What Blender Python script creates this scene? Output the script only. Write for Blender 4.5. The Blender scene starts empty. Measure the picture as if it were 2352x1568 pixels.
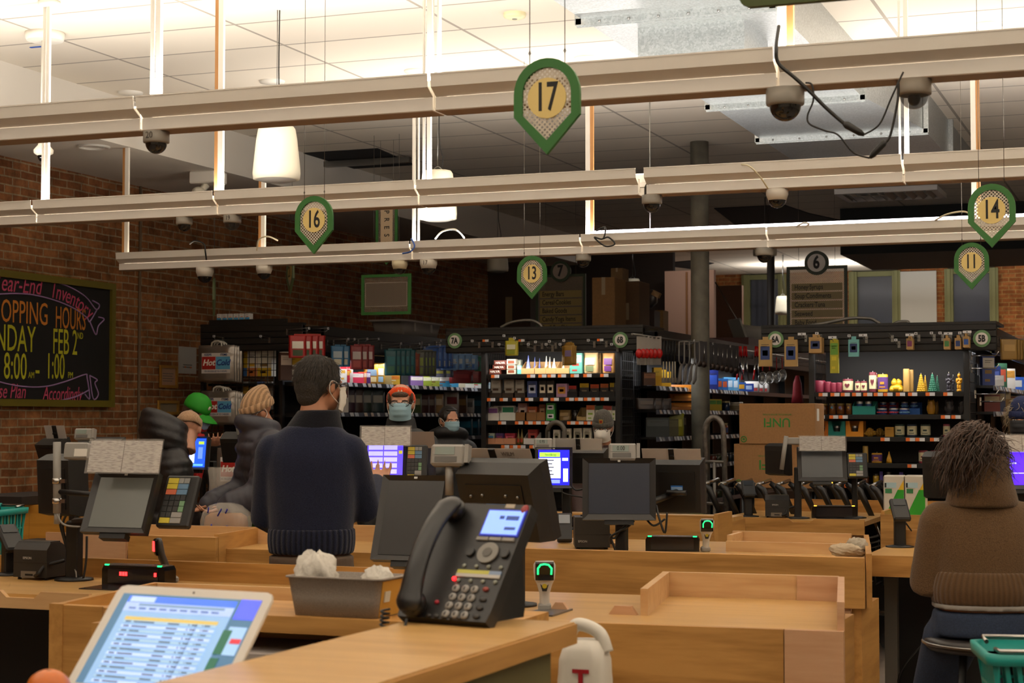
import bpy, bmesh, math, random
from math import sin, cos, pi, radians, sqrt, atan2
from mathutils import Vector, Matrix, Euler
random.seed(7)
V = Vector
sc = bpy.context.scene
col = sc.collection

# ---------------------------------------------------------------- camera
F = 4000.0                      # focal length in pixels of the 2352x1568 frame
TH = radians(20.9)              # the store grid is turned this much against the view
PITCH = radians(2.52)
CAM = V((0, 0, 1.53))
_f = V((-sin(TH)*cos(PITCH), cos(TH)*cos(PITCH), sin(PITCH)))
_r = V((cos(TH), sin(TH), 0))
_u = _r.cross(_f)
cd = bpy.data.cameras.new('camera')
cam = bpy.data.objects.new('camera', cd)
col.objects.link(cam)
cd.sensor_width = 36
cd.lens = 36*F/2352
cd.clip_start = .05
cam.location = CAM
cam.rotation_euler = (pi/2+PITCH, 0, TH)
cd.dof.use_dof = True
cd.dof.focus_distance = 9.0
cd.dof.aperture_fstop = 7.1
sc.camera = cam

def ray(px, py): return _r*((px-1176)/F) + _f + _u*((784-py)/F)
def at_d(px, py, d): return CAM + ray(px, py)*d
def at_y(px, py, Y):
    r = ray(px, py); return CAM + r*(Y/r.y)
def at_x(px, py, X):
    r = ray(px, py); return CAM + r*(X/r.x)
def at_z(px, py, Z):
    r = ray(px, py); return CAM + r*((Z-CAM.z)/r.z)
def depth(p): return (V(p)-CAM).dot(_f)

# ---------------------------------------------------------------- world, lights, exposure
w = bpy.data.worlds.new('store_world'); sc.world = w
w.use_nodes = True
w.node_tree.nodes['Background'].inputs[0].default_value = (.16, .14, .125, 1)
w.node_tree.nodes['Background'].inputs[1].default_value = .12
sc.view_settings.view_transform = 'Standard'
sc.view_settings.look = 'None'
sc.view_settings.gamma = 1
sc.view_settings.use_curve_mapping = False
sc.view_settings.exposure = 0.0

ROWZ = 2.62                                         # underside of the hanging light rows
ROWTOP = ROWZ+.12
ROW_Y = [at_z(1176, 155, ROWTOP).y, at_z(1176, 402, ROWTOP).y, at_z(1176, 545, ROWTOP).y]
ROW_Y = [y+.10 for y in ROW_Y]
CEIL = 3.88
WALLX = -8.35
GY = 13.0                                           # plane of the aisle ends
BACKY = at_z(1950, 622, CEIL).y

def area_light(name, loc, sx, sy, power, color, rot=(0, 0, 0), spread=pi):
    l = bpy.data.lights.new(name, 'AREA'); l.shape = 'RECTANGLE'
    l.size = sx; l.size_y = sy; l.energy = power; l.color = color; l.spread = spread
    o = bpy.data.objects.new(name, l); col.objects.link(o)
    o.location = loc; o.rotation_euler = rot
    return o
WARM = (1, .96, .91)
for i, (x0, x1, y, p) in enumerate([(-6.5, 5, ROW_Y[0], 180), (-7.0, 6, ROW_Y[1], 215), (-5.6, 6, ROW_Y[2], 200), (-6, 5, 2.9, 210), (-6, 5, .0, 200)]):  # last two rows are unseen, added near the camera as fill
    area_light('tube_or_fill_light', ((x0+x1)/2, y, ROWZ+.115), x1-x0, .12, p, WARM, (pi, 0, 0))
# light rows over the back of the shop, beyond the aisles
area_light('rear_light', (-1.5, BACKY-1.6, CEIL-.5), 9, .25, 150, WARM, (pi, 0, 0))
area_light('rear_light', (-1, BACKY-3.5, CEIL-.1), 10, .3, 130, WARM, (0, 0, 0))
q = at_y(1570, 690, 20.4); area_light('panel_fill_light', (q.x, 20.6, 3.8), .8, .2, 7, WARM, (radians(25), 0, 0))  # added lamp without a fixture, brightens the pink pantry wall

# ---------------------------------------------------------------- materials
def lin(c):
    if isinstance(c, str):
        c = c.lstrip('#'); c = [int(c[i:i+2], 16)/255 for i in (0, 2, 4)]
    return tuple((x/12.92 if x <= .04045 else ((x+.055)/1.055)**2.4) for x in c)
_mats = {}
def new_mat(name):
    m = bpy.data.materials.new(name); m.use_nodes = True
    return m, m.node_tree.nodes, m.node_tree.links, m.node_tree.nodes['Principled BSDF']
def mat(c, rough=.5, metal=0, emit=0, spec=None, trans=0, alpha=1, bump=0, bscale=60, var=0):
    """plain procedural material: colour with a little noise in tone and surface"""
    key = (str(c), rough, metal, emit, spec, trans, alpha, bump, bscale, var)
    if key in _mats: return _mats[key]
    m, n, l, b = new_mat('mat')
    rgb = lin(c)
    b.inputs['Base Color'].default_value = (*rgb, 1)
    b.inputs['Roughness'].default_value = rough
    b.inputs['Metallic'].default_value = metal
    if spec is not None: b.inputs['Specular IOR Level'].default_value = spec
    if trans: b.inputs['Transmission Weight'].default_value = trans
    if alpha < 1: b.inputs['Alpha'].default_value = alpha
    if emit:
        b.inputs['Emission Color'].default_value = (*rgb, 1); b.inputs['Emission Strength'].default_value = emit
    if bump or var:
        tc = n.new('ShaderNodeTexCoord'); no = n.new('ShaderNodeTexNoise')
        no.inputs['Scale'].default_value = bscale; no.inputs['Detail'].default_value = 4
        l.new(tc.outputs['Object'], no.inputs['Vector'])
        if bump:
            bp = n.new('ShaderNodeBump'); bp.inputs['Strength'].default_value = bump; bp.inputs['Distance'].default_value = .01
            l.new(no.outputs['Fac'], bp.inputs['Height']); l.new(bp.outputs['Normal'], b.inputs['Normal'])
        if var:
            mx = n.new('ShaderNodeMix'); mx.data_type = 'RGBA'; mx.blend_type = 'MULTIPLY'
            rp = n.new('ShaderNodeMapRange'); rp.inputs['From Min'].default_value = .3; rp.inputs['From Max'].default_value = .7
            rp.inputs['To Min'].default_value = 1-var; rp.inputs['To Max'].default_value = 1+var*.4
            l.new(no.outputs['Fac'], rp.inputs['Value'])
            mx.inputs[0].default_value = 1; mx.inputs[6].default_value = (*rgb, 1)
            l.new(rp.outputs[0], mx.inputs[7]); l.new(mx.outputs[2], b.inputs['Base Color'])
    _mats[key] = m
    return m
def wood(c1, c2, axis=0, rough=.42, scale=1.0):
    key = ('wood', str(c1), str(c2), axis, rough, scale)
    if key in _mats: return _mats[key]
    m, n, l, b = new_mat('wood')
    tc = n.new('ShaderNodeTexCoord'); mp = n.new('ShaderNodeMapping')
    s = [14*scale]*3; s[axis] = 1.1*scale
    mp.inputs['Scale'].default_value = s
    no = n.new('ShaderNodeTexNoise'); no.inputs['Scale'].default_value = 1; no.inputs['Detail'].default_value = 6
    no.inputs['Distortion'].default_value = .9
    n2 = n.new('ShaderNodeTexNoise'); n2.inputs['Scale'].default_value = 5; n2.inputs['Detail'].default_value = 5
    l.new(tc.outputs['Object'], mp.inputs[0]); l.new(mp.outputs[0], no.inputs['Vector']); l.new(mp.outputs[0], n2.inputs['Vector'])
    ad = n.new('ShaderNodeMath'); ad.operation = 'MULTIPLY_ADD'; ad.inputs[1].default_value = .35
    l.new(n2.outputs['Fac'], ad.inputs[0]); l.new(no.outputs['Fac'], ad.inputs[2])
    cr = n.new('ShaderNodeValToRGB')
    cr.color_ramp.elements[0].position = .45; cr.color_ramp.elements[0].color = (*lin(c2), 1)
    cr.color_ramp.elements[1].position = .78; cr.color_ramp.elements[1].color = (*lin(c1), 1)
    l.new(ad.outputs[0], cr.inputs[0]); l.new(cr.outputs[0], b.inputs['Base Color'])
    b.inputs['Roughness'].default_value = rough
    _mats[key] = m
    return m
def brick_mat(key, cols, mortar, tone=1.0):
    m, n, l, b = new_mat('brick')
    tc = n.new('ShaderNodeTexCoord'); sp = n.new('ShaderNodeSeparateXYZ'); cb = n.new('ShaderNodeCombineXYZ')
    l.new(tc.outputs['Object'], sp.inputs[0])
    l.new(sp.outputs['Y' if key == 'x' else 'X'], cb.inputs[0]); l.new(sp.outputs['Z'], cb.inputs[1])
    wn = n.new('ShaderNodeTexNoise'); wn.inputs['Scale'].default_value = 3; l.new(tc.outputs['Object'], wn.inputs['Vector'])
    wm = n.new('ShaderNodeVectorMath'); wm.operation = 'MULTIPLY_ADD'; wm.inputs[1].default_value = (.02, .02, 0)
    l.new(wn.outputs['Color'], wm.inputs[0]); l.new(cb.outputs[0], wm.inputs[2])
    br = n.new('ShaderNodeTexBrick')
    br.inputs['Scale'].default_value = 1; br.inputs['Brick Width'].default_value = .2; br.inputs['Row Height'].default_value = .064
    br.inputs['Mortar Size'].default_value = .007; br.inputs['Mortar Smooth'].default_value = .3
    br.inputs['Bias'].default_value = 0
    br.inputs['Color1'].default_value = (*lin(cols[0]), 1); br.inputs['Color2'].default_value = (*lin(cols[1]), 1)
    br.inputs['Mortar'].default_value = (*lin(mortar), 1)
    l.new(wm.outputs[0], br.inputs['Vector'])
    no = n.new('ShaderNodeTexNoise'); no.inputs['Scale'].default_value = 7; no.inputs['Detail'].default_value = 8; no.inputs['Roughness'].default_value = .7
    l.new(tc.outputs['Object'], no.inputs['Vector'])
    mr = n.new('ShaderNodeMapRange'); mr.inputs['From Min'].default_value = .3; mr.inputs['From Max'].default_value = .7
    mr.inputs['To Min'].default_value = .45; mr.inputs['To Max'].default_value = 1.35
    l.new(no.outputs['Fac'], mr.inputs['Value'])
    mx = n.new('ShaderNodeMix'); mx.data_type = 'RGBA'; mx.blend_type = 'MULTIPLY'; mx.inputs[0].default_value = 1
    l.new(br.outputs['Color'], mx.inputs[6]); l.new(mr.outputs[0], mx.inputs[7])
    l.new(mx.outputs[2], b.inputs['Base Color'])
    bp = n.new('ShaderNodeBump'); bp.inputs['Strength'].default_value = .6; bp.inputs['Distance'].default_value = .012
    sb = n.new('ShaderNodeMath'); sb.operation = 'SUBTRACT'
    l.new(no.outputs['Fac'], sb.inputs[0]); l.new(br.outputs['Fac'], sb.inputs[1])
    l.new(sb.outputs[0], bp.inputs['Height']); l.new(bp.outputs[0], b.inputs['Normal'])
    b.inputs['Roughness'].default_value = .85; b.inputs['Specular IOR Level'].default_value = .2
    return m
def knit(c, scale=260, rib=None, rough=.95, strength=.5, var=.25):
    """knitted cloth: fine loops, or ribs running along z when rib is given"""
    key = ('knit', str(c), scale, rib, strength, var)
    if key in _mats: return _mats[key]
    m, n, l, b = new_mat('knit')
    tc = n.new('ShaderNodeTexCoord')
    no = n.new('ShaderNodeTexNoise'); no.inputs['Scale'].default_value = scale; no.inputs['Detail'].default_value = 2
    l.new(tc.outputs['Object'], no.inputs['Vector'])
    h = no.outputs['Fac']
    if rib:
        sp = n.new('ShaderNodeSeparateXYZ'); l.new(tc.outputs['Object'], sp.inputs[0])
        at = n.new('ShaderNodeMath'); at.operation = 'ARCTAN2'
        l.new(sp.outputs['Y'], at.inputs[0]); l.new(sp.outputs['X'], at.inputs[1])
        mu = n.new('ShaderNodeMath'); mu.operation = 'MULTIPLY'; mu.inputs[1].default_value = rib
        si = n.new('ShaderNodeMath'); si.operation = 'SINE'
        l.new(at.outputs[0], mu.inputs[0]); l.new(mu.outputs[0], si.inputs[0]); 
        sc_ = n.new('ShaderNodeMath'); sc_.operation = 'MULTIPLY_ADD'; sc_.inputs[1].default_value = .6
        l.new(si.outputs[0], sc_.inputs[0]); l.new(h, sc_.inputs[2]); h = sc_.outputs[0]
    bp = n.new('ShaderNodeBump'); bp.inputs['Strength'].default_value = strength; bp.inputs['Distance'].default_value = .004
    l.new(h, bp.inputs['Height']); l.new(bp.outputs[0], b.inputs['Normal'])
    mr = n.new('ShaderNodeMapRange'); mr.inputs['From Min'].default_value = .3; mr.inputs['From Max'].default_value = .7
    mr.inputs['To Min'].default_value = 1-var; mr.inputs['To Max'].default_value = 1+var
    l.new(h, mr.inputs['Value'])
    mx = n.new('ShaderNodeMix'); mx.data_type = 'RGBA'; mx.blend_type = 'MULTIPLY'; mx.inputs[0].default_value = 1
    mx.inputs[6].default_value = (*lin(c), 1); l.new(mr.outputs[0], mx.inputs[7]); l.new(mx.outputs[2], b.inputs['Base Color'])
    b.inputs['Roughness'].default_value = rough; b.inputs['Specular IOR Level'].default_value = .15
    b.inputs['Sheen Weight'].default_value = .15
    _mats[key] = m
    return m

# ---------------------------------------------------------------- mesh builder
class MB:
    def __init__(s, m=None):
        s.v, s.f, s.fm, s.fs, s.mats = [], [], [], [], []
        s.m = m; s.M = Matrix()
    def slot(s, m):
        m = m or s.m
        if m not in s.mats: s.mats.append(m)
        return s.mats.index(m)
    def add(s, vs, fs, m=None, smooth=False):
        b = len(s.v); k = s.slot(m)
        s.v += [tuple(s.M @ V(v)) for v in vs]
        for f in fs:
            s.f.append([b+i for i in f]); s.fm.append(k); s.fs.append(smooth)
        return s
    def box(s, c, d, m=None, rot=None, bev=0):
        hx, hy, hz = d[0]/2, d[1]/2, d[2]/2
        R = Euler(rot).to_matrix() if rot else None
        vs, fs = [], []
        if bev <= 0:
            vs = [V((x*hx, y*hy, z*hz)) for z in (-1, 1) for y in (-1, 1) for x in (-1, 1)]
            fs = [(0, 2, 3, 1), (4, 5, 7, 6), (0, 1, 5, 4), (2, 6, 7, 3), (0, 4, 6, 2), (1, 3, 7, 5)]
        else:
            bev = min(bev, .49*min(d))
            idx = {}
            for z in (-1, 1):
                for y in (-1, 1):
                    for x in (-1, 1):
                        for a in range(3):
                            p = [x*(hx-bev), y*(hy-bev), z*(hz-bev)]
                            p[a] = (x*hx, y*hy, z*hz)[a]
                            idx[x, y, z, a] = len(vs); vs.append(V(p))
            for a in range(3):
                o1, o2 = (a+1) % 3, (a+2) % 3
                for sg in (-1, 1):
                    q = []
                    for (e1, e2) in ((-1, -1), (1, -1), (1, 1), (-1, 1)):
                        k = [0, 0, 0]; k[a] = sg; k[o1] = e1; k[o2] = e2
                        q.append(idx[(*k, a)])
                    fs.append(q if sg > 0 else q[::-1])
                for e1 in (-1, 1):
                    for e2 in (-1, 1):
                        k0 = [0]*3; k1 = [0]*3; k0[a] = -1; k1[a] = 1
                        k0[o1] = k1[o1] = e1; k0[o2] = k1[o2] = e2
                        q = [idx[(*k0, o1)], idx[(*k1, o1)], idx[(*k1, o2)], idx[(*k0, o2)]]
                        fs.append(q if e1*e2 < 0 else q[::-1])
            for z in (-1, 1):
                for y in (-1, 1):
                    for x in (-1, 1):
                        q = [idx[x, y, z, 0], idx[x, y, z, 1], idx[x, y, z, 2]]
                        fs.append(q if x*y*z > 0 else q[::-1])
        if R: vs = [R @ v for v in vs]
        return s.add([v+V(c) for v in vs], fs, m)
    def span(s, x0, x1, y0, y1, z0, z1, m=None, bev=0):
        return s.box(((x0+x1)/2, (y0+y1)/2, (z0+z1)/2), (abs(x1-x0), abs(y1-y0), abs(z1-z0)), m, None, bev)
    def prism(s, poly, h0, h1, ax='z', m=None, smooth=False):
        """polygon extruded along an axis: x -> (y,z), y -> (x,z), z -> (x,y)"""
        def P(a, b, h): return {'x': (h, a, b), 'y': (a, h, b), 'z': (a, b, h)}[ax]
        n = len(poly)
        vs = [P(a, b, h0) for a, b in poly]+[P(a, b, h1) for a, b in poly]
        ar = sum(poly[i][0]*poly[(i+1) % n][1]-poly[(i+1) % n][0]*poly[i][1] for i in range(n))
        flip = (ar < 0) ^ (ax == 'y') ^ (h1 < h0)
        sd = [(i, (i+1) % n, n+(i+1) % n, n+i) for i in range(n)]
        cp = [tuple(range(n))[::-1], tuple(range(n, 2*n))]
        if flip: sd = [q[::-1] for q in sd]; cp = [q[::-1] for q in cp]
        s.add(vs, cp, m)
        b = len(s.v)-2*n; k = s.slot(m)
        for q in sd: s.f.append([b+i for i in q]); s.fm.append(k); s.fs.append(smooth)
        return s
    def lathe(s, prof, c=(0, 0, 0), n=24, m=None, ax='z', smooth=True, cap=True, sx=1, sy=1):
        vs, fs = [], []
        for r, h in prof:
            for i in range(n):
                a = 2*pi*i/n; x, y = r*cos(a)*sx, r*sin(a)*sy
                p = {'z': (x, y, h), 'y': (x, -h, y) if False else (x, h, -y), 'x': (h, x, y)}[ax]
                vs.append(V(p)+V(c))
        k = len(prof)
        for j in range(k-1):
            for i in range(n):
                fs.append((j*n+i, j*n+(i+1) % n, (j+1)*n+(i+1) % n, (j+1)*n+i))
        s.add(vs, fs, m, smooth)
        if cap:
            b = len(s.v)-k*n; kk = s.slot(m)
            if prof[0][0] > 1e-5: s.f.append([b+i for i in range(n)][::-1]); s.fm.append(kk); s.fs.append(False)
            if prof[-1][0] > 1e-5: s.f.append([b+(k-1)*n+i for i in range(n)]); s.fm.append(kk); s.fs.append(False)
        return s
    def cyl(s, p0, p1, r, m=None, n=14, r1=None): return s.tube([p0, p1], r, m, n, r1=r1)
    def tube(s, pts, r, m=None, n=8, r1=None, closed=False, rs=None):
        pts = [V(p) for p in pts]; k = len(pts); vs, fs = [], []
        up = None
        for i, p in enumerate(pts):
            if closed: t = pts[(i+1) % k]-pts[i-1]
            else: t = pts[min(i+1, k-1)]-pts[max(i-1, 0)]
            t = t.normalized() if t.length > 1e-9 else V((0, 0, 1))
            if up is None:
                up = V((0, 0, 1)) if abs(t.z) < .9 else V((1, 0, 0))
            a = (up-t*up.dot(t))
            if a.length < 1e-6: a = t.orthogonal()
            a.normalize(); b = t.cross(a); up = a
            rr = rs[i] if rs else (r if r1 is None else r+(r1-r)*i/(k-1))
            for j in range(n):
                g = 2*pi*j/n; vs.append(p+a*cos(g)*rr+b*sin(g)*rr)
        for i in range(k if closed else k-1):
            for j in range(n):
                i2 = (i+1) % k
                fs.append((i*n+j, i*n+(j+1) % n, i2*n+(j+1) % n, i2*n+j))
        s.add(vs, fs, m, True)
        if not closed:
            b = len(s.v)-k*n; kk = s.slot(m)
            s.f.append([b+i for i in range(n)][::-1]); s.fm.append(kk); s.fs.append(False)
            s.f.append([b+(k-1)*n+i for i in range(n)]); s.fm.append(kk); s.fs.append(False)
        return s
    def ell(s, c, r, m=None, n=16, k=10, rot=None):
        if not hasattr(r, '__len__'): r = (r, r, r)
        R = Euler(rot).to_matrix() if rot else Matrix.Identity(3)
        vs, fs = [], []
        for j in range(1, k):
            t = pi*j/k
            for i in range(n):
                a = 2*pi*i/n
                vs.append(R @ V((r[0]*sin(t)*cos(a), r[1]*sin(t)*sin(a), -r[2]*cos(t)))+V(c))
        for j in range(k-2):
            for i in range(n): fs.append((j*n+i, j*n+(i+1) % n, (j+1)*n+(i+1) % n, (j+1)*n+i))
        b = len(vs); vs += [R @ V((0, 0, -r[2]))+V(c), R @ V((0, 0, r[2]))+V(c)]
        for i in range(n):
            fs.append((b, (i+1) % n, i)); fs.append((b+1, (k-2)*n+i, (k-2)*n+(i+1) % n))
        return s.add(vs, fs, m, True)
    def loft(s, rings, m=None, cap=True, smooth=True, closed=True):
        n = len(rings[0]); vs = [p for r in rings for p in r]; fs = []
        for j in range(len(rings)-1):
            for i in range(n if closed else n-1):
                fs.append((j*n+i, j*n+(i+1) % n, (j+1)*n+(i+1) % n, (j+1)*n+i))
        if cap and closed:
            fs.append(tuple(range(n))[::-1]); fs.append(tuple((len(rings)-1)*n+i for i in range(n)))
        return s.add(vs, fs, m, smooth)
    def quad(s, a, b, c, d, m=None): return s.add([a, b, c, d], [(0, 1, 2, 3)], m)
    def text(s, t, c, size, m=None, rot=(pi/2, 0, 0), sx=1.0, bold=0, ext=.0006, align='CENTER', shear=0):
        vs, fs = text_geo(t, size, bold, ext, align, shear)
        R = Euler(rot).to_matrix()
        return s.add([R @ V((v[0]*sx, v[1], v[2]))+V(c) for v in vs], fs, m)
    def build(s, name, parent=None, label=None):
        me = bpy.data.meshes.new(name)
        me.from_pydata(s.v, [], s.f)
        for m in s.mats: me.materials.append(m)
        me.polygons.foreach_set('material_index', s.fm)
        me.polygons.foreach_set('use_smooth', s.fs)
        me.update()
        o = bpy.data.objects.new(name, me); col.objects.link(o)
        if parent is not None: o.parent = parent
        if label: o['label'] = label
        return o
_txt = {}
def text_geo(t, size, bold, ext, align, shear):
    key = (t, size, bold, ext, align, shear)
    if key not in _txt:
        cu = bpy.data.curves.new('t', 'FONT'); cu.body = t; cu.size = size; cu.offset = bold; cu.extrude = ext
        cu.align_x = align; cu.align_y = 'CENTER'; cu.resolution_u = 3; cu.shear = shear
        o = bpy.data.objects.new('t', cu)
        me = o.to_mesh()
        _txt[key] = ([tuple(v.co) for v in me.vertices], [tuple(p.vertices) for p in me.polygons])
        o.to_mesh_clear(); bpy.data.objects.remove(o); bpy.data.curves.remove(cu)
    return _txt[key]

def tag(o, label=None, cat=None, group=None, kind=None):
    if label: o['label'] = label
    if cat: o['category'] = cat
    if group: o['group'] = group
    if kind: o['kind'] = kind
    return o
def thing(name, label, cat, loc=(0, 0, 0), rz=0, group=None):
    o = bpy.data.objects.new(name, None); col.objects.link(o)
    o.location = loc; o.rotation_euler = (0, 0, rz); o.empty_display_size = .1
    return tag(o, label, cat, group)
def solo(mb, name, label, cat, loc=(0, 0, 0), rz=0, group=None, rot=None):
    o = mb.build(name); o.location = loc; o.rotation_euler = rot or (0, 0, rz)
    return tag(o, label, cat, group)
def struct(mb, name):
    return tag(mb.build(name), kind='structure')
def dup(root, loc=None, rz=None, label=None, group=None):
    r = root.copy(); col.objects.link(r)
    if loc is not None: r.location = loc
    if rz is not None: r.rotation_euler = (0, 0, rz)
    if label: r['label'] = label
    if group: r['group'] = group
    for ch in list(root.children):
        c = ch.copy(); col.objects.link(c); c.parent = r
        for g in list(ch.children):
            e = g.copy(); col.objects.link(e); e.parent = c
    return r
def arc(c, r, a0, a1, n=10, ax='xz'):
    out = []
    for i in range(n+1):
        a = a0+(a1-a0)*i/n
        p = [c[0], c[1], c[2]]
        p['xyz'.index(ax[0])] += r*cos(a); p['xyz'.index(ax[1])] += r*sin(a)
        out.append(tuple(p))
    return out
def spline(pts, k=6):
    pts = [V(p) for p in pts]; out = []
    for i in range(len(pts)-1):
        p0, p1, p2, p3 = pts[max(i-1, 0)], pts[i], pts[i+1], pts[min(i+2, len(pts)-1)]
        for j in range(k):
            t = j/k
            out.append(.5*((2*p1)+(p2-p0)*t+(2*p0-5*p1+4*p2-p3)*t*t+(3*p1-p0-3*p2+p3)*t**3))
    out.append(pts[-1]); return out
ORD = ['first', 'second', 'third', 'fourth', 'fifth', 'sixth', 'seventh', 'eighth', 'ninth', 'tenth', 'eleventh', 'twelfth', 'thirteenth', 'fourteenth', 'fifteenth', 'sixteenth']
# ---------------------------------------------------------------- the room
M_BLACK = mat('#0d0c0c', .45)
M_DKPLASTIC = mat('#1a1918', .42, bump=.05, bscale=300)
M_STEEL = mat('#8c8a86', .3, 1)
M_WHITE = mat('#e8e2d6', .45)
M_CREAM = mat('#ded5c0', .5)
M_GREEN = mat('#2f6b2b', .5)
M_YEL = mat('#dcc27a', .6)
M_INK = mat('#14110f', .6)
M_PAPER = mat('#d8d2c8', .8)

# floor
b = MB(mat('#7d736a', .35, bump=.03, bscale=8, var=.2))
b.span(WALLX-.3, 8.5, -3, BACKY+.4, -.1, 0); struct(b, 'floor')
# ceiling: acoustic tiles in a T-bar grid
m, n, l, bs = new_mat('ceiling_tile')
tc = n.new('ShaderNodeTexCoord'); br = n.new('ShaderNodeTexBrick')
br.offset = 0; br.squash = 1
br.inputs['Scale'].default_value = 1; br.inputs['Brick Width'].default_value = 1.22; br.inputs['Row Height'].default_value = .61
br.inputs['Mortar Size'].default_value = .011; br.inputs['Mortar Smooth'].default_value = .0
br.inputs['Color1'].default_value = (*lin('#e6dccb'), 1); br.inputs['Color2'].default_value = (*lin('#dfd5c5'), 1); br.inputs['Mortar'].default_value = (*lin('#a89f93'), 1)
mp = n.new('ShaderNodeMapping'); mp.inputs['Location'].default_value = (.35, .1, 0)
l.new(tc.outputs['Object'], mp.inputs[0]); l.new(mp.outputs[0], br.inputs['Vector'])
l.new(br.outputs['Color'], bs.inputs['Base Color']); bs.inputs['Roughness'].default_value = .9
bs.inputs['Specular IOR Level'].default_value = .1
no = n.new('ShaderNodeTexNoise'); no.inputs['Scale'].default_value = 90; l.new(tc.outputs['Object'], no.inputs['Vector'])
bp = n.new('ShaderNodeBump'); bp.inputs['Strength'].default_value = .15; l.new(no.outputs['Fac'], bp.inputs['Height']); l.new(bp.outputs[0], bs.inputs['Normal'])
M_CEIL = m
b = MB(M_CEIL); b.span(WALLX-.3, 8.5, -3, BACKY+.4, CEIL, CEIL+.1); struct(b, 'ceiling')
# left brick wall, white soffit along it
M_BRICK = brick_mat('x', ('#a06a42', '#7d4d2e'), '#a08a6c')
M_BRICKB = brick_mat('y', ('#a8693a', '#87502a'), '#a5814f')
b = MB(M_BRICK); b.span(WALLX-.3, WALLX, -3, BACKY+.4, 0, CEIL); struct(b, 'wall_left')
b = MB(mat('#d9d2c6', .8)); b.span(WALLX, -7.2, -3, 21.5, 3.53, CEIL); struct(b, 'trim_1')
# vertical pipe mark and shallow pilaster of the brick wall
p0 = at_x(318, 700, WALLX)
b = MB(mat('#6f5a45', .8, bump=.2, bscale=30)); b.cyl((WALLX+.012, p0.y, 0), (WALLX+.012, p0.y, 3.53), .012)
tag(solo(b, 'wall_conduit', 'thin painted vertical conduit running up the brick wall right of the chalkboard', 'pipe'))
# rest of the shell
b = MB(mat('#cfc6b8', .8)); b.span(8.4, 8.6, -3, BACKY+.4, 0, CEIL); struct(b, 'wall_right')
b = MB(mat('#cfc6b8', .8)); b.span(WALLX-.3, 8.5, -3.1, -2.9, 0, CEIL); struct(b, 'wall_front')
# back wall with tall windows
def wx(px, py=690): return at_y(px, py, BACKY).x
WIN = [(1712, 1800), (1958, 2062), (2178, 2286)]
zb = at_y(1950, 860, BACKY).z; zt = CEIL-.02
b = MB(M_BRICKB)
edges = [WALLX-.3]+[e for a, c in WIN for e in (wx(a), wx(c))]+[8.5]
for i in range(0, len(edges), 2): b.span(edges[i], edges[i+1], BACKY, BACKY+.35, 0, CEIL)
for a, c in WIN: b.span(wx(a), wx(c), BACKY, BACKY+.35, 0, zb)
struct(b, 'wall_back')
b = MB(mat('#3a3d5c', .9)); b.span(-6, 8.5, BACKY+1.6, BACKY+1.7, 0, 6)
tag(b.build('street_backdrop_wall'), kind='structure')
area_light('street_light', (1.5, BACKY+.9, 1.2), 7, .4, 60, (.6, .62, 1), (radians(120), 0, 0))
M_OLIVE = mat('#76754a', .6)
M_GLASS = mat('#dfe6ff', .3, trans=1)
M_BAR = mat('#15141a', .5)
for i, (a, c) in enumerate(WIN):
    x0, x1 = wx(a), wx(c); t = .08
    b = MB(M_OLIVE)
    for s0, s1 in ((x0-.05, x0+t), (x1-t, x1+.05)):
        b.span(s0, s1, BACKY-.06, BACKY+.1, zb, zt); b.span((s0+s1)/2-.025, (s0+s1)/2+.025, BACKY-.085, BACKY-.06, zb, zt)
    b.span(x0, x1, BACKY-.06, BACKY+.1, zb-.08, zb+.02); b.span(x0, x1, BACKY-.02, BACKY+.08, zt-.08, zt)
    f = struct(b, 'window_%d' % (i+1)); f.name = 'window_%d' % (i+1)
    g = MB(M_GLASS); g.span(x0+t, x1-t, BACKY+.02, BACKY+.03, zb, zt-.05); g.build('window_pane', f)
    g = MB(M_BAR)
    for k in range(5):
        xx = x0+t+(x1-x0-2*t)*(k+.5)/5; g.cyl((xx, BACKY+.3, zb), (xx, BACKY+.3, zt), .012, n=6)
    for zz in (zb+.3, zb+1.15): g.box(((x0+x1)/2, BACKY+.3, zz), (x1-x0, .02, .03))
    for sx in (-1, 1):
        cx = (x0+x1)/2+sx*.13
        g.tube([(cx+sx*.11*(1-a_/14)*cos(a_*.6), BACKY+.29, zb+.75+.11*(1-a_/14)*sin(a_*.6)) for a_ in range(13)], .008, n=5)
    g.build('security_grille', f)
# white roller panel between the windows
b = MB(mat('#b9b6ae', .7)); b.span(wx(2066), wx(2152), BACKY-.05, BACKY-.03, zb, zt-.02, bev=.004)
b.build('shade')
tag(bpy.data.objects['shade'], 'white translucent blind panel between the rear windows', 'blind')
bpy.data.objects['shade'].name = 'blind_panel'
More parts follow.
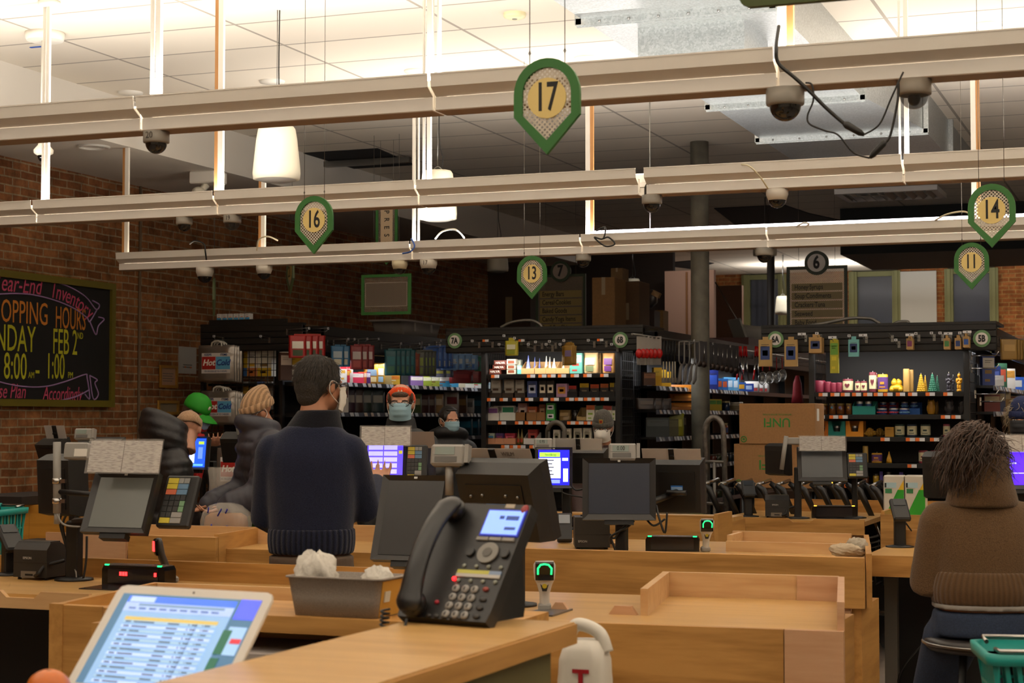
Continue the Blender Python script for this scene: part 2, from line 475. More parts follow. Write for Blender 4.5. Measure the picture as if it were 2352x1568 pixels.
# ---------------------------------------------------------------- hanging light rows
M_FIX = mat('#ded8cf', .5)
M_FIXSHADE = mat('#d0c8be', .55)  # darker copy of the sheet metal: shade of the down-facing facet as colour
M_FIXCH = mat('#e6e1da', .45)
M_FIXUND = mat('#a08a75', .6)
M_TUBE = mat('#fff0dc', .4, emit=6)
ROWS = [(0, [-7.15, (322, 230), (995, 190), (1785, 130), 4.2], 'nearest'), (1, [-7.15, (82, 470), (498, 450), (960, 425), (1481, 400), (2075, 365), 5.4], 'middle'),
        (2, [(271, 580), (946, 560), (1336, 545), (1763, 525), 5.6], 'farthest')]
for ri, sp, nm in ROWS:
    Y = ROW_Y[ri]
    xs = [p if isinstance(p, float) else at_y(p[0], p[1], Y-.06).x for p in sp]
    for k in range(len(xs)-1):
        x0, x1 = xs[k]+.006, xs[k+1]-.006
        if (ri, k) == (1, 3): x1 -= .03
        L = x1-x0; cx = (x0+x1)/2
        pos = 'its left end' if k == 0 else 'its right end' if k == len(xs)-2 else '%s from the left' % ORD[k]
        t = thing('light_fixture', 'grey sheet metal uplight trough in the %s hanging row, section at %s' % (nm, pos) if 'end' in pos else
                  'grey sheet metal uplight trough in the %s hanging row, section %s' % (nm, pos), 'light fixture', (cx, Y, ROWZ), 0, 'hanging uplight rows'); t.scale = (1, .89, .89)
        h = L/2
        b = MB(M_FIXCH)
        b.prism([(-.06, 0), (.06, 0), (.06, .05), (.054, .05), (.054, .006), (-.054, .006), (-.054, .05), (-.06, .05)], -h, h, 'x')
        b.build('channel', t)
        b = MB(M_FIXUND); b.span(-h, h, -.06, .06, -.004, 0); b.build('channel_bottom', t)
        for sg in (-1, 1):
            b = MB(); b.prism([(sg*.054, .052), (sg*.108, .084), (sg*.106, .087), (sg*.052, .055)], -h, h, 'x', M_FIXSHADE)
            b.prism([(sg*.108, .084), (sg*.113, .134), (sg*.109, .134), (sg*.104, .087)], -h, h, 'x', M_FIX)
            b.span(-h, h, sg*.111-.004, sg*.111+.004, .132, .138, M_FIX); b.build('reflector', t)
        for sy in (-.034, .034):
            b = MB(M_TUBE); b.cyl((-h+.04, sy, .085), (h-.04, sy, .085), .0125, n=10); b.build('fluorescent_tube', t)
            for sx in (-1, 1): b = MB(M_WHITE); b.box((sx*(h-.03), sy, .06), (.02, .03, .075)); b.build('lamp_holder', t)
# bare bright strip just behind the farthest row
y4 = ROW_Y[2]+.75
x0 = at_y(1366, 527, y4).x; z4 = at_y(1800, 517, y4).z
b = MB(mat('#fff4ff', .4, emit=9)); b.cyl((x0, y4, z4), (5.6, y4, z4), .014)
t = thing('strip_light', 'bare bright white strip light seen just above the farthest hanging row', 'light', (0, 0, 0))
b.build('fluorescent_tube', t)
b = MB(M_FIXCH); b.span(x0-.03, 5.6, y4-.05, y4+.05, z4-.06, z4-.016); b.build('channel', t)
for xx in (x0+.4, x0+3, x0+5.5): b = MB(M_STEEL); b.cyl((xx, y4+.03, z4-.05), (xx, y4+.03, CEIL), .005, n=6); b.build('hanging_rod', t)
# struts carrying the rows
M_STRUTW = mat('#efe9dd', .35); M_STRUTSHADE = mat('#c08a52', .5)  # tan copy of the white strut: its shaded side put into colour
STRUT = [(0, 365, 210, 'white'), (0, 989, 172, 'white'), (0, 1797, 95, 'tan'), (1, 108, 455, 'white'), (1, 507, 432, 'tan'), (1, 986, 405, 'white'), (1, 2083, 355, 'white'),
         (2, 291, 560, 'tan'), (2, 605, 550, 'tan'), (2, 951, 545, 'white'), (2, 1351, 535, 'tan'), (2, 2238, 500, 'tan')]
NR = ['nearest', 'middle', 'farthest']
for ri, px, py, kd in STRUT:
    X = at_y(px, py, ROW_Y[ri]).x; n_ = [q for q in STRUT if q[0] == ri]; i_ = n_.index((ri, px, py, kd))
    t = thing('suspension_strut', '%s vertical strut carrying the %s light row, %s from the left' % ('white metal' if kd == 'white' else 'white and shaded tan', NR[ri], ORD[i_]), 'strut', (X, ROW_Y[ri], ROWZ), 0, 'struts of the light rows')
    s_ = .030 if kd == 'tan' else .02
    b = MB(M_STRUTW); b.span(-s_/2, s_/2, -.01, .01, .007, CEIL-ROWZ-.03)
    b.build('upright', t)
    b = MB(M_STRUTSHADE if kd == 'tan' else M_STRUTW); sx = -1 if ri == 1 or px < 700 else 1
    b.box((sx*(s_/2+(.012 if kd == 'tan' else .022)), .004, (CEIL-ROWZ)/2+.01), (.022 if kd == 'tan' else .008, .02, CEIL-ROWZ-.08)); b.build('side_channel', t)
    b = MB(M_WHITE); b.lathe([(.05, CEIL-ROWZ-.03), (.062, CEIL-ROWZ-.02), (.062, CEIL-ROWZ-.002)], n=18); b.build('ceiling_canopy', t)
# ---------------------------------------------------------------- cameras
M_DOME = mat('#0b0a0c', .06, spec=.8)
M_DOMEG = mat('#3a3634', .04, alpha=.55)
M_CAMW = mat('#cfc8bc', .4); M_CAMG = mat('#8d867c', .42)
DOME = [(0, 366, 280, .112, 'grey', '20', 'grey dome camera under the nearest light row at the left'),
        (0, 1806, 185, .142, 'grey', '', 'large grey dome camera hanging under the nearest light row beside the loose cables'),
        (0, 2101, 155, .125, 'tan', '', 'grey dome camera at the right under the nearest light row, right of the loose cables'),
        (1, 428, 487, .10, 'grey', '', 'small dark camera under the middle light row, left of the numbered dome'),
        (1, 538, 476, .108, 'grey', '19', 'dome camera marked 19 under the middle light row'),
        (1, 1500, 442, .112, 'grey', '', 'dome camera under the gap of the middle light row'),
        (1, 1787, 430, .118, 'white', '', 'white dome camera with a cream cable under the middle light row'),
        (2, 474, 594, .145, 'white', '', 'white dome camera marked in ink near the left end of the farthest light row'),
        (2, 610, 588, .13, 'white', '', 'white dome camera under the farthest row with a cable looped over it'),
        (2, 921, 580, .125, 'cream', '', 'cream dome camera left of the joint of the farthest light row'),
        (2, 987, 578, .135, 'white', '17', 'white dome camera marked 17 right of the joint of the farthest light row'),
        (2, 1342, 569, .115, 'grey', '', 'dark dome camera under the farthest light row above sign 7'),
        (2, 1757, 556, .125, 'grey', '', 'dark dome camera in front of a hanging speaker under the farthest light row')]
for ri, px, py, dm, kd, num, lab in DOME:
    X = at_y(px, py, ROW_Y[ri]).x; r = dm*.445
    t = thing('dome_camera', lab, 'security camera', (X, ROW_Y[ri]-.02, ROWZ-.004), 0, 'dome cameras under the light rows')
    hm = {'grey': M_CAMG, 'white': M_CAMW, 'cream': mat('#d8ccae', .45), 'tan': mat('#857a6c', .4)}[kd]
    b = MB(hm); b.lathe([(r, 0), (r, -r*.75), (r*.97, -r*.85), (r*.84, -r*.9)][::-1] if kd != 'cream' and kd != 'white' else [(r*.82, -r*1.0), (r*.95, -r*.6), (r, -r*.5), (r, 0)], n=28)
    b.build('housing', t)
    b = MB(M_DOME if px not in (538, 2101, 921) else M_DOMEG)
    R = r*.82; z0 = -r*.88
    b.lathe([(max(R*cos(a), 1e-4), z0-R*sin(a)) for a in [i*pi/2/8 for i in range(9)]][::-1], n=24, cap=False); b.build('dome', t)
    b = MB(M_BLACK); b.ell((0, 0, z0-R*.25), (R*.45, R*.45, R*.5), n=12, k=8); b.build('lens_module', t)
    if num:
        b = MB(mat('#4a443e', .7)); b.text(num, (0, -r-.001, -r*.4), r*.7, sx=.9); b.build('ink_number', t)
# cable bundle hanging at the right cameras
M_CABW = mat('#cbbf9f', .5); M_CABB = mat('#15120f', .5)
def cable(pts, r, m, lab, k=8, name='cable', plugs=()):
    b = MB(m); b.tube(spline(pts, k), r, n=8)
    o = solo(b, name, lab, 'cable')
    for (p, q, rr) in plugs:
        c = MB(M_CABB); c.tube([p, V(p).lerp(V(q), .15), V(p).lerp(V(q), .8), q], rr, rs=[rr*.6, rr, rr*.9, rr*.4]); c.build('plug', o)
    return o
dY = ROW_Y[0]-.16
def ry(px, py, y=dY): return at_y(px, py, y)
cable([at_y(1789, 60, ROW_Y[0]-.08), ry(1783, 110), ry(1788, 145), ry(1825, 178), ry(1858, 208), ry(1900, 250), ry(1945, 288), ry(1984, 309)], .006, M_CABB,
      'thick dark cable end dangling below the large grey dome camera', plugs=[(ry(1938, 283), ry(1985, 310), .012)])
cable([ry(1985, 309), ry(2020, 285), ry(2045, 230), ry(2063, 190), ry(2075, 165)], .003, M_CABB, 'thin dark wire looping up from the thick cable end to the right dome')
cable([ry(2063, 190), ry(2062, 230), ry(2045, 310), ry(2030, 330)], .004, M_CABB, 'dark wire hanging straight down from the right dome camera', plugs=[(ry(2034, 324), ry(1998, 363), .011)])
cable([ry(1998, 363), ry(1960, 350), ry(1925, 310), ry(1895, 300), ry(1860, 285), ry(1855, 265), ry(1868, 230), ry(1865, 195), ry(1850, 190)], .003, M_CABB, 'thin wire sagging from the large dome camera to the lower plug')
c2 = ROW_Y[1]-.15
cable([at_y(1702, 377, c2+.06), at_y(1722, 382, c2-.02), at_y(1745, 405, c2), at_y(1764, 433, c2+.07)], .004, M_CABW, 'cream cable running over the middle light row to the white dome camera')
c3 = ROW_Y[2]-.15
for pts, mm, lab in [([(1000, 548, .1), (1015, 532, .05), (1042, 526, 0), (1058, 536, .05), (1066, 546, .1)], M_WHITE, 'white cable arching over the farthest light row right of its joint'),
                ([(436, 560, .05), (448, 553, .0), (468, 560, -.02), (472, 580, -.03), (474, 596, .03)], M_CABB, 'dark cable dropping over the farthest row to the ink marked camera'),
                ([(590, 575, .02), (595, 550, .0), (615, 543, .0), (638, 552, .08)], M_CABW, 'cream cable looping over the farthest light row near its left end'),
                ([(945, 548, .02), (952, 565, 0), (942, 578, 0), (925, 582, .05)], mat('#2c56a8', .5), 'blue data cable curling under the joint of the farthest light row'),
                ([(1370, 530, .0), (1390, 522, -.02), (1385, 548, -.03), (1365, 545, -.03), (1390, 565, -.03), (1412, 560, -.03), (1398, 545, -.03), (1386, 548, -.03)], M_CABB, 'tangle of thin black wire hooked on the farthest light row'),
                ([(1830, 520, .05), (1845, 512, 0), (1858, 514, 0), (1850, 520, .05)], M_WHITE, 'small white cable loop on top of the farthest row near its middle'),
                ([(2148, 506, .05), (2175, 492, 0), (2215, 486, 0), (2240, 500, .05)], M_CABW, 'pale cable arching over the farthest row left of sign 14')]:
    cable([at_y(a, c, c3+dy) for a, c, dy in pts], .0055, mm, lab)
# ---------------------------------------------------------------- hanging speakers
M_SPK = mat('#ded6bf', .5)
SPK = [(635, 290, 418, 10.0, .138, 'large cream pendant speaker hanging at the left between the light rows'),
       (1005, 392, 508, 12.3, .138, 'cream pendant speaker half hidden by the middle light row'),
       (1143, 540, 626, 19, .12, 'cream pendant speaker hanging left of sign 13 in the dim rear'),
       (1453, 640, 694, 22.5, .118, 'white pendant speaker hanging over the stacked cartons'),
       (1757, 500, 590, 18.5, .13, 'cream pendant speaker behind the dark dome camera'),
       (1798, 680, 723, 25, .115, 'white pendant speaker hanging left of aisle sign 6')]
for px, y0, y1, d, r, lab in SPK:
    bot = at_d(px, y1, d); top = at_d(px, y0, d); H = top.z-bot.z; 
    if H > .36 or px == 1757: H = .33
    t = thing('pendant_speaker', lab, 'speaker', tuple(bot), 0, 'pendant speakers')
    b = MB(M_SPK); b.lathe([(r*.86, .012), (r*.97, .015), (r, .05), (r*.98, H*.25), (r*.86, H*.75), (r*.78, H*.95), (r*.7, H), (.01, H)], n=16 if px == 635 else 14, smooth=True); b.build('body', t)
    b = MB(mat('#b5b0a6', .5)); b.lathe([(.001, .0), (r*.6, .002), (r*.88, .014)], n=20, cap=False); b.build('grille', t)
    b = MB(M_STEEL); b.tube(arc((0, 0, H), .03, 0, pi, 8), .004, n=6)
    b.cyl((0, 0, H+.03), (.0, 0, CEIL-bot.z), .003, n=6); b.build('hanger', t)
    b = MB(M_CABB); b.tube(spline([(.02, .01, H), (.035, .01, H+.08), (.008, .008, H+.25), (.01, .008, CEIL-bot.z)], 5), .004, n=6); b.build('cord', t)
# ---------------------------------------------------------------- signs
def perf_mat(c, pitch=.0085, r=.34, rough=.45):
    m, n, l, b = new_mat('perforated')
    b.inputs['Base Color'].default_value = (*lin(c), 1); b.inputs['Roughness'].default_value = rough; b.inputs['Metallic'].default_value = .3
    tc = n.new('ShaderNodeTexCoord'); mp = n.new('ShaderNodeMapping'); mp.inputs['Rotation'].default_value = (0, pi/4, 0); mp.inputs['Location'].default_value = (.3, .5*pitch, .2)
    vo = n.new('ShaderNodeTexVoronoi'); vo.inputs['Scale'].default_value = 1/pitch; vo.inputs['Randomness'].default_value = 0; vo.voronoi_dimensions = '2D'
    sp = n.new('ShaderNodeSeparateXYZ'); cb = n.new('ShaderNodeCombineXYZ')
    l.new(tc.outputs['Object'], mp.inputs[0]); l.new(mp.outputs[0], sp.inputs[0]); l.new(sp.outputs['X'], cb.inputs[0]); l.new(sp.outputs['Z'], cb.inputs[1]); l.new(cb.outputs[0], vo.inputs['Vector'])
    gt = n.new('ShaderNodeMath'); gt.operation = 'GREATER_THAN'; gt.inputs[1].default_value = r
    l.new(vo.outputs['Distance'], gt.inputs[0]); l.new(gt.outputs[0], b.inputs['Alpha'])
    return m
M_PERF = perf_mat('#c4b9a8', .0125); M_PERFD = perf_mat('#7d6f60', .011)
def tear(wd, ht, s=1.0, n=16):
    """pin outline hanging from z=0: round shoulders, straight sides, point at -ht"""
    R = wd/2; zs = -ht*.60
    pts = [(R*cos(a)*s, -R*1.02+R*1.02*sin(a)*s) for a in [pi*i/n for i in range(n+1)]]
    cz = -R*1.02
    pts += [(-R*s, cz+(zs-cz)*(1 if s == 1 else .94)), (0, -ht if s == 1 else -ht+(1-s)*R*1.55), (R*s, cz+(zs-cz)*(1 if s == 1 else .94))]
    return pts
def ring_prism(b, outer, inner, y0, y1, m):
    n = len(outer)
    vs = [(x, y, z) for y in (y0, y1) for lst in (outer, inner) for x, z in lst]
    fs = []
    for i in range(n):
        j = (i+1) % n
        fs += [(i, j, n+j, n+i), (2*n+i, 3*n+i, 3*n+j, 2*n+j), (i, 2*n+i, 2*n+j, j), (n+i, n+j, 3*n+j, 3*n+i)]
    b.add(vs, fs, m)
def wires(t, xs, L, m, r=.0016):
    for x in xs:
        b = MB(m); b.cyl((x, 0, -.02), (x, 0, L), r, n=5); b.tube([(x, 0, .012), (x+.004, 0, .02), (x, 0, .032), (x-.004, 0, .02)], .0015, n=5, closed=True); b.build('hanging_wire', t)
M_WIRE = mat('#6d655b', .4, .6)
PINS = [('17', 1257, 134, 5.13, 0, 'green pin shaped hanging sign with yellow disc reading 17'), ('16', 722, 450, 8.54, 0, 'green pin shaped hanging sign reading 16 below the middle light row'),
        ('14', 2277, 422, 7.74, 0, 'green pin shaped hanging sign reading 14 at the right edge'), ('13', 1222, 587, 11.4, 0, 'green pin shaped hanging sign reading 13 below the farthest light row'),
        ('11', 2231, 557, 10.5, 0, 'green pin shaped hanging sign reading 11 below the 14 sign'), ('21', 667, 590, 15.2, radians(-48), 'narrow turned pin sign reading 21 hanging in the dim rear'),
        ('4', 492, 638, 14.8, radians(-62), 'pin shaped sign seen nearly edge on before the brick wall')]
for num, px, py, d, rz, lab in PINS:
    p = at_d(px, py, d); g = M_GREEN if rz == 0 else mat('#5f6b45', .5)
    t = thing('lane_sign', lab, 'sign', tuple(p), rz, 'pin shaped lane number signs')
    q_ = .885 if rz == 0 else 1; W, H = .232, .322
    b = MB(g); ring_prism(b, tear(W, H), [(x, z-.0) for x, z in tear(W, H, .74)], -.009, .009, g); b.build('frame', t)
    b = MB(M_PERF); b.prism(tear(W, H, .76), -.0015, .0015, 'y'); b.build('perforated_panel', t)
    t.scale = (q_,)*3; cz = -H*.415
    b = MB(M_YEL); b.lathe([(.068, -.006), (.068, -.002)], (0, 0, cz), 30, ax='y'); b.build('number_disc', t)
    b = MB(M_INK); b.text(num, (-.002, -.0065, cz), .135, sx=.62, bold=.002); b.build('number', t)
    wires(t, (-.062, .062) if rz == 0 else (-.05, .05), (CEIL-p.z)/q_, M_WIRE)
# EXPRESS sign, its top behind the middle row
p = at_d(888, 608, 14.7); H = .66
t = thing('express_sign', 'tall narrow green pointed sign with vertical lettering PRESS on cream', 'sign', (p.x, p.y, p.z+H), 0)
W = .2
out = [(-W/2, 0), (W/2, 0), (W/2, -H+.105), (0, -H), (-W/2, -H+.105)]; inn = [(-W/2+.022, -.02), (W/2-.022, -.02), (W/2-.022, -H+.115), (0, -H+.028), (-W/2+.022, -H+.115)]
b = MB(M_GREEN); ring_prism(b, out, inn, -.008, .008, M_GREEN); b.build('frame', t)
b = MB(M_PERFD); b.prism(inn, -.001, .001, 'y'); b.build('perforated_panel', t)
b = MB(mat('#c9b08e', .6)); b.prism([(-.055, -.022), (.055, -.022), (.055, -H+.13), (0, -H+.06), (-.055, -H+.13)], -.004, -.0015, 'y'); b.build('letter_panel', t)
b = MB(M_INK)
zP = at_d(888, 486, 14.7).z-(p.z+H)
for i, ch in enumerate('EXPRESS'):
    b.text(ch, (.0, -.0045, zP+(2-i)*.066), .066, rot=(pi/2, pi/2, 0), sx=.85, bold=.001)
b.build('lettering', t)
wires(t, (-.06, .06), CEIL-p.z-H, M_WIRE)
# blank green framed panel below it
a = at_d(826, 630, 14.4); c = at_d(947, 722, 14.4)
W = (c.x-a.x)/cos(0)*1.0; W = .45; H = .335
p = at_d(887, 676, 14.4)
t = thing('blank_sign', 'blank green framed perforated sign hanging in the dim rear', 'sign', tuple(p), 0)
o_ = [(-W/2, H/2), (W/2, H/2), (W/2, -H/2), (-W/2, -H/2)]; i_ = [(-W/2+.026, H/2-.024), (W/2-.026, H/2-.024), (W/2-.026, -H/2+.024), (-W/2+.026, -H/2+.024)]
b = MB(M_GREEN); ring_prism(b, o_, i_, -.008, .008, M_GREEN); b.build('frame', t)
b = MB(M_PERFD); b.span(-W/2+.02, W/2-.02, -.001, .001, -H/2+.02, H/2-.02); b.build('perforated_panel', t)
b = MB(mat('#8f8478', .6)); b.span(-.19, .19, .012, .016, -.1, .1); b.build('paper_backing', t)
b = MB(mat('#b8ab9c', .5))
for x0, x1, z0, z1 in ((-.19, .19, .096, .1), (-.19, .19, -.1, -.096), (-.19, -.186, -.1, .1), (.186, .19, -.1, .1)): b.span(x0, x1, -.003, -.001, z0, z1)
b.build('border_line', t)
for x in (-.115, .115):
    b = MB(M_WIRE); b.cyl((x, 0, H/2-.01), (x, 0, CEIL-p.z), .0016, n=5); b.build('hanging_wire', t)
# aisle directory signs
M_DKG = mat('#25301f', .5); M_BRASS = mat('#8f7a45', .5)
def aisle_sign(num, px, py, d, W, H, rows, lab, cbar, cdisc, cfr):
    p = at_d(px, py, d)
    t = thing('aisle_sign', lab, 'sign', tuple(p), 0, 'aisle directory signs')
    o_ = [(-W/2, 0), (W/2, 0), (W/2, -H), (-W/2, -H)]; q = .05*W
    i_ = [(-W/2+q, -q), (W/2-q, -q), (W/2-q, -H+q), (-W/2+q, -H+q)]
    b = MB(cfr); ring_prism(b, o_, i_, -.012, .012, cfr)
    cz = .03; R = .2*W
    b.lathe([(R, -.016), (R, .016)], (0, 0, cz), 32, ax='y', m=cfr); b.build('frame', t)
    b = MB(M_PERFD if num == '7' else M_PERF); b.span(-W/2+q*.8, W/2-q*.8, -.001, .001, -H+q*.8, -q*.8); b.build('perforated_panel', t)
    b = MB(cdisc); b.lathe([(R*.74, -.02), (R*.74, -.0165)], (0, 0, cz), 32, ax='y'); b.build('number_disc', t)
    b = MB(M_INK); b.text(num, (0, -.0212, cz), R*1.45, sx=.75, bold=R*.05); b.build('number', t)
    y0 = -.26*H; st = (H*.70)/len(rows)
    for i, s_ in enumerate(rows):
        zz = y0-st*(i+.5)
        b = MB(cbar); b.span(-W*.42, W*.42, -.006, -.0015, zz-st*.42, zz+st*.42); pl = b.build('name_strip', t)
        b = MB(M_INK); b.text(s_, (-W*.37, -.0068, zz), st*.8, sx=.72, align='LEFT', bold=.0008, ext=.0004); b.build('lettering', pl)
    for x in (-.3*W, .3*W):
        b = MB(M_WIRE); b.cyl((x, 0, -.01), (x, 0, CEIL-p.z), .0018, n=5); b.build('hanging_wire', t)
aisle_sign('6', 1876, 611, 16.5, .575, .60, ['Honey·Syrups', 'Soup·Condiments', 'Crackers·Tuna', 'Seaweed', 'Baby Food'], 'dark framed aisle sign headed 6 listing honey, soup and crackers', mat('#7b6c45', .5), mat('#c9c4be', .6), M_DKG)
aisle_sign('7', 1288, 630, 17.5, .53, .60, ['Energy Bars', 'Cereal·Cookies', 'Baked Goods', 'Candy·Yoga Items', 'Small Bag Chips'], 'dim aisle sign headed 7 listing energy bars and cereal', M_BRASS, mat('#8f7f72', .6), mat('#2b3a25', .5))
# rounded green board cut off by the top edge
p = at_d(1890, 6, 4.6)
b = MB(mat('#3d4a12', .5)); W = .55; b.prism([(-W/2+.03, 0), (W/2, 0), (W/2, .3), (-W/2, .3), (-W/2, .03), (-W/2+.01, .01)], -.012, .012, 'y')
p = at_d(1697, 20, 4.6)
o = thing('green_sign', 'dark green rounded sign board cut off by the top edge of the photo', 'sign', (p.x+W/2, p.y, p.z), 0)
b.build('board', o)
for x in (-.18, .18):
    b = MB(M_WIRE); b.cyl((x, 0, .28), (x, 0, CEIL-p.z), .0016, n=5); b.build('hanging_wire', o)
# ---------------------------------------------------------------- things on the ceiling
def on_ceil(px, py): return at_z(px, py, CEIL)
t = thing('smoke_detector', 'round cream smoke detector on the bright ceiling tiles', 'smoke detector', tuple(on_ceil(1182, 30)))
b = MB(mat('#e3d9ae', .5)); b.lathe([(.001, -.035), (.04, -.035), (.062, -.026), (.066, -.016), (.066, 0)], n=28, cap=False); b.build('body', t)
b = MB(mat('#8a8478', .5)); b.lathe([(.001, -.038), (.014, -.038), (.016, -.034)], n=14, cap=False); b.build('sensor', t)
for px, py, lab in ((625, 186, 'flat white disc on the ceiling behind the large pendant speaker'), (958, 162, 'flat white disc on the ceiling left of the middle strut'), (1350, 132, 'flat white disc on the ceiling right of sign 17'), (2270, 55, 'flat white disc on the ceiling at the right above the nearest row'), (300, 212, 'flat white disc on the ceiling above the joint at the left')):
    b = MB(M_WHITE); b.lathe([(.001, -.016), (.085, -.014), (.09, 0)], n=24, cap=False)
    solo(b, 'ceiling_disc', lab, 'ceiling cover', tuple(on_ceil(px, py)), group='ceiling discs')
# camera on a drop pipe at the left
p = at_d(100, 352, 10.6)
t = thing('pendant_camera', 'white camera on a long ceiling pipe in front of the brick wall', 'security camera', (p.x, p.y, p.z))
b = MB(M_WHITE); b.cyl((0, 0, .05), (0, 0, CEIL-p.z), .021, n=12); b.lathe([(.11, CEIL-p.z-.05), (.12, CEIL-p.z-.03), (.12, CEIL-p.z)], n=20); b.build('pipe', t)
b = MB(M_CREAM); b.lathe([(.035, -.015), (.058, .0), (.06, .02), (.034, .05), (.03, .09)], n=20); b.build('housing', t)
b = MB(M_DOME); b.ell((0, 0, -.018), (.036, .036, .036)); b.build('dome', t)
# round downlight in the soffit and the white box lamp further on
p = at_z(215, 336, 3.53)
t = thing('recessed_light', 'round recessed downlight in the white soffit at the left', 'ceiling light', (p.x, p.y, 3.53))
b = MB(mat('#cfc9be', .4)); b.tube([(.11*cos(a), .11*sin(a), -.004) for a in [2*pi*i/28 for i in range(28)]], .012, n=6, closed=True); b.build('trim_ring', t)
b = MB(mat('#e9e4dc', .15, .4)); b.lathe([(.001, -.002), (.105, -.003)], n=24, cap=False); b.build('lens', t)
p = at_z(478, 395, 3.53)
t = thing('mounted_camera', 'white box camera mounted under the soffit behind the tan strut', 'security camera', (p.x, p.y, 3.53))
b = MB(M_WHITE); b.box((0, 0, -.05), (.24, .2, .1), bev=.01); b.build('junction_box', t)
b = MB(M_CREAM); b.tube([(-.01, 0, -.1), (-.04, -.02, -.14), (-.05, -.05, -.17)], .03, n=10); b.ell((-.05, -.06, -.17), (.05, .07, .045)); b.build('housing', t)
# flat dark panels standing in for the shade where tiles are missing
M_VOIDSHADE = mat('#100d0b', .95)
def ceil_poly(pts, name, m=M_VOIDSHADE, z=CEIL-.004, th=.01):
    q = [at_z(a, c, z) for a, c in pts]
    b = MB(m); b.prism([(v.x, v.y) for v in q], z-th/2, z+th/2, 'z'); return struct(b, name)
ceil_poly([(690, 352), (868, 341), (952, 378), (790, 388)], 'trim_2')
b = MB(M_STEEL); q = at_z(780, 376, CEIL-.05); b.box((q.x+.2, q.y, q.z), (1.0, .06, .05)); 
tag(solo(b, 'ceiling_channel', 'bare metal channel crossing the dark gap of missing ceiling tiles', 'metal channel'))
ceil_poly([(1640, 478), (1800, 470), (1860, 490), (1960, 512), (1700, 525)], 'trim_3', mat('#2b2726', .95))
ceil_poly([(1500, 606), (1590, 598), (1640, 604), (1592, 618)], 'trim_4')
# dark green beam over the rear right
y_b = 19.5; q = at_y(1930, 560, y_b)
b = MB(mat('#141b1a', .7)); b.span(q.x, 8.4, y_b, y_b+2.2, at_y(2100, 579, y_b).z, CEIL); struct(b, 'trim_5')
# blue tape tab
q = on_ceil(85, 107)
b = MB(mat('#2f57b0', .6)); b.box((q.x, q.y, CEIL-.003), (.1, .02, .004)); solo(b, 'tape_tab', 'short strip of blue tape on the ceiling grid at the upper left', 'tape')
# ---------------------------------------------------------------- galvanised duct
def galv():
    m, n, l, b = new_mat('galvanised')
    tc = n.new('ShaderNodeTexCoord'); vo = n.new('ShaderNodeTexVoronoi'); vo.inputs['Scale'].default_value = 110
    l.new(tc.outputs['Object'], vo.inputs['Vector'])
    cr = n.new('ShaderNodeValToRGB'); cr.color_ramp.elements[0].color = (*lin('#a3a7a6'), 1); cr.color_ramp.elements[1].color = (*lin('#bcc0bf'), 1)
    sp = n.new('ShaderNodeSeparateXYZ'); l.new(vo.outputs['Color'], sp.inputs[0]); l.new(sp.outputs[0], cr.inputs[0])
    l.new(cr.outputs[0], b.inputs['Base Color']); b.inputs['Metallic'].default_value = .75; b.inputs['Roughness'].default_value = .38
    return m
M_GALV = galv(); DZ = 3.58
xl = at_z(1338, 45, DZ).x; y0_ = at_z(1338, 45, DZ).y
y1_ = at_z(1663, 240, DZ).y; y2_ = at_z(1748, 318, DZ).y; xr = xl+.98; xr2 = xl+1.18
y3_ = at_z(1835, 363, DZ).y+.4
t = thing('air_duct', 'large galvanised rectangular air duct under the ceiling at the right', 'duct', (xl, y0_, DZ))
L1, L2, L3 = y1_-y0_, y2_-y0_, y3_-y0_; HT = CEIL-DZ
b = MB(M_GALV)
b.span(0, .98, -1.8, 0, 0, HT); b.span(0, .98, .0, L1, 0, HT)
b.prism([(0, L1), (.98, L1), (1.18, L2), (0, L2)], 0, HT, 'z'); b.span(0, 1.18, L2, L3+1.6, 0.0, HT)
b.build('duct_body', t)
for yy, ww in ((0, .98), (L1, .98), (L2, 1.18), (L3, 1.18)):
    b = MB(M_GALV); b.span(-.03, ww+.03, yy-.025, yy+.025, -.035, 0); b.span(ww, ww+.035, yy-.025, yy+.025, -.03, HT); b.span(-.035, 0, yy-.025, yy+.025, -.03, HT)
    b.span(-.03, ww+.03, yy-.003, yy+.003, -.042, -.03); b.build('flange', t)
q = at_z(1465, 64, DZ)
b = MB(M_GALV); b.span(q.x-xl, q.x-xl+.57, q.y-y0_, q.y-y0_+.55, -.24, 0); b.build('branch_takeoff', t)
for yy, ww in ((0, .98), (L1, .98), (L2, 1.18)):
    for k in range(6): b = MB(M_STEEL); b.ell((.1+(ww-.2)*k/5, yy-.028, -.02), .008, n=8, k=5); b.build('bolt', t)
# louvred diffuser
q = at_d(2042, 445, 15.6)
t = thing('air_diffuser', 'square louvred air diffuser hanging at the right below the duct', 'air vent', tuple(q))
b = MB(M_GALV); b.span(-.33, .33, -.1, .3, .03, .2); b.build('neck', t)
b = MB(mat('#b7b2ab', .5)); 
b.prism([(-.45, -.22), (.45, -.22), (.45, -.16), (-.45, -.16)], -.01, .035, 'z'); b.prism([(-.45, .38), (.45, .38), (.45, .44), (-.45, .44)], -.01, .035, 'z'); b.span(-.45, -.39, -.17, .39, -.01, .035); b.span(.39, .45, -.17, .39, -.01, .035)
b.build('frame', t)
for k in range(9): b = MB(mat('#6f6a63', .5)); b.box((-.36+.09*k, .11, .0), (.05, .54, .004), rot=(0, radians(40 if k < 4 else -40), 0)); b.build('louvre', t)
for sx in (-.3, .3): b = MB(M_STEEL); b.cyl((sx, .1, .19), (sx, .1, CEIL-q.z), .004, n=6); b.build('hanging_rod', t)
